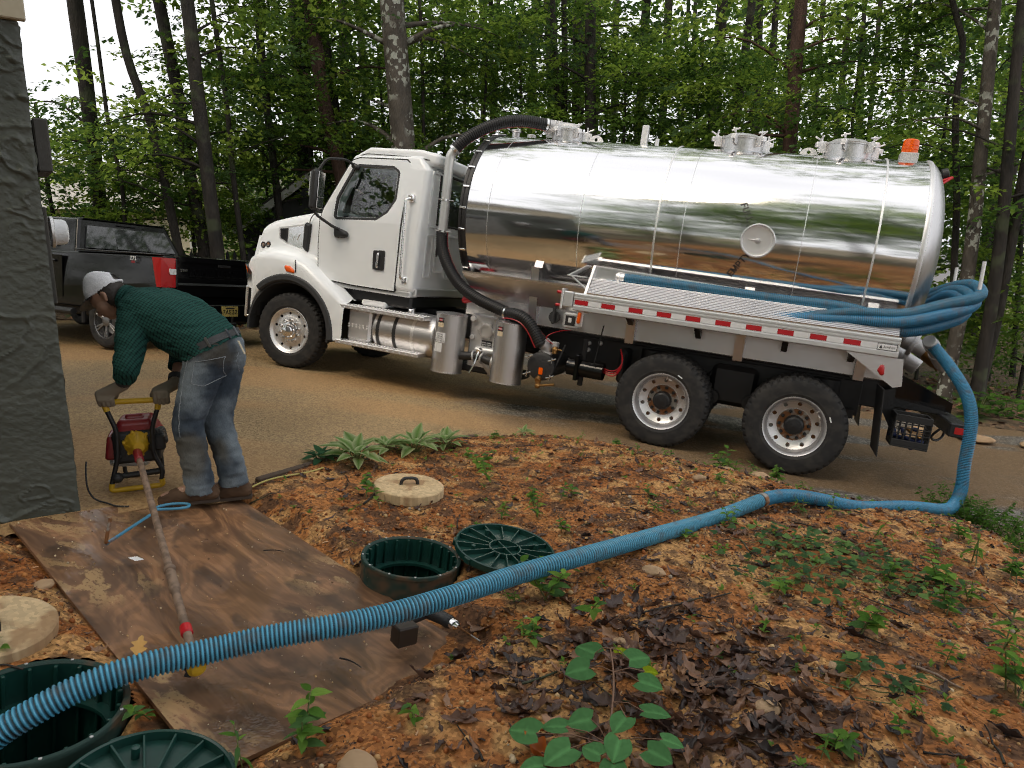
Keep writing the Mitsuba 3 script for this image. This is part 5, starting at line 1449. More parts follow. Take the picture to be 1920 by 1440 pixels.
# boots
for s in 'LR':
    a, t, h = J['an' + s], J['to' + s], J['he' + s]
    d = (t - h) * [1, 1, 0]
    d /= np.linalg.norm(d)
    zs = (t[2] + h[2]) / 2 - .052
    bt_ = bones([[S_(h + [0, 0, -.008], .045), S_(a + np.array([0, 0, .06]), .056)], [S_(h + [0, 0, -.008], .044), S_(h + d * .12 + [0, 0, .0], .052), S_(a, .05)], [S_(h + d * .10 + [0, 0, -.012], .046), S_(t + [0, 0, -.022], .042), S_(h + d * .20 + [0, 0, -.005], .048)]], .011, 3, 6)
    v = bt_[0].copy()
    v[:, 2] = np.maximum(v[:, 2], h[2] - .048)
    bkey = part(man, 'boot', wrinkle((v, bt_[1]), .007, 24, 5, (1, 1, 1.4)), 'mat_boot', True)
    q = [h - d * .040 + [0, 0, 0], h + d * .08, h + d * .16, t + d * .035]
    sole = hullpts([p * [1, 1, 0] + np.array([-d[1], d[0], 0]) * w + [0, 0, z] for p, ww in zip(q, (.032, .038, .044, .026)) for w in (-ww, ww) for z in (h[2] - .062, h[2] - .042)])
    part(bkey, 'sole', sole, 'mat_sole', False)
    side = np.array([-d[1], d[0], 0])
    part(bkey, 'lace', cat(*[rod(a + d * (.055 + .018 * k) + side * .028 + [0, 0, .03 - .014 * k], a + d * (.062 + .018 * k) - side * .028 + [0, 0, .03 - .014 * k], .0035, 6) for k in range(4)]), 'mat_tan_trim', 30, kind='stuff')


def m_boot(p, n, uv):
    return mix((.045, .026, .016), (.125, .075, .045), fbm(p.x * 25, p.y * 25, p.z * 25, 3))


princ('mat_boot', proc(m_boot), .75, specular=.2)
princ('mat_sole', (.055, .038, .028), .85)
# gloves: the hands' own segments, a little larger
princ('mat_glove', (.20, .165, .125), .85, specular=.1)
for segs, s in ((handL, 'L'), (handR, 'R')):
    g = [[(p[0], p[1], p[2], p[3] + .004) for p in q] for q in segs]
    d = J['el' + s] - J['wr' + s]
    d /= np.linalg.norm(d)
    g.append([S_(J['wr' + s], .038), S_(J['wr' + s] + d * .04, .041)])
    gk = part(man, 'glove', bones(g, .006, 3, 2), 'mat_glove', True)
    part(gk, 'cuff', lathe([(.036, -.018), (.047, -.018), (.05, .02), (.038, .02)], 28, frame(J['wr' + s] + d * .045, d)), 'mat_cab_trim', 40, label='dark knitted cuff of the glove')
# hair and cap
hair = bones([[S_(hp(-.030, 0, .03), .093), S_(hp(-.024, 0, -.02), .080), S_(hp(-.038, 0, -.050), .060)]], .012, 3, 4)
v, f = hair
keep = ((v - Hc) @ fw < .004) & ((v - Hc) @ up_ > -.085)
part(man, 'hair', wrinkle((v, f[keep[f].all(1)]), .006, 60, 3), 'mat_hair', True)
princ('mat_hair', (.018, .012, .009), .6)
cap = bones([[S_(hp(-.026, .0, .052), .104), S_(hp(.014, 0, .056), .100), S_(hp(-.004, 0, .110), .080)]], .012, 3, 6)
v, f = cap
rel = (v - Hc) @ up_
keep = rel > .030 + .25 * np.maximum(0, (v - Hc) @ fw)
# the opening at the back of the cap
op = ((v - hp(-.128, 0, .065)) ** 2).sum(1) < .036 ** 2
keep &= ~op
ck = part(man, 'cap', (v, f[keep[f].all(1)]), 'mat_cap', True)


def m_cap(p, n, uv):
    q = smoothstep(.3, .7, noise(p.x * 420, p.y * 420, p.z * 420))
    return mix((.55, .55, .57), (.74, .74, .76), q)


princ('mat_cap', proc(m_cap), .85)
rows = []
for a in np.linspace(-1.25, 1.25, 21):
    c, s = math.cos(a), math.sin(a)
    r0, r1 = .096, .096 + .075 * math.cos(a * .62) ** .6
    rows.append([hp(.0 + r * c + .012, r * s, .046 - .12 * (r - r0) - .10 * (s ** 2) * (r - .04) + dz) for r, dz in ((r0 - .01, .004), (r1 - .004, .003), (r1, 0), (r1 - .004, -.003), (r0 - .01, -.004))])
part(ck, 'visor', grid_mesh(np.array(rows)), 'mat_cab_trim', 40, label='dark visor of the cap')
part(ck, 'back_strap', tube(spline([hp(-.10, .062, .038), hp(-.122, .03, .035), hp(-.128, 0, .034), hp(-.122, -.03, .035), hp(-.10, -.062, .038)], 16), .008, 6), 'mat_cap', 40)
part(ck, 'button', sphere_hull([S_(hp(0, 0, .186), .008), S_(hp(.002, 0, .186), .008)], 2), 'mat_cap', 40)

# pocket and seams sewn on the jeans: threads lying on the cloth
jt = trimesh.Trimesh(*jeans, process=False)


def sewn(pts, n=40, r=.0022):
    """a thread along (x, z) points, laid on the cloth's near side"""
    q = np.array(pts, float)
    s = np.r_[0, np.cumsum(np.linalg.norm(np.diff(q, axis=0), axis=1))]
    u = np.linspace(0, s[-1], n)
    q = np.stack([np.interp(u, s, q[:, k]) for k in range(2)], 1)
    o = np.c_[q[:, 0], np.full(n, 3.6), q[:, 1]]
    loc, ray_i, _ = jt.ray.intersects_location(o, np.tile([0, 1.0, 0], (n, 1)), multiple_hits=False)
    loc = loc[np.argsort(ray_i)]
    return tube(loc - [0, .002, 0], r, 5) if len(loc) > 3 else None


princ('mat_thread', (.20, .22, .24), .8)
for pts in ([(-1.955, .905), (-1.80, .925)], [(-1.955, .905), (-1.972, .775), (-1.905, .755), (-1.835, .790), (-1.80, .925)], [(-2.00, .93), (-2.03, .80), (-2.045, .62), (-2.04, .45)], [(-1.775, .93), (-1.785, .80)]):
    t_ = sewn(pts)
    if t_ is not None:
        part(man, 'stitching', t_, 'mat_thread', 30)
# ------------------------------------------------------------------ plywood, lids, risers, machine, hoses: what lies about the bed
PN = np.array([.1294, .02895, 1.0])
PN /= np.linalg.norm(PN)                                   # normal of the sloping ground


def on(x, y, off=0.0):
    return np.array([x, y, float(HP(x, y)) + off])


def m_ply(p, n, uv):
    u = .743 * p.x - .669 * p.y
    v = .669 * p.x + .743 * p.y
    w = fbm(u * 1.1, v * 3.2, 2.0, 3)
    g = fbm(u * 2.2 + w * 3.0, v * 14 + w * 9.0, 1.0, 4)
    rings = .5 + .5 * dr.sin((v * 10 + w * 22 + u * 1.5) * 5.0)
    fine = fbm(u * 5, v * 70, 5.0, 3)
    c = mix((.110, .060, .034), (.255, .135, .070), smoothstep(.28, .72, g))
    c = c * (.72 + .56 * fine)
    c = mix(c, mi.Color3f(.115, .062, .036), .35 * smoothstep(.2, .8, rings))
    c = mix(c, mi.Color3f(.035, .026, .020), .60 * smoothstep(.54, .68, fbm(u * 3.6 + 5, v * 6.4, 8.0, 5)))
    d = smoothstep(.52, .60, fbm(u * 6.5 + w * 3.0, v * 13.0 + w * 5.0, 3.0, 5)) * smoothstep(.30, .44, fbm(u * 1.3 + 4, v * 1.6, 6.0, 2))
    d = d * smoothstep(.15, .50, noise(u * 46, v * 110, 0.0) * .6 + .4 * noise(u * 170, v * 170, 3.0))
    return mix(c, mi.Color3f(.43, .285, .135), .6 * d)


def m_ply_rough(p, n, uv):
    return .22 + .45 * smoothstep(.42, .62, fbm(p.x * 3.1, p.y * 3.1, 7.0, 4))


def m_ply_bump(p, n, uv):
    u = .743 * p.x - .669 * p.y
    v = .669 * p.x + .743 * p.y
    return .0016 * fbm(u * 8, v * 60, 1.0, 3) + .004 * smoothstep(.5, .62, fbm(u * 4.2, v * 7.5 + 2, 3.0, 5)) * noise(u * 140, v * 140, 2.0)


B('mat_plywood', type='twosided', bsdf=dict(type='bumpmap', arbitrary=proc(m_ply_bump, 2e-3), scale=1.0, bsdf=dict(type='principled', base_color=proc(m_ply), roughness=proc(m_ply_rough), specular=.45)))
princ('mat_ply_edge', (.16, .085, .045), .7)
MB_ = frame(on(*BA, .006), PN, (*BU, 0))
gx, gy = np.meshgrid(np.linspace(0, 2.44, 60), np.linspace(0, 1.22, 30), indexing='ij')
sag = .010 * np.sin(gx * 1.9 + .5) * np.sin(gy * 2.2) + .016 * sstep(1.9, 2.44, gx) * sstep(.5, 1.22, gy)
top = np.stack([gx, gy, .018 + sag], -1)
bot = np.stack([gx, gy, sag], -1)
board = thing('plywood_board', 'weathered wet plywood sheet laid on the clay beside the stucco corner', 'board')
part(board, 'face', xf(grid_mesh(top), MB_), 'mat_plywood', True)
sides = [np.stack([top[0], bot[0]], 1), np.stack([top[-1], bot[-1]], 1), np.stack([top[:, 0], bot[:, 0]], 1), np.stack([top[:, -1], bot[:, -1]], 1)]
part(board, 'edge', xf(cat(*[grid_mesh(q) for q in sides], grid_mesh(bot, True)), MB_), 'mat_ply_edge', False)


def board_pt(x, y, up=.02):
    q = np.array([x, y]) - BA
    a, b = q @ BU, q @ BN
    s = .010 * math.sin(a * 1.9 + .5) * math.sin(b * 2.2) + .016 * float(sstep(1.9, 2.44, a) * sstep(.5, 1.22, b))
    return on(x, y, .006 + s + .018 + up)


# ---- risers and their lids
princ('mat_green_plastic', (.006, .040, .032), .38, specular=.5)


def m_soiled(p, n, uv):
    return mix((.007, .030, .024), (.075, .045, .024), smoothstep(.46, .66, fbm(p.x * 9, p.y * 9, p.z * 9, 3)))


princ('mat_green_soiled', proc(m_soiled), .7)


def m_concrete(p, n, uv):
    d1, d2, w = voronoi(p.x * 55, p.y * 55)
    c = mix((.36, .25, .13), (.52, .40, .24), fbm(p.x * 5, p.y * 5, 0.0, 4))
    c = c * (.8 + .35 * w)
    return mix(c, mi.Color3f(.22, .12, .055), .7 * smoothstep(.52, .66, fbm(p.x * 7 + 3, p.y * 7, 2.0, 4)))


def m_concrete_bump(p, n, uv):
    return .004 * fbm(p.x * 45, p.y * 45, 0.0, 3)


B('mat_concrete', type='twosided', bsdf=dict(type='bumpmap', arbitrary=proc(m_concrete_bump, 2e-3), scale=1.0, bsdf=dict(type='principled', base_color=proc(m_concrete), roughness=.85)))


def riser(label, x, y, off, r, h, n_ribs, seed):
    M = frame(on(x, y, off), PN)
    k = thing('tank_riser', label, 'riser')
    part(k, 'shell', xf(lathe([(r - .018, -h), (r - .018, -.002), (r - .012, .004), (r + .003, .004), (r + .006, -.002), (r + .006, -.014), (r, -.018), (r, -h)], 72), M), 'mat_green_soiled', 30)
    inner = cat(*[xf(rbox(r - .034, r - .017, -.006, .006, -h, -.006, .002), M @ rot((0, 0, 1), 360 * i / n_ribs + seed)) for i in range(n_ribs)])
    part(k, 'inner_wall', xf(lathe([(r - .0185, -h), (r - .0185, -.004)], 72), M), 'mat_green_plastic', 30)
    for i in range(n_ribs):
        part(k, 'rib', xf(rbox(r - .034, r - .0165, -.006, .006, -h, -.006, .002), M @ rot((0, 0, 1), 360 * i / n_ribs + seed)), 'mat_green_plastic', False)
    part(k, 'ledge', xf(lathe([(r - .019, -.135), (r - .062, -.135), (r - .062, -.150), (r - .019, -.150)], 72), M), 'mat_green_plastic', 30)
    part(k, 'rim_screw', xf(cat(*[lathe([(.006, .002), (.006, .007), (.0005, .008)], 8, rot((0, 0, 1), 360 * i / 12 + 8 + seed) @ frame([r - .004, 0, 0], (0, 0, 1))) for i in range(12)]), M), 'mat_cast', 30, kind='stuff')
    part(k, 'bottom', xf(lathe([(r - .02, -h + .01), (.0005, -h + .01)], 40), M), 'mat_green_plastic', False)
    return k


riser('green ribbed riser ring open in the clay between plywood and flipped lid', -.551, 3.555, .085, .268, .42, 22, 4)
riser('green ribbed riser ring swallowing the end of the blue hose', -1.646, 2.119, .028, .290, .50, 20, 0)


def lid(label, M, r):
    k = thing('riser_lid', label, 'lid')
    part(k, 'plate', xf(lathe([(.0005, 0), (r - .012, 0), (r - .004, .004), (r, .012), (r, .042), (r - .006, .046), (r - .012, .042), (r - .014, .010), (.0005, .008)], 72), M), 'mat_green_plastic', 30)
    for i in range(16):
        part(k, 'rib', xf(rbox(.085, r - .013, -.0035, .0035, .006, .038, .001), M @ rot((0, 0, 1), 22.5 * i + 5)), 'mat_green_plastic', False)
    part(k, 'hub_ring', xf(lathe([(.092, .006), (.092, .038), (.085, .038), (.085, .006)], 40), M), 'mat_green_plastic', 30)
    part(k, 'hub_cross', xf(cat(rbox(-.086, .086, -.003, .003, .006, .036, .001), rbox(-.003, .003, -.086, .086, .006, .0355, .001)), M @ rot((0, 0, 1), 30)), 'mat_green_plastic', False)
    for a in (20, 125, 200, 300):
        part(k, 'boss', xf(lathe([(.013, .006), (.013, .05), (.006, .052), (.0005, .052)], 14, frame([.19 * math.cos(math.radians(a)), .19 * math.sin(math.radians(a)), 0], (0, 0, 1))), M), 'mat_green_plastic', 30)
    for a in range(0, 360, 45):
        part(k, 'edge_notch', xf(rbox(r - .006, r + .010, -.022, .022, .006, .040, .004), M @ rot((0, 0, 1), a)), 'mat_green_plastic', False)
    return k


lid('flipped green lid with radial ribs leaning on the riser ring under the blue hose', frame(on(-.045, 3.66, .125), PN + np.array([.05, -.06, 0])), .285)
lid('flipped green lid with radial ribs at the very bottom edge of the view', frame(on(-1.125, 1.83, -.035), PN + np.array([.05, -.06, 0])), .265)


def concrete_lid(label, x, y, off, r, tilt, hdir):
    k = thing('concrete_lid', label, 'lid')
    M = frame(on(x, y, off), PN + np.array([*tilt, 0]))
    n = 64
    prof = [(.0005, .070), (r * .15, .070), (r * .3, .070), (r * .45, .070), (r * .6, .070), (r * .72, .070), (r * .85, .0695), (r * .93, .0690), (r - .006, .0670), (r, .061), (r + .003, .025), (r + .002, 0), (.0005, 0)]
    v, f = lathe(prof, n)
    rg = np.hypot(v[:, 0], v[:, 1])
    k2 = 1 + .035 * (meshkit.fbm(v * 9 + x, 3, 5) - .5) * (rg > r * .7)
    v = v * np.c_[k2, k2, np.ones(len(v))]
    v[:, 2] += .004 * (meshkit.fbm(v * [22, 22, 2] + 3, 3, 7) - .5) * (v[:, 2] > .04)
    part(k, 'slab', xf((v, f), M), 'mat_concrete', 30)
    a = math.radians(hdir)
    d = np.array([math.cos(a), math.sin(a), 0])
    part(k, 'handle', xf(bent([d * -.062 + [0, 0, .06], d * -.055 + [0, 0, .10], d * -.035 + [0, 0, .115], d * .035 + [0, 0, .115], d * .055 + [0, 0, .10], d * .062 + [0, 0, .06]], .012, 10, rad=.02), M), 'mat_plastic', 40)
    return k


concrete_lid('round tan concrete lid with black handle on the clay before the hostas', -.735, 4.68, .045, .247, (-.02, -.02), 20)
concrete_lid('round tan concrete lid cut by the edge of the view beside the plywood', -2.05, 2.48, .035, .222, (.05, -.04), -35)

# ---- the motor agitator: frame, motor, gearbox and long pole
ag = thing('agitator', 'small red motor in a yellow and black carrying frame with a long rusty pole', 'machine')
lx = np.array([.931, .364, 0.0])
ly = np.array([-.364, .931, 0.0])
AO = np.array([-2.575, 4.225, float(HP(-2.44, 4.27)) + .0])


def am(a, b, c):
    return AO + lx * a + ly * b + np.array([0, 0, c])


princ('mat_yellow', (.50, .30, .015), .45)


def m_red_motor(p, n, uv):
    return mix((.16, .008, .012), (.24, .012, .016), fbm(p.x * 12, p.y * 12, p.z * 12, 2))


princ('mat_red_motor', proc(m_red_motor), .3, clearcoat=.6)
fr = part(ag, 'frame', bent([am(.03, .0, .555), am(.075, .0, .41), am(.065, 0, .235), am(.015, 0, .06)], .0145, 12, rad=.05), 'mat_frame', 40)
part(ag, 'frame', bent([am(.320, .0, .540), am(.275, .0, .41), am(.270, 0, .235), am(.315, 0, .12), am(.300, 0, .06)], .0145, 12, rad=.04), 'mat_frame', 40)
part(fr, 'handle_grip', bent([am(.035, 0, .54), am(.02, 0, .598), am(.33, 0, .592), am(.318, 0, .53)], .0185, 14, rad=.035), 'mat_yellow', 40, label='yellow rubber top bar of the carrying frame')
part(fr, 'foot_bar', bent([am(.016, 0, .065), am(.008, 0, .018), am(.308, 0, .022), am(.302, 0, .065)], .0165, 14, rad=.035), 'mat_yellow', 40, label='yellow rubber foot bar of the carrying frame')
part(fr, 'cross_bar', cat(rod(am(.03, .02, .10), am(.30, .02, .115), .019), sphere_hull([(*am(.05, .0, .10), .035)], 2)), 'mat_plastic', 40)
for c, l in (((.04, .30, .02), (.30, .30, .02)), ):
    part(fr, 'rear_foot', bent([am(.07, .02, .235), am(.05, .30, .16), am(.05, .30, .02), am(.28, .30, .02), am(.28, .30, .16), am(.27, .02, .235)], .013, 10, rad=.04), 'mat_frame', 40)
part(ag, 'motor', sphere_hull([(*am(a, b, c), .03) for a in (.06, .28) for b in (.07, .25) for c in (.20, .36)], 2), 'mat_plastic', 30)
part(ag, 'shroud', sphere_hull([(*am(.04, .09, .30), .03), (*am(.28, .09, .34), .03), (*am(.04, .25, .30), .03), (*am(.29, .25, .34), .03), (*am(.10, .10, .42), .04), (*am(.24, .10, .42), .04), (*am(.10, .24, .42), .04), (*am(.24, .24, .42), .04)], 3), 'mat_red_motor', 35)
part(ag, 'shroud', sphere_hull([(*am(.02, .08, .34), .02), (*am(.0, .08, .22), .02), (*am(.02, .22, .35), .02), (*am(.0, .22, .22), .02), (*am(.05, .08, .22), .02), (*am(.05, .2, .22), .02)], 2), 'mat_red_motor', 35)
part(ag, 'filler_cap', sphere_hull([(*am(.13, .13, .465), .02), (*am(.20, .13, .465), .02), (*am(.13, .13, .44), .025), (*am(.20, .13, .44), .025)], 2), 'mat_red_motor', 30)
part(ag, 'fuel_tank', sphere_hull([(*am(.03, .12, .175), .035), (*am(.20, .12, .165), .035), (*am(.03, .22, .18), .04), (*am(.20, .22, .17), .04)], 2), 'mat_alu_paint', 40)
part(ag, 'air_filter', sphere_hull([(*am(.30, .08, .36), .025), (*am(.33, .08, .30), .025), (*am(.31, .18, .35), .025), (*am(.32, .18, .29), .025)], 2), 'mat_plastic', 40)
part(ag, 'muffler', cat(rbox(.0, .1, -.03, .03, -.05, .05, .01)), 'mat_frame', False, M=frame(am(.24, .05, .30), (0, 0, 1), lx))
TIP = board_pt(-1.19, 2.365, .035)
P0 = am(.185, -.055, .275)
pd = (TIP - P0) / np.linalg.norm(TIP - P0)
MGX = frame(am(.178, .045, .305), pd * [1, 1, 1] + np.array([0, 0, .10]), (0, 0, 1))
gx_ = part(ag, 'gearbox', xf(lathe([(.078, -.03), (.080, .0), (.076, .012), (.062, .03), (.040, .085), (.030, .10), (.0005, .10)], 32), MGX), 'mat_yellow', 35)
for i in range(8):
    part(gx_, 'rib', xf(hullpts([(.028, -.004, .085), (.028, .004, .085), (.078, -.004, .008), (.078, .004, .008), (.083, -.005, -.01), (.083, .005, -.01), (.055, -.004, .06), (.055, .004, .06)]), MGX @ rot((0, 0, 1), 45 * i)), 'mat_yellow', False)
part(gx_, 'bolt', xf(cat(*[cyl((.079 * math.cos(a), .079 * math.sin(a), -.02), (.079 * math.cos(a), .079 * math.sin(a), .018), .011, 10) for a in np.arange(6) * PI / 3 + .3]), MGX), 'mat_yellow', 35, kind='stuff')


def m_pole(p, n, uv):
    return mix((.12, .080, .056), (.205, .140, .098), smoothstep(.3, .7, fbm(p.x * 30, p.y * 30, p.z * 30, 3)))


princ('mat_pole', proc(m_pole), .6)
PL = np.linalg.norm(TIP - P0)
part(ag, 'pole', cat(tube(np.array([P0 + pd * t for t in np.linspace(.09, PL - .12, 24)]), .0178, 16), cyl(P0 + pd * 1.46, P0 + pd * 1.485, .027), cyl(P0 + pd * 1.62, P0 + pd * 1.64, .025), cyl(P0 + pd * 1.50, P0 + pd * 1.66, .0225)), 'mat_pole', 35)
part(ag, 'pole_sleeve', cyl(P0 + pd * .0, P0 + pd * .15, .026), 'mat_red_motor', 35, label='red sleeve where the pole meets the gearbox')
part(ag, 'pole_tape', cyl(P0 + pd * (PL - .31), P0 + pd * (PL - .25), .0235), 'mat_red_tape', 35)
Mt_ = frame(TIP - pd * .10, pd, (0, 0, 1))
part(ag, 'propeller', xf(cat(lathe([(.03, 0), (.042, .02), (.042, .05), (.03, .07), (.0005, .075)], 28), *[hullpts([(.03, -.012, .03), (.03, .012, .045), (.075, -.022, .02), (.075, .022, .05), (.03, -.012, .035), (.075, .022, .055)]) if False else beam((.03 * math.cos(a), .03 * math.sin(a), .035), (.062 * math.cos(a), .062 * math.sin(a), .04), .03, .006) for a in (0.5, 2.6, 4.7)]), Mt_), 'mat_plastic', 30)
part(ag, 'propeller_cap', xf(lathe([(.036, .055), (.034, .075), (.02, .09), (.0005, .094)], 28), Mt_), 'mat_yellow', 30)

# ---- hook, drill, scraps on the board
princ('mat_blue_paint', (.055, .215, .34), .4)
hk = thing('lid_hook', 'blue painted steel hook with loop handle lying on the plywood', 'hook')
h0, h1 = board_pt(-2.12, 3.39, .012), board_pt(-2.10, 3.98, .012)
hd_ = (h1 - h0) / np.linalg.norm(h1 - h0)
hn = np.cross(PN, hd_)
part(hk, 'shaft', tube(np.array([h0, h0 + hd_ * .25, h1 - hd_ * .14]), .0085, 10), 'mat_blue_paint', 40)
lp_ = [h1 - hd_ * .14, h1 - hd_ * .10 + hn * .02, h1 - hd_ * .05 - hn * .055, h1 + hd_ * .02 - hn * .13, h1 + hd_ * .055 - hn * .115, h1 + hd_ * .03 - hn * .03, h1 - hd_ * .06 + hn * .025, h1 - hd_ * .13 + hn * .006]
part(hk, 'loop', tube(spline(lp_, 50), .0085, 10), 'mat_blue_paint', 40)
part(hk, 'claw', bent([h0 + hd_ * .08, h0 - hd_ * .005, h0 + hd_ * .03 + PN * .13], .0085, 10, rad=.02), 'mat_rust_steel', 40)

dl = thing('power_drill', 'black cordless drill with silver chuck lying under the blue hose', 'drill')
dc = board_pt(-.300, 2.93, .035)
dd_ = np.array([.80, -.60, -.08])
dd_ /= np.linalg.norm(dd_)
ds = np.cross(PN, dd_)
MD = frame(dc, PN, dd_)
part(dl, 'body', xf(sphere_hull([(-.15, 0, .01, .032), (-.02, 0, .01, .030), (-.15, 0, 0, .032)], 3), MD), 'mat_plastic', 40)
part(dl, 'handle', xf(sphere_hull([(-.12, 0, 0, .024), (-.13, -.12, -.005, .022)], 3), MD), 'mat_plastic', 40)
part(dl, 'battery', xf(rbox(-.20, -.085, -.185, -.125, -.032, .045, .008), MD), 'mat_cab_trim', False)
part(dl, 'gear_collar', xf(lathe([(.030, 0), (.032, .02), (.026, .035), (.0005, .035)], 24, frame([-.01, 0, .008], (1, 0, 0))), MD), 'mat_plastic', 35)
part(dl, 'chuck', xf(lathe([(.022, .02), (.024, .03), (.024, .055), (.020, .062), (.012, .075), (.0005, .076)], 24, frame([-.005, 0, .008], (1, 0, 0))), MD), 'mat_chrome', 35)
part(dl, 'drill_bit', xf(cyl((.06, 0, .008), (.20, 0, -.005), .0035, 8, .001), MD), 'mat_rust_steel', 35)
wb = thing('wood_block', 'dark wet wood block propping the blue hose on the plywood', 'block')
wb_c = board_pt(-.475, 2.79, .045)
scene[wb] = ply(vf(obox(wb_c, .10, .075, .09, frame([0, 0, 0], PN, (.8, .6, 0)), .006)), 'mat_wet_wood')
princ('mat_wet_wood', (.030, .020, .014), .45)
k = thing('paper_scrap', 'small white paper scrap lying on the plywood', 'paper')
q = board_pt(-1.905, 3.275, .003)
Mp = frame(q, PN, (.8, -.6, 0))
gx, gy = np.meshgrid(np.linspace(-.035, .035, 6), np.linspace(-.02, .02, 4), indexing='ij')
scene[k] = ply(xf(grid_mesh(np.stack([gx + .25 * gy, gy, .004 * np.sin(gx * 60)], -1)), Mp), 'mat_white_tape')


# ---- blue ribbed hoses
def ribbed(path, r0, r1, pitch, amp, sides, per, c_hi, c_lo, sharp=1.5):
    L = np.sum(np.linalg.norm(np.diff(spline(path, 400), axis=0), axis=1))
    n = int(L / pitch * per)
    p = spline(path, n)
    ph = np.arange(n) / per
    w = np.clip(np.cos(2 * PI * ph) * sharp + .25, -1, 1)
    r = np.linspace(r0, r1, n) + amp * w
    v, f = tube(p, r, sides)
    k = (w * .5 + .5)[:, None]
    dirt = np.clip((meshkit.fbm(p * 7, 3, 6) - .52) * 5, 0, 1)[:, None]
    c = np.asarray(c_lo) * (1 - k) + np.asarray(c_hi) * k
    c = np.repeat(c, sides, 0)
    q = v[:n * sides]
    d2 = np.clip((meshkit.fbm(q * 16, 3, 11) - .55) * 6, 0, 1)[:, None]
    c = c * (1 - .4 * d2) + np.array([.10, .06, .035]) * .4 * d2
    c = c * (.82 + .36 * meshkit.noise(q * 60, 4)[:, None])
    return (v, f), np.vstack([c, c[:1], c[-1:]])


princ('mat_hose', VC, .36, specular=.5)
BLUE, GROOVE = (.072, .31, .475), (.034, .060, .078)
sh = thing('suction_hose', 'blue ribbed suction hose running from the truck over the clay into the riser', 'hose')
HA = [(-1.93, 1.93, -.42), (-1.86, 1.955, -.22), (-1.76, 2.02, -.03), (-1.63, 2.105, .045), (-1.53, 2.175, .078), (-1.36, 2.29, .092), (-1.19, 2.40, .078), (-.975, 2.50, .080), (-.778, 2.57, .080), (-.58, 2.665, .071), (-.375, 2.79, .068), (-.195, 2.93, .058),
      (.008, 3.12, .035), (.335, 3.38, .005), (.595, 3.615, -.035), (.90, 3.91, -.088), (1.40, 4.40, -.175), (1.775, 4.69, -.172)]
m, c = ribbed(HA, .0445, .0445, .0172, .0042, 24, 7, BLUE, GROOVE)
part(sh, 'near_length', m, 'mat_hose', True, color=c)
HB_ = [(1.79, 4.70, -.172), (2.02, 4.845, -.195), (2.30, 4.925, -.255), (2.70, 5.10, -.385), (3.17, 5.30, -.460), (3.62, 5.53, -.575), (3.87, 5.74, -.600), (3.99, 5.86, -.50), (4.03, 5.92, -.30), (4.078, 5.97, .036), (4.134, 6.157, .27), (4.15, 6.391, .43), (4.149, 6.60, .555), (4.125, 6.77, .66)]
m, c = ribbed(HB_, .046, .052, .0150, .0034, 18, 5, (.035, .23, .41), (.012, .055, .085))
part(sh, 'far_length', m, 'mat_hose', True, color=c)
part(sh, 'joint', lathe([(.046, -.02), (.053, -.018), (.053, .018), (.046, .02)], 28, frame((1.783, 4.695, -.172), (.8, .55, 0))), 'mat_rust_steel', 35, label='rusty joint between the two lengths of blue hose')
cp = np.array([4.125, 6.77, .66])
cd = TRK[:3, :3] @ np.array([.10, -.03, .05])
end = (TRK @ np.array([-2.02, .255, 1.285, 1]))[:3]
part(sh, 'coupling', cat(cyl(cp - (end - cp) * .15, cp + (end - cp) * .55, .062), cyl(cp + (end - cp) * .4, end, .075), cyl(cp, cp + (end - cp) * .12, .072)), 'mat_cast', 35)
# hoses stored on the truck: loops lying in the tray and swung round behind the tank
ST = [((0, .02), 0, 1.0, (.030, .19, .36)), ((-.05, .10), .055, 1.35, (.028, .17, .30)), ((.055, .11), .10, .80, (.035, .22, .42)), ((.0, .19), .15, 1.55, (.026, .16, .28))]
for i, ((oy, oz), ap, zz, col) in enumerate(ST):
    pts = [(1.50 - .2 * (i % 2), 1.048, 1.655 + .095 * (i % 2)), (.8, 1.048, 1.655 + .095 * (i % 2)), (.2, 1.048, 1.655 + .09 * (i % 2)), (-.5, 1.05, 1.655 + .085 * (i % 2)), (-1.05, 1.07 + oy * .3, 1.65 + .08 * (i % 2))] if i < 2 else [(-.15 - .2 * (i - 2), 1.18, 1.535), (-.7, 1.19 - .02 * (i - 2), 1.60 + .03 * (i - 2)), (-1.05, 1.17 + oy * .3, 1.64 + .07 * (i - 2))]
    pts += [ (-1.42, 1.13 + oy, 1.575 + oz * .9), (-1.76, .95 + oy, 1.66 + oz * 1.15), (-2.02 - ap * .6, .64, 1.80 + oz * 1.15),
           (-2.07 - ap * .5, .25, 1.96 + oz * .9), (-2.0 - ap * .4, -.15, 2.02 + oz * .6), (-1.9, -.6, 1.92 + oz * .6), (-1.6, -.95, 1.75 + oz * .6), (-1.2, -1.08, 1.60 + oz * .5), (0, -1.06, 1.56 + oz * .3), (1.2, -1.06, 1.55)]
    hk_ = thing('stored_hose', ('blue stored hose lowest in the coil behind the tank', 'dark blue stored hose second in the coil behind the tank', 'bright blue stored hose on the outside of the coil', 'topmost blue stored hose of the coil behind the tank')[i], 'hose', 'blue hoses stored in the truck tray')
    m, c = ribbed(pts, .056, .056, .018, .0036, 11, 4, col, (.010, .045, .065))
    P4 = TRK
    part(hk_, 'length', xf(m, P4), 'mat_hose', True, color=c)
    if i < 2:
        p_ = np.array(pts[0])
        part(hk_, 'end_fitting', xf(cat(cyl(p_ + [-.03, 0, 0], p_ + [.10, 0, 0], .05), cyl(p_ + [.05, 0, 0], p_ + [.085, 0, 0], .06)), P4), 'mat_alu_bright', 35)
# crate of gloves hung from the tail
cr = thing('crate', 'black plastic milk crate with blue gloves hung at the truck tail', 'crate')
C0 = np.array([-1.74, .86, .62])


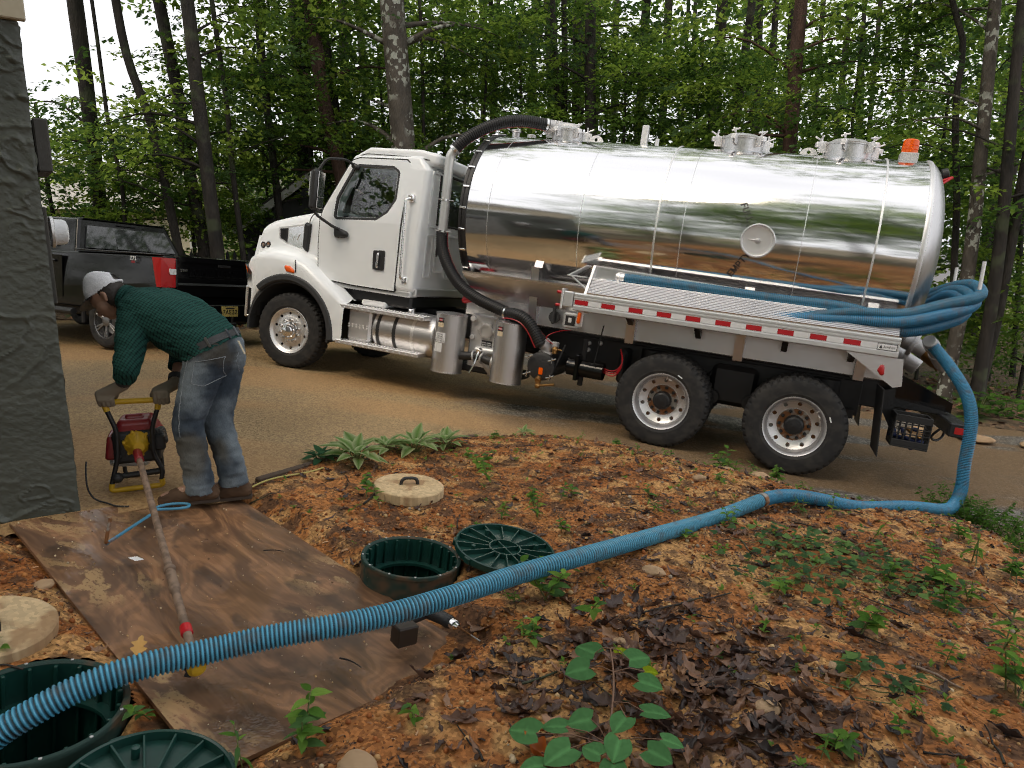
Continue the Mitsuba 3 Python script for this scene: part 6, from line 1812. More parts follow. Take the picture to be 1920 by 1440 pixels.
def tc(name, mesh, mat, smooth=False, **k):
    return part(cr, name, mesh, mat, smooth, M=TRK, **k)


tc('bottom', rbox(-1.91, -1.58, .70, 1.02, .465, .485, .004), 'mat_plastic')
for (x0, x1, y0, y1) in ((-1.91, -1.58, 1.0, 1.02), (-1.91, -1.58, .70, .72), (-1.91, -1.89, .72, 1.0), (-1.60, -1.58, .72, 1.0)):
    bars = [rbox(x0, x1, y0, y1, .72, .79, .004), rbox(x0, x1, y0, y1, .485, .54, .004)]
    n = 7
    for i in range(n):
        if x1 - x0 > .1:
            xx = x0 + (x1 - x0) * i / (n - 1)
            bars.append(rbox(min(xx, x1 - .012), min(xx, x1 - .012) + .012, y0 + .004, y1 - .004, .54, .72, .002))
        else:
            yy = y0 + (y1 - y0) * i / (n - 1)
            bars.append(rbox(x0 + .004, x1 - .004, min(yy, y1 - .012), min(yy, y1 - .012) + .012, .54, .72, .002))
    for z in (.60, .66):
        bars.append(rbox(x0, x1, y0 + .003, y1 - .003, z, z + .010, .002))
    tc('side', cat(*bars), 'mat_plastic')
rg_ = np.random.default_rng(4)
gl = thing('glove', 'bunch of blue work gloves stuffed in the black crate', 'gloves')
gm = []
for i in range(14):
    c = np.array([-1.745, .86, .56]) + rg_.normal(0, 1, 3) * [.07, .06, .05]
    d = rg_.normal(0, 1, 3)
    d /= np.linalg.norm(d)
    gm.append(sphere_hull([(*(c - d * .03), .022), (*(c + d * .03), .014), (*(c + np.cross(d, [0, 0, 1]) * .02), .018)], 2))
scene[gl] = ply(xf(cat(*gm), TRK), 'mat_blue_glove', smooth=40)
princ('mat_blue_glove', (.012, .022, .085), .6)
k = thing('brass_fitting', 'pair of brass hose fittings lying among the blue gloves', 'fittings')
scene[k] = ply(xf(cat(cyl((-1.76, 1.0 - .06, .62), (-1.70, .96, .66), .018), cyl((-1.84, .98, .58), (-1.80, .96, .60), .016)), TRK), 'mat_brass', smooth=35)
# cords on the ground
k = thing('extension_cord', 'thin yellow cord running from behind the boots into the clay', 'cord')
pts = [on(-1.78, 4.36, .03), on(-1.72, 4.50, .055), on(-1.62, 4.72, .05), on(-1.50, 4.86, .05), on(-1.42, 5.0, .055)]
scene[k] = ply(tube(spline(pts, 40), .006, 8), 'mat_yellow_cord', smooth=True)
princ('mat_yellow_cord', (.42, .36, .11), .5)
k = thing('cable', 'thin dark cable curling from the stucco wall towards the plywood', 'cable')
pts = [on(-2.60, 4.06, .25), on(-2.585, 4.02, .10), on(-2.56, 4.04, .02), on(-2.48, 4.02, .008), on(-2.40, 3.985, .008), on(-2.33, 3.99, .010)]
scene[k] = ply(tube(spline(pts, 40), .005, 8), 'mat_plastic', smooth=True)
# timber edging of the bed
princ('mat_edging', (.075, .05, .033), .8)
k = thing('bed_edging', 'dark rotting timber edging between clay bed and drive', 'edging')
epts = [(-1.80, 4.66), (-1.60, 5.08), (-1.43, 5.55), (-1.0, 6.12), (-.35, 6.70)]
for i in range(4):
    a, b = np.array(epts[i]), np.array(epts[i + 1])
    part(k, 'timber', beam(on(*a, .0), on(*b, .0), .05, .07, r=.012), 'mat_edging', False)
# ------------------------------------------------------------------ litter, stones and plants of the bed
PR = np.random.default_rng(21)


def zbed(x, y):
    x, y = np.asarray(x, float), np.asarray(y, float)
    return np.where(dist_to(BED, x, y) < 0.02, HB(x, y), HP(x, y))


def in_bed(n, rng, box=(-3.2, 4.4, 1.2, 7.2)):
    x = rng.uniform(box[0], box[1], n)
    y = rng.uniform(box[2], box[3], n)
    k = (dist_to(BED, x, y) < -.01) & (dist_to(BOARD_AREA, x, y) > .02)
    for hx, hy, hr in HOLES:
        k &= np.hypot(x - hx, y - hy) > hr + .02
    return x[k], y[k]


def colors(n, pal, w, rng, nv):
    c = np.asarray(pal)[rng.choice(len(pal), n, p=w)] * rng.uniform(.65, 1.3, (n, 1))
    return np.repeat(c, nv, 0)


def tilt_frames(P, rng, tilt, smin, smax):
    return rand_frames(P, rng, tilt, (smin, smax))


DEAD = np.array([(.070, .040, .030), (.115, .060, .040), (.048, .030, .026), (.16, .085, .050), (.23, .13, .075), (.032, .023, .022)])
# wood chips and bark crumbs
chip = (np.array([(-.5, -.12, 0), (.5, -.16, .02), (.5, .10, .05), (-.5, .14, .03), (0, -.17, .10), (0, .15, .12)]), np.array([(0, 4, 5), (0, 5, 3), (4, 1, 2), (4, 2, 5)]))
x, y = in_bed(150000, PR)
dens = meshkit.fbm(np.c_[x * 2.2, y * 2.2, x * 0], 3, 14)
k = PR.uniform(0, 1, len(x)) < np.clip((dens - .30) * 2.6 + .5 * (x < -1.9) + .35 * (y > 4.4), .12, 1)
x, y = x[k], y[k]
s = PR.uniform(.005, .021, len(x)) * np.where(PR.uniform(0, 1, len(x)) < .09, 2.0, 1)
M = tilt_frames(np.c_[x, y, HB(x, y) + .002], PR, .35, 1, 1)
M[:, :3, :3] *= s[:, None, None]
k = thing('wood_chips', 'brown wood chips and bark crumbs strewn over the clay bed', kind='stuff')
scene[k] = ply(scatter(chip, M), 'mat_vc', color=colors(len(x), [(.115, .060, .036), (.055, .031, .021), (.20, .10, .052), (.38, .23, .13), (.026, .018, .015)], [.26, .28, .2, .09, .17], PR, 6))
# clods of clay
ico = trimesh.creation.icosahedron()
ico.vertices /= np.linalg.norm(ico.vertices[0])
iv = np.array(ico.vertices) * (1 + .35 * (meshkit.noise(np.array(ico.vertices) * 1.7 + 5, 2)[:, None] - .5))
x, y = in_bed(20000, PR)
s = .003 + .012 * PR.uniform(0, 1, len(x)) ** 4
M = tilt_frames(np.c_[x, y, HB(x, y) + s * .3], PR, 1.0, 1, 1)
M[:, :3, :3] *= s[:, None, None]
k = thing('clay_clods', 'orange clods and crumbs of clay over the bed', kind='stuff')
scene[k] = ply(scatter((iv, np.array(ico.faces)), M), 'mat_vc', smooth=True, color=colors(len(x), [(.23, .078, .024), (.32, .140, .046), (.17, .058, .020), (.42, .25, .11)], [.36, .3, .2, .14], PR, len(iv)))
x, y = in_bed(900, PR, (-1, 3.6, 1.4, 5.5))
s = .004 + .011 * PR.uniform(0, 1, len(x)) ** 3
M = tilt_frames(np.c_[x, y, HB(x, y) + s * .45], PR, 1.0, 1, 1)
M[:, :3, :3] *= s[:, None, None]
k = thing('pebbles', 'pale tan pebbles scattered in the clay bed', kind='stuff')
scene[k] = ply(scatter((iv, np.array(ico.faces)), M), 'mat_vc', smooth=True, color=colors(len(x), [(.42, .29, .15), (.36, .20, .08), (.30, .25, .19), (.46, .36, .23)], [.3, .3, .2, .2], PR, len(iv)))


# fallen oak leaves
def oak_leaf(seed):
    r = np.random.default_rng(seed)
    n = 9
    t = np.linspace(0, 1, 19)
    w = (.25 * np.sin(PI * t ** .8) ** .8) * (.74 + .26 * np.cos(t * PI * 2 * 3.0 + r.uniform(0, .8))) + .012
    w2 = (.25 * np.sin(PI * t ** .8) ** .8) * (.74 + .26 * np.cos(t * PI * 2 * 3.0 + r.uniform(.4, 1.4))) + .012
    curl, roll, tw = r.uniform(-.7, 1.4), r.uniform(.3, 2.3), r.uniform(-1.0, 1.0)
    rows = []
    for a, l, rr in zip(t, w, w2):
        z0 = curl * (a - .5) ** 2 * .9
        row = []
        for u in (-1, -.5, 0, .5, 1):
            ww = (l if u < 0 else rr)
            x_ = u * ww
            ang = roll * u + tw * (a - .5)
            row.append((math.sin(ang) / max(abs(roll), .2) * ww * 1.0 if u else 0, a - .5, z0 + abs(u) ** 1.5 * ww * math.sin(min(1.3, abs(roll * u))) * .8 + .03 * math.sin(9 * a + 3 * u)))
        rows.append(row)
    stem = [[(d, -.5 - s_, curl * .25 * .9 + .02 * s_) for d in (-.006, -.003, 0, .003, .006)] for s_ in (.16, .08)]
    return grid_mesh(np.array(stem + rows))


OAKS = [oak_leaf(i) for i in range(10)]
nv = len(OAKS[0][0])


def litter(n, rng, centre, sig, smin, smax):
    x = rng.normal(centre[0], sig[0], n)
    y = rng.normal(centre[1], sig[1], n)
    k = (dist_to(BED, x, y) < -.05) & (dist_to(BOARD_AREA, x, y) > .04)
    for hx, hy, hr in HOLES:
        k &= np.hypot(x - hx, y - hy) > hr + .05
    return x[k], y[k]


lx1, ly1 = litter(560, PR, (.62, 2.34), (.44, .44), .08, .14)
lx2, ly2 = litter(600, PR, (1.9, 4.2), (.9, 1.0), .05, .1)
lx3, ly3 = in_bed(1300, PR)
lx_, ly_ = np.r_[lx1, lx2, lx3], np.r_[ly1, ly2, ly3]
near = np.hypot(lx_, ly_)
heap = np.exp(-(((lx_ - .68) / .5) ** 2 + ((ly_ - 2.38) / .5) ** 2))
order = np.argsort(near + PR.uniform(0, .8, len(near)))
size = PR.uniform(.06, .14, len(lx_)) * np.where(np.arange(len(lx_)) < len(lx1), 1.15, .75)
zz = HB(lx_, ly_) + .004 + PR.uniform(0, .035, len(lx_)) * heap
Ml = tilt_frames(np.c_[lx_, ly_, zz], PR, .27, 1, 1)
flip = PR.uniform(0, 1, len(lx_)) < .45
Ml[flip, :3, 1] *= -1
Ml[flip, :3, 2] *= -1
Ml[:, :3, :3] *= size[:, None, None]
lc = DEAD[PR.choice(6, len(lx_), p=[.26, .25, .20, .14, .07, .08])] * PR.uniform(.6, 1.25, (len(lx_), 1))
nth = 300
pos_words = ('pale tan', 'reddish brown', 'dark brown', 'near black')
for q, i in enumerate(order[:nth]):
    c = lc[i]
    w = 'pale tan' if c.sum() > .26 else 'reddish brown' if c.sum() > .16 else 'dark brown' if c.sum() > .09 else 'blackish'
    k = thing('fallen_leaf', f'{w} curled wet oak leaf lying in the litter on the clay', 'leaf', f'{w} fallen leaves on the clay bed')
    col = c[None] * (.75 + .5 * meshkit.noise(OAKS[i % 10][0] * 7 + i, 3)[:, None])
    scene[k] = ply(xf(OAKS[i % 10], Ml[i]), 'mat_vc_wet', smooth=True, color=col)
rest = order[nth:]
V, F, C, n0 = [], [], [], 0
for w in range(10):
    r_ = rest[rest % 10 == w]
    v, f = scatter(OAKS[w], Ml[r_])
    V.append(v)
    F.append(f + n0)
    n0 += len(v)
    C.append(np.repeat(lc[r_], nv, 0))
k = thing('leaf_litter', 'matted dead leaves over the clay bed', kind='stuff')
scene[k] = ply((np.vstack(V), np.vstack(F)), 'mat_vc_wet', smooth=True, color=np.vstack(C))
# twigs
tw = []
for i in range(170):
    x, y = in_bed(1, PR, (-2.2, 3.6, 1.4, 6.6))
    if not len(x):
        continue
    a, L = PR.uniform(0, 2 * PI), PR.uniform(.05, .28)
    t = np.linspace(-.5, .5, 5)
    px, py = x[0] + np.cos(a) * t * L + PR.normal(0, .006, 5), y[0] + np.sin(a) * t * L + PR.normal(0, .006, 5)
    tw.append(tube(np.c_[px, py, HB(px, py) + .006 + .02 * PR.uniform() * (t + .5)], np.linspace(.0045, .002, 5) * PR.uniform(.6, 1.3), 5))
k = thing('twigs', 'thin dark twigs strewn over the clay bed', kind='stuff')
scene[k] = ply(cat(*tw), 'mat_bark', smooth=True)
for lb, a, b, r in (('forked dark stick lying above the round leaved seedling', (.02, 2.45), (.36, 2.62), .006), ('dark stick lying across the litter below the weeds', (.62, 3.0), (1.12, 3.25), .006), ('long dark stick near the far corner of the bed', (-.98, 4.35), (-.92, 4.85), .008), ('pale bare stick at the bed\'s lower side', (1.74, 2.72), (1.88, 2.60), .008)):
    k = thing('stick', lb, 'stick')
    t = np.linspace(0, 1, 9)[:, None]
    p = np.array(a) * (1 - t) + np.array(b) * t
    p = p + .014 * (np.stack([meshkit.noise(np.c_[t * 4, t * 0 + s_, t * 0], 3) for s_ in (1, 7)], 1) - .5)
    scene[k] = ply(tube(np.c_[p, HB(p[:, 0], p[:, 1]) + .012], np.linspace(r, r * .5, 9), 7), 'mat_pole' if 'pale' in lb else 'mat_bark', smooth=True)
# rocks
def m_rock(p, n, uv):
    return mix((.20, .12, .065), (.42, .29, .17), fbm(p.x * 14, p.y * 14, p.z * 14, 4))


princ('mat_rock', proc(m_rock), .8)
ico3 = trimesh.creation.icosphere(3, 1.0)
for i, (x, y, s, lb) in enumerate(((2.0, 6.25, .085, 'tan rock at the bed edge before the front rear wheel'), (2.28, 6.10, .11, 'brown rock at the bed edge before the rearmost wheel'), (.76, 3.46, .055, 'small brown rock half buried below the blue hose'), (.95, 2.29, .05, 'brown stone among the dead leaves'),
                                   (-.50, 1.95, .075, 'flat tan rock at the bottom edge beside the plywood'), (1.50, 5.30, .05, 'small tan rock beyond the blue hose'), (-2.18, 2.98, .045, 'pale stone beside the round lid at the edge'), (.47, 2.75, .03, 'tiny yellowish stone in the clay'), (1.35, 2.62, .028, 'small pale pebble beside the dark leaf heap'),
                                   (6.9, 9.95, .20, 'flat pale slab at the drive edge beyond the bumper'), (7.6, 9.75, .16, 'second flat slab at the drive edge by the wood'), (6.3, 10.4, .13, 'small slab in the litter beyond the blue hose'))):
    v = np.array(ico3.vertices)
    v = v * (1 + .55 * (meshkit.fbm(v * 1.3 + i * 3, 3, i) - .5)[:, None]) * [1.2, .85, .5 if s < .15 else .22]
    v = v * s
    a = i * 1.3
    v = v @ np.array([[math.cos(a), -math.sin(a), 0], [math.sin(a), math.cos(a), 0], [0, 0, 1]]).T
    k = thing('rock', lb, 'rock')
    scene[k] = ply((v + [x, y, (float(zbed(x, y)) if s < .15 else float(HT(x, y)) + .02) + s * .18], np.array(ico3.faces)), 'mat_rock', smooth=30)


# ---- leaves with a fold and a tip
def blade(n=7, width=.5, fold=.25, droop=.5, tip=1.4, wave=0.0):
    t = np.linspace(0, 1, n)
    w = width * .5 * np.sin(PI * np.clip(t, 0, 1) ** (1 / tip)) ** .9
    w[0] = .02
    w[-1] = .004
    return grid_mesh(np.array([[(u * ww, a, -droop * a * a + abs(u) * ww * fold + wave * math.sin(a * 14) * abs(u)) for u in (-1, -.5, 0, .5, 1)] for a, ww in zip(t, w)]))


OVATE = blade(7, .55, .3, .25)
NARROW = blade(6, .26, .3, .45)
HOSTA_L = blade(10, .62, .25, .95, 1.05, .02)
SMALL = (np.array([(0, 0, 0), (.24, .45, .06), (0, 1, -.1), (-.24, .45, .06), (0, .5, 0)]), np.array([(0, 1, 4), (1, 2, 4), (2, 3, 4), (3, 0, 4)]))


def leaf_at(base, o, d, s, roll=0.0, up=(0, 0, 1)):
    d = np.asarray(d, float) / np.linalg.norm(d)
    M = frame(o, np.cross(np.cross(d, up), d), np.cross(d, np.cross(np.cross(d, up), d)))
    M = M @ rot((0, 1, 0), roll)
    M[:3, :3] *= s
    return xf(base, M)


WEEDS = [(0.0, 3.17, .6, 'tiny seedling right below the hose by the drill'), (0.17, 3.19, 1.1, 'leafy weed with one pale heart leaf under the hose'), (0.34, 2.97, 1.0, 'bushy weed in the clay nearest the hose'), (0.06, 2.86, .7, ''), (0.09, 2.77, .7, ''), (-.26, 5.44, 1.2, 'tallest weed behind the concrete lid'), (-.19, 5.18, 1.0, ''), (-.37, 5.78, .8, ''), (.15, 4.61, .7, ''), (.18, 4.34, .9, ''), (.34, 4.63, .8, ''), (.43, 4.66, .8, ''), (-.07, 4.28, .8, ''),
         (-.99, 4.50, .9, 'weed leaning over the rim of the concrete lid'), (-.88, 4.34, 1.0, ''), (.47, 3.33, .4, ''), (1.3, 6.75, .7, ''), (2.06, 6.45, 1.3, 'weed growing before the front rear wheel'), (2.1, 6.3, 1.1, ''), (2.36, 6.3, .9, ''), (2.5, 6.2, 1.1, ''), (2.66, 6.05, .9, ''), (.33, 4.04, .7, ''), (.99, 4.71, .6, ''), (1.01, 4.44, .6, ''), (1.05, 4.0, .8, ''), (1.4, 4.23, .7, ''), (2.09, 4.72, .7, ''), (2.35, 4.77, .9, ''),
         (1.63, 2.98, 1.1, 'bright weed standing alone above the dead leaves'), (1.62, 3.1, .5, ''), (-.34, 2.22, .7, ''), (-.71, 2.08, 1.2, 'tall weed at the near end of the plywood'), (-.90, 1.98, .8, 'weed between plywood and bottom lid'), (-1.33, 2.22, .8, 'bright seedling in the dug out soil beside the hose'), (-1.92, 2.38, 1.0, 'strappy weed between round lid and riser'), (2.93, 4.08, 1.2, ''), (2.66, 4.07, .9, ''), (3.03, 3.88, 1.0, ''),
         (1.53, 2.32, .5, ''), (1.39, 2.18, .6, ''), (1.1, 2.06, .8, ''), (1.03, 2.02, .6, ''), (1.92, 2.78, .7, ''), (3.18, 4.61, 1.0, ''), (2.25, 2.87, 1.2, 'broad weed at the near lower side of the mound'), (2.09, 2.58, 1.1, ''), (2.47, 3.71, 1.1, ''), (2.54, 3.53, 1.1, ''), (2.26, 3.33, 1.0, ''), (2.14, 3.68, .9, ''), (2.44, 4.37, .9, ''), (1.67, 5.3, .6, ''), (1.09, 6.9, .6, ''), (.7, 6.95, .6, ''), (-.17, 6.6, .6, ''),
         (1.55, 6.6, .7, ''), (-1.38, 5.45, .7, ''), (1.4, 3.36, .8, ''), (1.2, 3.74, .5, '')]
MARKS = [(-.73, 4.68, 'the concrete lid'), (-.05, 3.66, 'the flipped lid'), (.30, 1.95, 'the redbud seedling'), (.7, 2.4, 'the heap of dead leaves'), (1.79, 4.69, 'the joint of the blue hose'), (2.35, 6.6, 'the rearmost wheel'), (1.2, 6.8, 'the front rear wheel'),
         (1.8, 3.8, 'the ivy'), (3.6, 4.35, 'the straggling weed'), (4.0, 5.6, 'the foot of the blue hose'), (-.84, 5.8, 'the hostas'), (.12, 6.92, 'the small pale hosta'), (-.3, 2.9, 'the drill'), (-1.1, 1.85, 'the bottom lid'), (.9, 4.5, 'the middle of the hose')]
ORD = ['first', 'second', 'third', 'fourth', 'fifth', 'sixth', 'seventh', 'eighth', 'ninth', 'tenth', 'eleventh', 'twelfth', 'thirteenth', 'fourteenth']
used = {}
rng = np.random.default_rng(31)
for i, (x, y, s, lb) in enumerate(WEEDS):
    if not lb:
        d_ = [math.hypot(x - a, y - b) for a, b, _ in MARKS]
        q_ = int(np.argmin(d_))
        used[q_] = used.get(q_, 0) + 1
        lb = f'small weed in the clay, {ORD[used[q_] - 1]} of those nearest {MARKS[q_][2]}'
    k = thing('weed', lb, 'weed', 'weeds of the clay bed')
    z = float(zbed(np.array([x]), np.array([y]))[0])
    ns_ = rng.integers(1, 3) + (s > 1)
    L, St, Cc = [], [], []
    base = OVATE if i % 3 else NARROW
    for _ in range(ns_):
        h = .15 * s * rng.uniform(.6, 1.2)
        ln = rng.normal(0, .35, 2)
        top = np.array([x + ln[0] * h, y + ln[1] * h, z + h])
        b0 = np.array([x + rng.normal(0, .015), y + rng.normal(0, .015), z - .01])
        St.append(tube(np.array([b0, (b0 + top) / 2 + [0, 0, .01], top]), np.array([.0035, .003, .0018]) * s, 5))
        n = rng.integers(7, 13)
        for j in range(n):
            u = .25 + .75 * (j + 1) / n
            a = j * 2.4 + rng.uniform(-.4, .4)
            o = b0 + (top - b0) * u
            ls = .088 * s * rng.uniform(.6, 1.15) * (1.1 - .45 * u)
            L.append(leaf_at(base, o, (math.cos(a), math.sin(a), rng.uniform(-.05, .5)), ls, rng.normal(0, 14)))
            g = np.array([(.11, .24, .045), (.16, .31, .06), (.22, .38, .075), (.10, .21, .07)])[rng.choice(4)] * rng.uniform(.8, 1.2)
            Cc.append(np.repeat(g[None], len(base[0]), 0))
    part(k, 'stem', cat(*St), 'mat_stem', True)
    part(k, 'leaves', cat(*L), 'mat_leaf', True, color=np.vstack(Cc), kind='stuff')
princ('mat_stem', (.10, .11, .035), .6)
# little sprouts between them
x, y = in_bed(760, rng, (-1.6, 4.2, 1.6, 6.9))
k_ = rng.uniform(0, 1, len(x)) < np.where((x > 1) | (y > 5.5), .8, .3)
L, Cc = [], []
for a_, b_ in zip(x[k_], y[k_]):
    z = float(HB(np.array([a_]), np.array([b_]))[0])
    for j in range(rng.integers(4, 8)):
        a = rng.uniform(0, 2 * PI)
        L.append(leaf_at(SMALL, np.array([a_, b_, z + .008 + .02 * rng.uniform()]), (math.cos(a), math.sin(a), rng.uniform(.1, 1.0)), rng.uniform(.018, .042)))
        Cc.append(np.repeat((np.array([(.14, .28, .05), (.20, .33, .07), (.10, .19, .05)])[rng.choice(3)])[None], 5, 0))
k = thing('sprouts', 'tiny green sprouts dotted over the clay bed', kind='stuff')
scene[k] = ply(cat(*L), 'mat_leaf', color=np.vstack(Cc))
# ivy: lobed leaves low on the ground
IVL = (np.array([(0, 0, 0), (.30, .02, .03), (.52, .30, .0), (.30, .42, .04), (.22, .62, .02), (0, 1, -.06), (-.22, .62, .02), (-.30, .42, .04), (-.52, .30, .0), (-.30, .02, .03), (0, .4, .06)]), np.array([(i, i + 1, 10) for i in range(9)] + [(9, 0, 10)]))
IVY = [(1.57, 4.07), (1.66, 3.88), (1.8, 3.75), (1.92, 3.67), (1.44, 3.55), (1.64, 3.47), (2.16, 4.11), (2.27, 3.93), (1.81, 4.08), (2.21, 3.58), (2.35, 3.67), (1.42, 2.55), (1.61, 2.54), (1.48, 2.62), (1.54, 2.46)]
for q, (idx, lb) in enumerate(((range(0, 11), 'dark green ivy trailing over the crest of the mound'), (range(11, 15), 'small ivy trail beside the heap of dead leaves'))):
    k = thing('ivy', lb, 'ivy')
    L, Cc, St = [], [], []
    for j in idx:
        cx, cy = IVY[j]
        for _ in range(30 if q == 0 else 9):
            a_, b_ = cx + rng.normal(0, .13 if q == 0 else .06), cy + rng.normal(0, .13 if q == 0 else .05)
            z = float(HB(np.array([a_]), np.array([b_]))[0])
            a = rng.uniform(0, 2 * PI)
            L.append(leaf_at(IVL, np.array([a_, b_, z + rng.uniform(.015, .07)]), (math.cos(a), math.sin(a), rng.uniform(-.2, .35)), rng.uniform(.035, .065), rng.normal(0, 15)))
            Cc.append(np.repeat((np.array([(.085, .17, .07), (.125, .23, .095), (.18, .31, .10), (.06, .125, .06)])[rng.choice(4)] * rng.uniform(.8, 1.2))[None], 11, 0))
        z = float(HB(np.array([cx]), np.array([cy]))[0])
        t = np.linspace(-.22, .22, 8)
        St.append(tube(np.c_[cx + t, cy + .5 * t + .05 * np.sin(t * 18), HB(cx + t, cy + .5 * t + .05 * np.sin(t * 18)) + .015], .0025, 5))
    part(k, 'vine', cat(*St), 'mat_stem', True)
    part(k, 'leaves', cat(*L), 'mat_leaf', False, color=np.vstack(Cc), kind='stuff')
# hostas with white edged leaves
HOS = [(-1.22, 5.24, 1.15, 'largest white edged hosta at the bed edge behind the concrete lid'), (-.84, 5.80, 1.0, 'white edged hosta second along the bed edge'), (-.60, 6.10, .9, 'white edged hosta third along the bed edge'), (-1.52, 5.28, .62, 'small blue green hosta at the bed corner nearest the man'), (-1.06, 5.66, .7, 'hosta half hidden behind the largest one'), (.12, 6.92, .5, 'small pale hosta at the far tip of the bed')]
for i, (x, y, s, lb) in enumerate(HOS):
    k = thing('hosta', lb, 'hosta')
    z = float(zbed(np.array([x]), np.array([y]))[0])
    v0 = HOSTA_L[0]
    edge_ = np.tile([1, .45, 0, .45, 1], len(v0) // 5)[:, None]
    n = 20 if s > .6 else 12
    for j in range(n):
        a = j * 2.399 + rng.uniform(-.3, .3)
        el = .62 + .85 * (j / n)
        d = np.array([math.cos(a) * math.cos(el), math.sin(a) * math.cos(el), math.sin(el)])
        o = np.array([x, y, z]) + d * [.05, .05, .02] * s
        ls = .175 * s * rng.uniform(.75, 1.1)
        st = o + d * ls * .35
        g = np.array([(.12, .25, .06), (.16, .30, .075)][j % 2]) if i != 3 else np.array([.06, .15, .075])
        wh = np.array([.58, .62, .38]) if i != 3 else g
        col = g * (1 - edge_ * .85) + wh * edge_ * .85
        m_ = leaf_at(HOSTA_L, st, d + np.array([0, 0, -.1]), ls * .85, rng.normal(0, 10))
        lk = part(k, 'leaf', m_, 'mat_leaf', True, color=col)
        part(lk, 'stalk', tube(np.array([o - d * .03, st + d * .01]), .004 * s, 5), 'mat_stem', True)
# round leaved redbud seedling
def heart(seed):
    r = np.random.default_rng(seed)
    rows = []
    for a in np.linspace(0, 1, 12):
        w = .52 * (math.sin(PI * min(1, a * .86 + .14) ** .85)) ** .75 if a < 1 else .01
        back = .12 * (1 - a) ** 3
        rows.append([(u * w, a - back * abs(u) ** .7 * 1.6, -.16 * a * a + .10 * abs(u) * w - .05 * math.cos(u * 9) * .3 + .01 * math.sin(a * 22)) for u in np.linspace(-1, 1, 9)])
    return grid_mesh(np.array(rows))


HEART = heart(1)
rb_ = thing('redbud_seedling', 'redbud seedling with round heart shaped leaves among the dead leaves', 'seedling')
root = np.array([.30, 1.93, float(HB(np.array([.30]), np.array([1.93]))[0])])
STEM = np.array([root, root + [.02, .10, .05], root + [.055, .25, .10], root + [.075, .38, .13], root + [.08, .50, .15]])
part(rb_, 'stem', tube(spline(STEM, 16), np.linspace(.005, .003, 16), 6), 'mat_twig', True)
princ('mat_twig', (.16, .085, .05), .6)
RL = [(.02, .50, .17, 130, .100), (-.01, .43, .15, 200, .095), (.15, .47, .16, 20, .092), (.17, .37, .13, -30, .088), (.16, .22, .11, -10, .092), (.09, .17, .13, 230, .082), (-.03, .17, .12, 190, .082), (-.12, .15, .10, 170, .080), (-.22, .12, .10, 160, .098), (-.11, .05, .10, 215, .105), (.05, .06, .13, 250, .09), (.14, .04, .10, -40, .085),
      (-.20, .00, .07, 190, .08), (.02, -.02, .10, 260, .085), (.12, .53, .15, 70, .05), (.20, .42, .14, -10, .05), (-.02, .0, .12, 140, .07), (.20, .10, .09, -20, .07)]
for j, (dx, dy, dz, a, s) in enumerate(RL):
    a = math.radians(a)
    o = root + [dx, dy, dz * .75]
    g = np.array([.075, .19, .070]) * (.85 + .3 * rng.uniform()) if j not in (14, 15) else np.array([.20, .26, .015])
    col = np.repeat(g[None], len(HEART[0]), 0) * (.88 + .24 * meshkit.noise(HEART[0] * 9 + j, 2))[:, None]
    col[np.abs(HEART[0][:, 0]) < .02] *= 1.5
    lk = part(rb_, 'leaf', leaf_at(HEART, o, (math.cos(a), math.sin(a), -.05 + .15 * rng.uniform()), s, rng.normal(0, 9), (rng.normal(0, .12), -.25, 1)), 'mat_leaf_wet', True, color=col)
    near_s = STEM[int(np.argmin(np.linalg.norm(STEM - o, axis=1)))]
    part(lk, 'stalk', tube(np.array([near_s, (near_s + o) / 2 + [0, 0, .015], o]), .0018, 5), 'mat_twig', True)
B('mat_leaf_wet', type='principledthin', base_color=VC, roughness=0.28, diff_trans=0.55, spec_trans=0.0, eta=1.45)
k = thing('fallen_leaf', 'big orange crumpled leaf beside the redbud seedling', 'leaf')
v, f = OAKS[3]
scene[k] = ply(xf((v * [1.3, 1, 1.3], f), frame([.10, 2.02, float(HB(np.array([.10]), np.array([2.02]))[0]) + .02], (.1, -.2, 1), (.6, .8, 0)) @ np.diag([.16, .16, .16, 1])), 'mat_vc_wet', smooth=True, color=np.tile([.40, .11, .025], (len(v), 1)))
k = thing('fallen_leaf', 'yellow tan lobed oak leaf lying on the plywood', 'leaf')
v, f = OAKS[5]
q = board_pt(-1.50, 2.53, .008)
scene[k] = ply(xf((v * [1, 1, .45], f), frame(q, PN, (.95, .3, 0)) @ np.diag([.15, .15, .15, 1])), 'mat_vc', smooth=True, color=np.tile([.46, .27, .09], (len(v), 1)))
for a, b, lb in (((-1.35, 3.52), (-1.25, 3.54), 'curved dark twig on the plywood near its middle'), ((-.72, 2.62), (-.62, 2.57), 'short twig on the plywood below the hose')):
    k = thing('twig', lb, 'twig')
    t = np.linspace(0, 1, 7)[:, None]
    p = np.array(a) * (1 - t) + np.array(b) * t + np.c_[0 * t, .012 * np.sin(t * PI)]
    scene[k] = ply(tube(np.array([board_pt(u, w, .006) for u, w in p]), np.linspace(.004, .002, 7), 6), 'mat_bark', smooth=True)
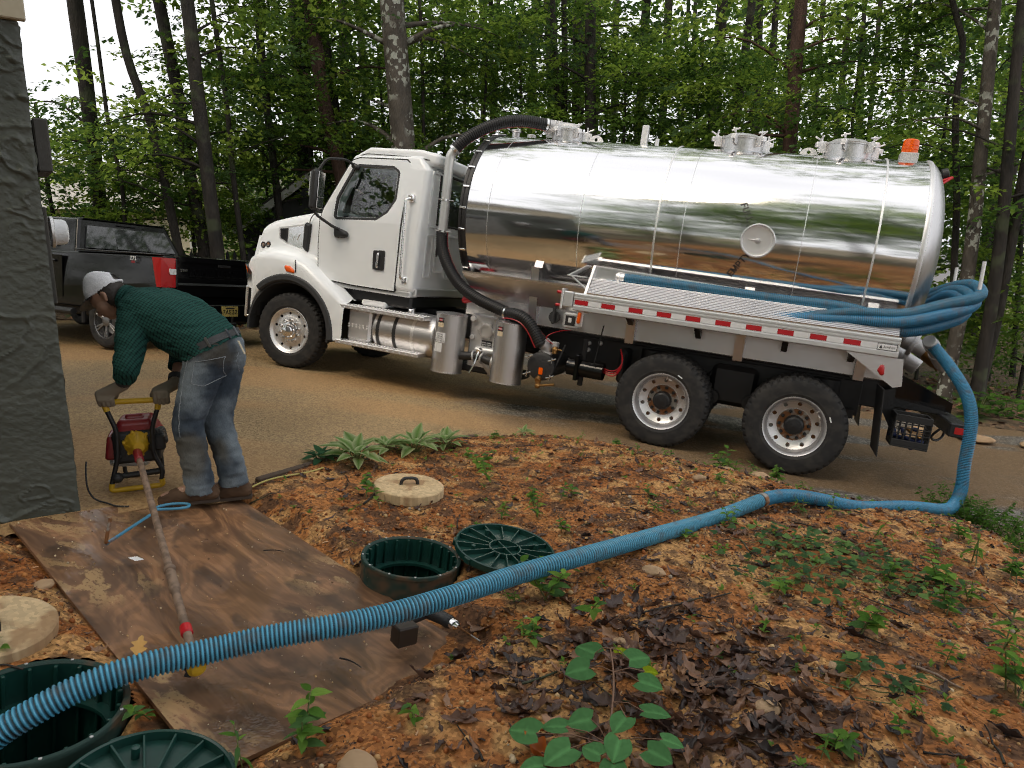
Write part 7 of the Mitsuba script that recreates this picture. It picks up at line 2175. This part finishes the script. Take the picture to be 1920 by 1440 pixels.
# grit on the plywood
x = rng.uniform(-2.8, -.1, 900)
y = rng.uniform(1.9, 4.6, 900)
kk = dist_to(BOARD_AREA, x, y) < -.03
P = np.array([board_pt(a, b, .001) for a, b in zip(x[kk], y[kk])])
s = .0015 + .0045 * rng.uniform(0, 1, len(P)) ** 3
M = tilt_frames(P, rng, 1, 1, 1)
M[:, :3, :3] *= s[:, None, None]
k = thing('grit', 'clay grit and crumbs on the plywood', kind='stuff')
scene[k] = ply(scatter((iv, np.array(ico.faces)), M), 'mat_vc', smooth=True, color=colors(len(P), [(.40, .26, .13), (.50, .40, .27), (.12, .07, .04)], [.5, .3, .2], rng, len(iv)))
# feathery weeds round the foot of the hose
for x, y, s, n, lb in ((4.02, 5.86, 1.0, 60, 'feathery green weed clump round the foot of the blue hose'), (4.02, 5.45, .9, 48, 'feathery green weed clump at the far corner of the mound'), (3.98, 4.85, .9, 44, 'feathery weed clump on the drive side of the mound'), (3.62, 4.35, .7, 26, 'straggling weed nearest the edge of the view on the mound')):
    k = thing('feathery_weed', lb, 'weed')
    z = float(zbed(np.array([x]), np.array([y]))[0])
    L, Cc, St = [], [], []
    for j in range(n):
        a, h = rng.uniform(0, 2 * PI), rng.uniform(.08, .30) * s
        o = np.array([x + rng.normal(0, .16) * s, y + rng.normal(0, .14) * s, z - .02])
        tp_ = o + [math.cos(a) * h * .6, math.sin(a) * h * .6, h]
        St.append(tube(np.array([o, (o + tp_) / 2 + [0, 0, .02], tp_]), .002, 4))
        for u in np.linspace(.3, 1, 7):
            for sg in (-1, 1):
                b = a + sg * 1.1 + rng.normal(0, .2)
                L.append(leaf_at(SMALL, o + (tp_ - o) * u, (math.cos(b), math.sin(b), rng.uniform(-.2, .4)), rng.uniform(.035, .07) * s, rng.normal(0, 20)))
                Cc.append(np.repeat((np.array([(.075, .17, .03), (.11, .22, .04), (.06, .135, .03)])[rng.choice(3)] * rng.uniform(.8, 1.2))[None], 5, 0))
    part(k, 'stems', cat(*St), 'mat_stem', True, kind='stuff')
    part(k, 'leaves', cat(*L), 'mat_leaf', False, color=np.vstack(Cc), kind='stuff')
# broad leaved plants at the edge of the wood and litter under the trees
for x, y, s, lb in ((8.15, 11.84, 1.0, 'broad leaved bush beyond the rear bumper at the wood edge'), (8.85, 12.0, .9, 'second broad leaved bush beside the forked trunk'), (9.3, 10.6, .6, 'low broad leaved plant at the drive edge by the wood')):
    k = thing('bush', lb, 'bush')
    z = float(HT(x, y))
    L, Cc = [], []
    for j in range(90):
        a = rng.uniform(0, 2 * PI)
        o = np.array([x, y, z]) + [rng.normal(0, .38) * s, rng.normal(0, .25) * s, rng.uniform(.05, .42) * s]
        L.append(leaf_at(OVATE, o, (math.cos(a), math.sin(a), rng.uniform(-.2, .3)), rng.uniform(.12, .20) * s, rng.normal(0, 15)))
        Cc.append(np.repeat((np.array([(.09, .19, .035), (.12, .23, .045), (.06, .13, .03)])[rng.choice(3)])[None], len(OVATE[0]), 0))
    part(k, 'leaves', cat(*L), 'mat_leaf', True, color=np.vstack(Cc), kind='stuff')
    part(k, 'stems', cat(*[tube(np.array([[x, y, z - .05], [x + rng.normal(0, .25) * s, y + rng.normal(0, .2) * s, z + .35 * s]]), .006, 5) for _ in range(9)]), 'mat_stem', True, kind='stuff')
x = rng.uniform(-14, 20, 9000)
y = rng.uniform(9.0, 21, 9000)
d = dist_to(DRIVE, x, y)
kk = (d > -.35) & (d < 6) & (rng.uniform(0, 1, len(x)) < np.clip(.35 + d, .05, 1))
x, y = x[kk], y[kk]
M = tilt_frames(np.c_[x, y, np.maximum(HT(x, y), HP(x, y)) + .02], rng, .35, .10, .2)
LE = (np.array(LEAF2[0]) * [1.1, 1, 1], LEAF2[1]) if 'LEAF2' in globals() else (np.array([(0, 0, 0), (.34, .45, .1), (0, 1, -.05), (-.34, .45, .1)]), np.array([(0, 1, 2), (0, 2, 3)]))
k = thing('forest_litter', 'brown fallen leaves under the trees along the drive', kind='stuff')
scene[k] = ply(scatter(LE, M), 'mat_vc', color=colors(len(x), DEAD * 1.25, [.2, .25, .15, .2, .15, .05], rng, 4))
# ------------------------------------------------------------------ trees
def m_bark(p, n, uv):
    a = fbm(p.x * 9, p.y * 9, p.z * 2.2, 4)
    c = mix((0.008, 0.0065, 0.0055), (0.042, 0.033, 0.026), a * a * 1.4)
    return mix(c, mi.Color3f(0.06, 0.075, 0.035), 0.6 * smoothstep(0.55, 0.72, fbm(p.x * 3, p.y * 3, p.z * 3, 3)))


def m_bark_bump(p, n, uv):
    return 0.02 * fbm(p.x * 26, p.y * 26, p.z * 5, 3)


def m_lichen(p, n, uv):
    a = fbm(p.x * 9, p.y * 9, p.z * 4, 4)
    c = mix((0.03, 0.026, 0.022), (0.12, 0.10, 0.08), a)
    return mix(c, mi.Color3f(0.36, 0.37, 0.32), smoothstep(0.54, 0.60, fbm(p.x * 13, p.y * 13, p.z * 9, 4)) * smoothstep(0.35, 0.55, fbm(p.x * 3, p.y * 3, p.z * 1.5, 2)))


def m_redbark(p, n, uv):
    return mix((0.03, 0.016, 0.012), (0.12, 0.062, 0.046), fbm(p.x * 9, p.y * 9, p.z * 1.6, 4))


for nm, fn in (('mat_bark', m_bark), ('mat_lichen_bark', m_lichen), ('mat_red_bark', m_redbark)):
    B(nm, type='twosided', bsdf=dict(type='bumpmap', arbitrary=proc(m_bark_bump, 4e-3), scale=1.0, bsdf=dict(type='principled', base_color=proc(fn), roughness=0.8)))
B('mat_leaf', type='principledthin', base_color=VC, roughness=0.45, diff_trans=1.15, spec_trans=0.0, eta=1.35)

FR = np.random.default_rng(7)
LEAF = (np.array([(0, 0, 0), (.30, .42, .05), (0, 1, -.14), (-.30, .42, .05), (0, .45, -.03)]), np.array([(0, 1, 4), (1, 2, 4), (2, 3, 4), (3, 0, 4)]))
LEAF2 = (np.array([(0, 0, 0), (.34, .45, .04), (0, 1, -.10), (-.34, .45, .04)]), np.array([(0, 1, 2), (0, 2, 3)]))


def spray(rng, n, rad, size, base):
    """a flattish fan of leaves along a few twigs, outwards along +x"""
    M = []
    for k in range(n):
        tw = rng.integers(0, 5)
        a = (tw - 2) * 0.42 + rng.normal(0, .1)
        r = rad * math.sqrt(rng.uniform(0.02, 1))
        p = np.array([r * math.cos(a), r * math.sin(a), -0.12 * (r / rad) ** 2 * rad + rng.normal(0, .05) * rad])
        yaw = a + rng.choice([-1, 1]) * rng.uniform(.4, 1.2) - PI / 2
        z = np.array([rng.normal(0, .45), rng.normal(0, .45), 1])
        z /= np.linalg.norm(z)
        y = np.array([-math.sin(yaw), math.cos(yaw), -.25])
        y -= z * (y @ z)
        y /= np.linalg.norm(y)
        s = size * rng.uniform(.65, 1.25)
        m = np.eye(4)
        m[:3, 0], m[:3, 1], m[:3, 2], m[:3, 3] = np.cross(y, z) * s, y * s, z * s, p
        M.append(m)
    return scatter(base, M), np.repeat(rng.uniform(.7, 1.35, n), len(base[0]))


SPRAYS = [spray(FR, 42, .85, .138, LEAF) for _ in range(8)]
SPRAYS_FAR = [spray(FR, 34, 1.3, .24, LEAF2) for _ in range(6)]
GREENS = 2.1 * np.array([(.032, .062, .014), (.048, .086, .017), (.072, .118, .021), (.108, .158, .025), (.040, .070, .026), (.140, .190, .034)])


def foliage(P, D, rng, protos, scale, tint, wt=None):
    """sprays at the points P pointing along D -> mesh, colours"""
    V, F, C, n0 = [], [], [], 0
    which = rng.integers(0, len(protos), len(P))
    g = rng.choice(len(GREENS), len(P), p=wt)
    for w in range(len(protos)):
        k = np.where(which == w)[0]
        if not len(k):
            continue
        (pv, pf), pc = protos[w]
        yaw = np.arctan2(D[k, 1], D[k, 0]) + rng.normal(0, .5, len(k))
        M = rand_frames(P[k], rng, .22, scale, yaw)
        v, f = scatter((pv, pf), M)
        V.append(v)
        F.append(f + n0)
        n0 += len(v)
        col = GREENS[g[k]] * tint * rng.uniform(.8, 1.2, (len(k), 1))
        C.append((col[:, None, :] * pc[None, :, None]).reshape(-1, 3))
    return (np.vstack(V), np.vstack(F)), np.vstack(C)


def tree(label, pts, r0, r1, rng, limbs, zr, reach, per=8, bark='mat_bark', top=15.0, name='tree', group=None, tint=1.0, canopy=0, wt=None, roots=True, spread=.6, behind=True):
    k = thing(name, label, 'tree', group)
    pts = [np.array(p, float) for p in pts]
    d = pts[0] - pts[1]
    d = d / max(1e-6, -d[2]) if d[2] < -.05 else np.array([0, 0, -1.0])
    zg = float(HT(pts[0][0], pts[0][1]))
    if pts[0][2] > zg:
        low = pts[0] + np.array([d[0] * .3, d[1] * .3, -1]) * (pts[0][2] - zg + .2)
        pts = [low] + pts
    u = pts[-1] - pts[-2]
    u /= np.linalg.norm(u)
    if top > pts[-1][2]:
        pts.append(pts[-1] + np.array([u[0] * .5, u[1] * .5, 1]) * (top - pts[-1][2]))
    p = spline(pts, 40)
    p[:, :2] += .02 * (np.stack([meshkit.noise(np.c_[p[:, 2] * .9, p[:, 2] * 0 + s, p[:, 2] * 0], int(rng.integers(99))) for s in (3, 9)], 1) - .5)
    h = (p[:, 2] - p[0, 2])
    vis = np.clip(h / 7.0, 0, 1)
    r = r0 + (r1 - r0) * vis
    r = r * np.where(h > 7, np.clip(1 - (h - 7) / (top - p[0, 2] - 5), .25, 1), 1) + (.45 * r0 * np.exp(-h / .25) if roots else 0)
    part(k, 'trunk', tube(p, r, 14), bark, True)
    zs = np.sort(rng.uniform(zr[0], zr[1], limbs))
    P, D, L = [], [], []
    for z in zs:
        i = int(np.argmin(np.abs(p[:, 2] - z)))
        a = rng.uniform(-.10, 1.10) * PI if behind else rng.uniform(0, 2 * PI)      # boughs reach away from the drive's traffic side
        ln = rng.uniform(.5, 1) * reach
        q = p[i] + np.array([math.cos(a) * ln, math.sin(a) * ln, ln * rng.uniform(-.05, .4)])
        mid = (p[i] + q) / 2 + [0, 0, .12 * ln] + rng.normal(0, .06 * ln, 3)
        L.append(tube(spline([p[i], mid, q], 8), np.linspace(max(.012, r[i] * .28), .006, 8), 5))
        for j in range(per):
            t = rng.uniform(.35, 1.05)
            c = p[i] + (q - p[i]) * t + [0, 0, .12 * ln * 4 * t * (1 - t)]
            P.append(c + rng.normal(0, 1, 3) * [spread, spread, .22])
            D.append([math.cos(a), math.sin(a)])
    if L:
        part(k, 'limbs', cat(*L), bark, True, kind='stuff')
    if canopy:
        c = np.array([p[-1][0], p[-1][1], top - 2])
        q = rng.normal(0, 1, (canopy, 3)) * [1.9, 1.9, 1.7] + c
        v, cc = foliage(q, q[:, :2] - c[:2], rng, SPRAYS_FAR, (.9, 1.4), tint, wt)
        part(k, 'canopy', v, 'mat_leaf', False, color=cc)
    if P:
        v, cc = foliage(np.array(P), np.array(D), rng, SPRAYS, (.7, 1.2), tint, wt)
        part(k, 'crown', v, 'mat_leaf', False, color=cc)
    return k


TREES = [
    ('grey trunk rising out of the shrubs behind the pickup', [(-9.79, 17.0, 2.39), (-9.8, 17.0, 4.2), (-9.82, 17.0, 5.82), (-9.85, 17.0, 7.06)], 0.144, 0.17),
    ('slender S curved trunk crossing in front of the pale sky', [(-6.86, 14.5, 1.69), (-7.05, 14.5, 3.31), (-7.17, 14.5, 4.02), (-7.46, 14.5, 5.01), (-7.62, 14.5, 6.25)], 0.095, 0.078),
    ('dark trunk just behind the curved one, thick and mossy', [(-6.98, 16.0, 1.61), (-7.17, 16.0, 3.49), (-7.28, 16.0, 5.04), (-7.49, 16.0, 6.74)], 0.135, 0.123),
    ('straight dark brown trunk tallest in the gap between pickup and truck', [(-5.63, 13.5, 1.55), (-5.71, 13.5, 3.0), (-5.75, 13.5, 4.32), (-5.82, 13.5, 5.93)], 0.135, 0.114),
    ('thin dark trunk beside the straight brown one', [(-5.72, 15.0, 1.52), (-5.8, 15.0, 3.05), (-5.83, 15.0, 4.41), (-5.93, 15.0, 5.83)], 0.063, 0.046),
    ('dark leaning trunk rising from behind the hood', [(-5.54, 17.0, 2.41), (-5.64, 17.0, 4.2), (-5.7, 17.0, 5.48), (-5.75, 17.0, 7.06)], 0.092, 0.085),
    ('broad dark trunk standing third from the lichen covered trunk', [(-5.46, 19.0, 3.14), (-5.4, 19.0, 4.9), (-5.42, 19.0, 6.45), (-5.4, 19.0, 7.7)], 0.168, 0.234),
    ('brown leaning trunk above the windscreen', [(-3.91, 16.5, 3.19), (-4.18, 16.5, 4.52), (-4.32, 16.5, 5.7), (-4.43, 16.5, 6.9)], 0.152, 0.152),
    ('black trunk with pale bark scars above the cab', [(-4.36, 18.5, 3.78), (-4.48, 18.5, 5.07), (-4.61, 18.5, 6.32), (-4.71, 18.5, 7.54)], 0.135, 0.135),
    ('pale lichen covered thick trunk directly above the cab roof', [(-2.24, 15.0, 3.37), (-2.27, 15.0, 4.41), (-2.34, 15.0, 5.43), (-2.39, 15.0, 6.42)], 0.242, 0.242),
    ('thin dark sapling trunk beside the lichen covered tree', [(-2.06, 17.0, 3.96), (-2.05, 17.0, 5.25), (-2.06, 17.0, 6.39), (-2.09, 17.0, 7.06)], 0.046, 0.039),
    ('short dark trunk seen above the black vacuum hose', [(-0.54, 21.0, 4.66), (-0.49, 21.0, 5.54), (-0.45, 21.0, 6.25), (-0.42, 21.0, 7.1)], 0.089, 0.065),
    ('first of a close pair of dark trunks above the tank', [(1.29, 20.0, 4.8), (1.2, 20.0, 6.17), (1.11, 20.0, 7.23), (1.07, 20.0, 8.02)], 0.077, 0.092),
    ('second of a close pair of dark trunks above the tank', [(1.47, 20.5, 4.88), (1.46, 20.5, 6.28), (1.43, 20.5, 7.38), (1.41, 20.5, 8.18)], 0.102, 0.095),
    ('dark trunk with a long curved low branch over the tank', [(1.94, 18.0, 3.72), (1.92, 18.0, 5.22), (1.88, 18.0, 6.43), (1.88, 18.0, 7.38)], 0.132, 0.138),
    ('leaning dark trunk behind the middle hatch', [(6.14, 20.0, 4.38), (6.16, 20.0, 5.35), (6.27, 20.0, 6.84), (6.36, 20.0, 8.02)], 0.108, 0.131),
    ('reddish brown straight trunk between the two rear hatches', [(6.11, 16.0, 3.49), (6.12, 16.0, 4.6), (6.11, 16.0, 5.68), (6.13, 16.0, 6.74)], 0.148, 0.148),
    ('thin crooked trunk just beyond the orange beacon', [(8.63, 13.5, -0.22), (8.48, 13.5, 1.43), (8.33, 13.5, 2.9), (8.16, 13.5, 4.5), (8.19, 13.5, 5.16), (7.88, 13.5, 5.93)], 0.068, 0.052),
    ('mottled trunk standing beyond the rear hose coil', [(8.27, 13.0, -1.28), (8.41, 13.0, 0.25), (8.45, 13.0, 1.63), (8.39, 13.0, 3.59), (8.32, 13.0, 5.77)], 0.13, 0.1),
    ('forked trunk nearest the edge, upright stem', [(8.57, 12.5, -1.07), (8.63, 12.5, 0.69), (8.6, 12.5, 2.18), (8.54, 12.5, 3.69), (8.48, 12.5, 5.29)], 0.115, 0.082),
    ('forked trunk nearest the edge, leaning stem', [(8.67, 12.6, -1.04), (8.82, 12.6, 0.49), (8.89, 12.6, 1.91), (8.99, 12.6, 3.53), (9.0, 12.6, 4.98)], 0.107, 0.078),
    ('thin trunk deep in the wood beyond the bumper', [(13.22, 18.0, -2.1), (13.06, 18.0, 0.29), (12.91, 18.0, 2.04), (12.8, 18.0, 3.72)], 0.069, 0.055),
    ('thin trunk with side branch left of the curved one', [(-8.16, 15.0, 2.07), (-8.14, 15.0, 2.94), (-8.28, 15.0, 4.0), (-8.31, 15.0, 4.62)], 0.046, 0.035),
]
for i, (lb, pts, r0, r1) in enumerate(TREES):
    rng = np.random.default_rng(100 + i)
    bark = 'mat_lichen_bark' if ('lichen covered thick' in lb or 'mottled' in lb) else 'mat_red_bark' if 'reddish' in lb or 'brown leaning' in lb else 'mat_bark'
    x, y = pts[0][0], pts[0][1]
    if x < -6.5:                       # by the gap of sky: leaves only low and on the side away from it
        tree(lb, pts, r0, r1, rng, 7, (1.6, 4.6), 2.2, 7, bark, top=14, canopy=10, tint=1.0)
    elif x > 7.5:
        tree(lb, pts, r0, r1, rng, 9, (2.5, 8.5), 2.6, 8, bark, top=14, canopy=16, tint=1.0)
    else:
        tree(lb, pts, r0, r1, rng, 12, (2.2, 8.5), 2.6, 8, bark, top=15, canopy=22)

# saplings that fill the wood's lower storey
rng = np.random.default_rng(55)
SAPS = [(-10.4, 16.4, 3.4, 'leafy sapling screening the cream house behind the pickup'), (-11.2, 17.5, 4.6, 'bright leafy sapling against the sky beside the stucco corner'), (-7.9, 17.6, 5.2, 'feathery green sapling below the pale sky'),
        (-5.0, 18.4, 6.5, 'small leafy tree over the bonnet of the white truck'), (-3.2, 19.4, 6.8, 'leafy sapling behind the cab roof'), (-1.0, 17.6, 6.6, 'leafy sapling beside the lichen covered trunk'), (0.4, 17.6, 7.2, 'sapling with low sprays above the front of the tank'),
        (2.9, 18.4, 6.9, 'leafy sapling behind the first hatch of the tank'), (4.2, 17.5, 7.4, 'bright green sapling over the middle of the tank'), (5.4, 18.6, 7.2, 'leafy sapling beyond the reddish brown trunk'), (7.2, 15.6, 7.2, 'maple sapling above the rearmost hatch'),
        (9.6, 16.2, 6.4, 'maple sapling beyond the orange beacon'), (10.6, 14.2, 6.6, 'maple sapling at the edge of the wood'), (11.9, 17.0, 6.6, 'leafy sapling deep beyond the hose coil'), (-6.6, 19.6, 6.4, 'sapling in the gap between the dark trunks'), (-2.0, 20.5, 8.0, 'tall sapling far behind the cab'),
        (3.2, 21.0, 8.2, 'tall sapling far behind the tank'), (8.4, 20.0, 8.0, 'tall sapling far behind the rear hatch')]
for i, (x, y, h, lb) in enumerate(SAPS):
    rng = np.random.default_rng(300 + i)
    z = float(HT(x, y))
    lean = rng.normal(0, .25, 2)
    tree(lb, [(x, y, z - .1), (x + lean[0] * .5, y + lean[1] * .5, z + h * .5), (x + lean[0], y + lean[1], z + h)], .045, .03, rng, int(10 + h * 2.2), (z + .7, z + h), 2.0 if h < 6 else 2.3, 8, top=z + h + .1, name='sapling', tint=1.1, roots=False, wt=[.18, .22, .22, .16, .14, .08], behind=False)

# the far wood: one mass of trunks and leaves
rng = np.random.default_rng(77)
n = 2800
x = rng.uniform(-15, 36, n)
y = rng.uniform(21.5, 40, n)
z = HT(x, y) + rng.uniform(0, 1, n) ** .85 * np.where(x < -8.5, 5.0, 15.5)
keep = ~((x < -7.0 - (y - 21) * .16) & (z > 5.5 + (y - 21) * .12))
keep &= ~((x / y < -.40) & (x / y > -.60) & (z < 5) & (y < 33))
P = np.c_[x, y, z][keep]
P = P + (meshkit.noise(P * .5, 3)[:, None] - .5) * 1.5
v, cc = foliage(P, rng.normal(0, 1, (len(P), 2)), rng, SPRAYS_FAR, (.8, 1.5), 1.0, [.1, .18, .22, .22, .1, .18])
k = thing('far_wood', 'dense green wood far behind the truck', kind='stuff')
scene[k] = ply(v, 'mat_leaf', color=cc)
tr = []
for _ in range(60):
    x, y = rng.uniform(-8, 30), rng.uniform(22, 40)
    if x / y < -.38:
        continue
    z = float(HT(x, y))
    l = rng.normal(0, .5, 2)
    tr.append(tube(np.array([(x, y, z - .2), (x + l[0] * .5, y + l[1] * .5, z + 7), (x + l[0], y + l[1], z + 15)]), rng.uniform(.07, .2), 8))
k = thing('far_trunks', 'thin dark trunks of the far wood', kind='stuff')
scene[k] = ply(cat(*tr), 'mat_bark', smooth=True)

# low brush along the wood's edge
rng = np.random.default_rng(78)
P = []
for _ in range(900):
    x = rng.uniform(-14, 22)
    y = rng.uniform(13, 24)
    d = float(dist_to(DRIVE, np.array([x]), np.array([y]))[0])
    if d < .5 or (x > 4 and d < 3.5 and rng.uniform() < .75) or (x < -4.5 and rng.uniform() < .72):
        continue
    P.append((x, y, float(HT(x, y)) + rng.uniform(.05, .9) * (1 if x > 4 else 1.3)))
P = np.array(P)
v, cc = foliage(P, rng.normal(0, 1, (len(P), 2)), rng, SPRAYS, (.45, .8), 1.1, [.2, .25, .2, .1, .2, .05])
k = thing('brush', 'low green brush along the edge of the wood', kind='stuff')
scene[k] = ply(v, 'mat_leaf', color=cc)

# trees on the near side, behind the camera: the tank mirrors them
rng = np.random.default_rng(79)
for i, (x, y) in enumerate(((-1.5, -8.5), (1.8, -4.8), (-3.6, -6.0), (-4.5, -10.0), (-7.5, -8.5), (-10.5, -10.5), (-13.5, -8), (-16.5, -10), (2.0, -9.5), (5.5, -8.0), (-3.0, -13.5), (-11, -14))):
    z = float(HT(x, y))
    k = thing('tree', f'tall tree standing {ORD[i]} in the row behind the camera', 'tree')
    part(k, 'trunk', tube(np.array([(x, y, z - .2), (x + .2, y, z + 6), (x, y + .3, z + (18 if x > -8 else 9))]), [.22, .17, .08], 10), 'mat_bark', True)
    tall = x > -8
    q = rng.normal(0, 1, (125 if tall else 80, 3)) * ([1.9, 1.9, 4.8] if tall else [1.7, 1.7, 2.2]) + [x, y, z + (11.5 if tall else 5.2)]
    q = q[q[:, 2] > z + 1]
    v, cc = foliage(q, q[:, :2] - [x, y], rng, SPRAYS_FAR, (1.0, 1.6), 1.0)
    part(k, 'crown', v, 'mat_leaf', False, color=cc)

# trees west of the house, mirrored in the pickup's paint
for i, (x, y) in enumerate(((-13.5, 8.0), (-15.5, 11.5), (-13.0, 4.5), (-17.5, 15.0), (-18.0, 7.0))):
    z = float(HT(x, y))
    k = thing('tree', f'tall tree standing {ORD[i]} in the row west of the house', 'tree')
    part(k, 'trunk', tube(np.array([(x, y, z - .2), (x + .2, y, z + 6), (x, y + .3, z + 13)]), [.22, .17, .08], 10), 'mat_bark', True)
    q = rng.normal(0, 1, (80, 3)) * [1.5, 1.7, 3.6] + [x, y, z + 7]
    q = q[q[:, 2] > z + .8]
    v, cc = foliage(q, q[:, :2] - [x, y], rng, SPRAYS_FAR, (.9, 1.4), 1.0)
    part(k, 'crown', v, 'mat_leaf', False, color=cc)

# ---- houses beyond the trees
fh = thing('house', 'cream house with pale roof beyond the trees behind the pickup', 'house')
MFH = frame([-13.2, 30, 0.6], (0, 0, 1), (1, .12, 0))
part(fh, 'wall', xf(rbox(-8, 6.2, 0, 6, -1, 2.5, .01), MFH), 'mat_cream', False)
part(fh, 'brick_front', xf(rbox(2.6, 4.1, -.03, 0, -1, 2.5, .004), MFH), 'mat_tan_trim', False)
princ('mat_pale_roof', (.40, .38, .34), .8)
part(fh, 'roof', xf(hullpts([(-8.6, -.6, 2.5), (6.8, -.6, 2.5), (6.8, 6.6, 2.5), (-8.6, 6.6, 2.5), (-8.6, 3, 4.7), (6.8, 3, 4.7)]), MFH), 'mat_pale_roof', False)
w = part(fh, 'window', xf(rbox(-.35, .65, -.04, .0, 1.0, 2.1, .01), MFH), 'mat_dark_glass', False)
part(w, 'frame', xf(cat(rbox(-.43, -.35, -.06, 0, .92, 2.18), rbox(.65, .73, -.06, 0, .92, 2.18), rbox(-.35, .65, -.06, 0, 2.1, 2.18), rbox(-.35, .65, -.06, 0, .92, 1.0)), MFH), 'mat_house_white', False)
gh = thing('shed', 'grey lean-to shed with white fascia behind the hood', 'shed')
part(gh, 'wall', hullpts([(x, y, z) for y in (17.75, 18.75) for x, z in ((-6.75, -.3), (-6.75, 1.95), (-4.72, 3.30), (-4.72, -.3))]), 'mat_cab_trim', False)
part(gh, 'fascia', beam((-6.95, 17.68, 1.98), (-4.62, 17.68, 3.53), .05, .17), 'mat_house_white', False)
part(gh, 'roof', hullpts([(x, y, z + d) for y in (17.66, 18.85) for x, z in ((-6.98, 2.06), (-4.62, 3.63)) for d in (0, .06)]), 'mat_roof', False)
# picket fence behind the pickup
pf = thing('picket_fence', 'low picket fence behind the bed of the pickup', 'fence')
for i in range(26):
    x = -8.4 + i * .17
    z = float(HT(x, 16.6))
    part(pf, 'picket', hullpts([(x + a, 16.6 + b, z + c) for a in (-.04, .04) for b in (0, .02) for c in (0, 1.25)] + [(x, 16.6, z + 1.36), (x, 16.62, z + 1.36)]), 'mat_cab_trim', False)
z = float(HT(-6.3, 16.6))
part(pf, 'rail', rbox(-8.5, -4.0, 16.62, 16.66, z + .3, z + .38, .005), 'mat_cab_trim', False)
part(pf, 'rail', rbox(-8.5, -4.0, 16.62, 16.66, z + 1.0, z + 1.08, .005), 'mat_cab_trim', False)
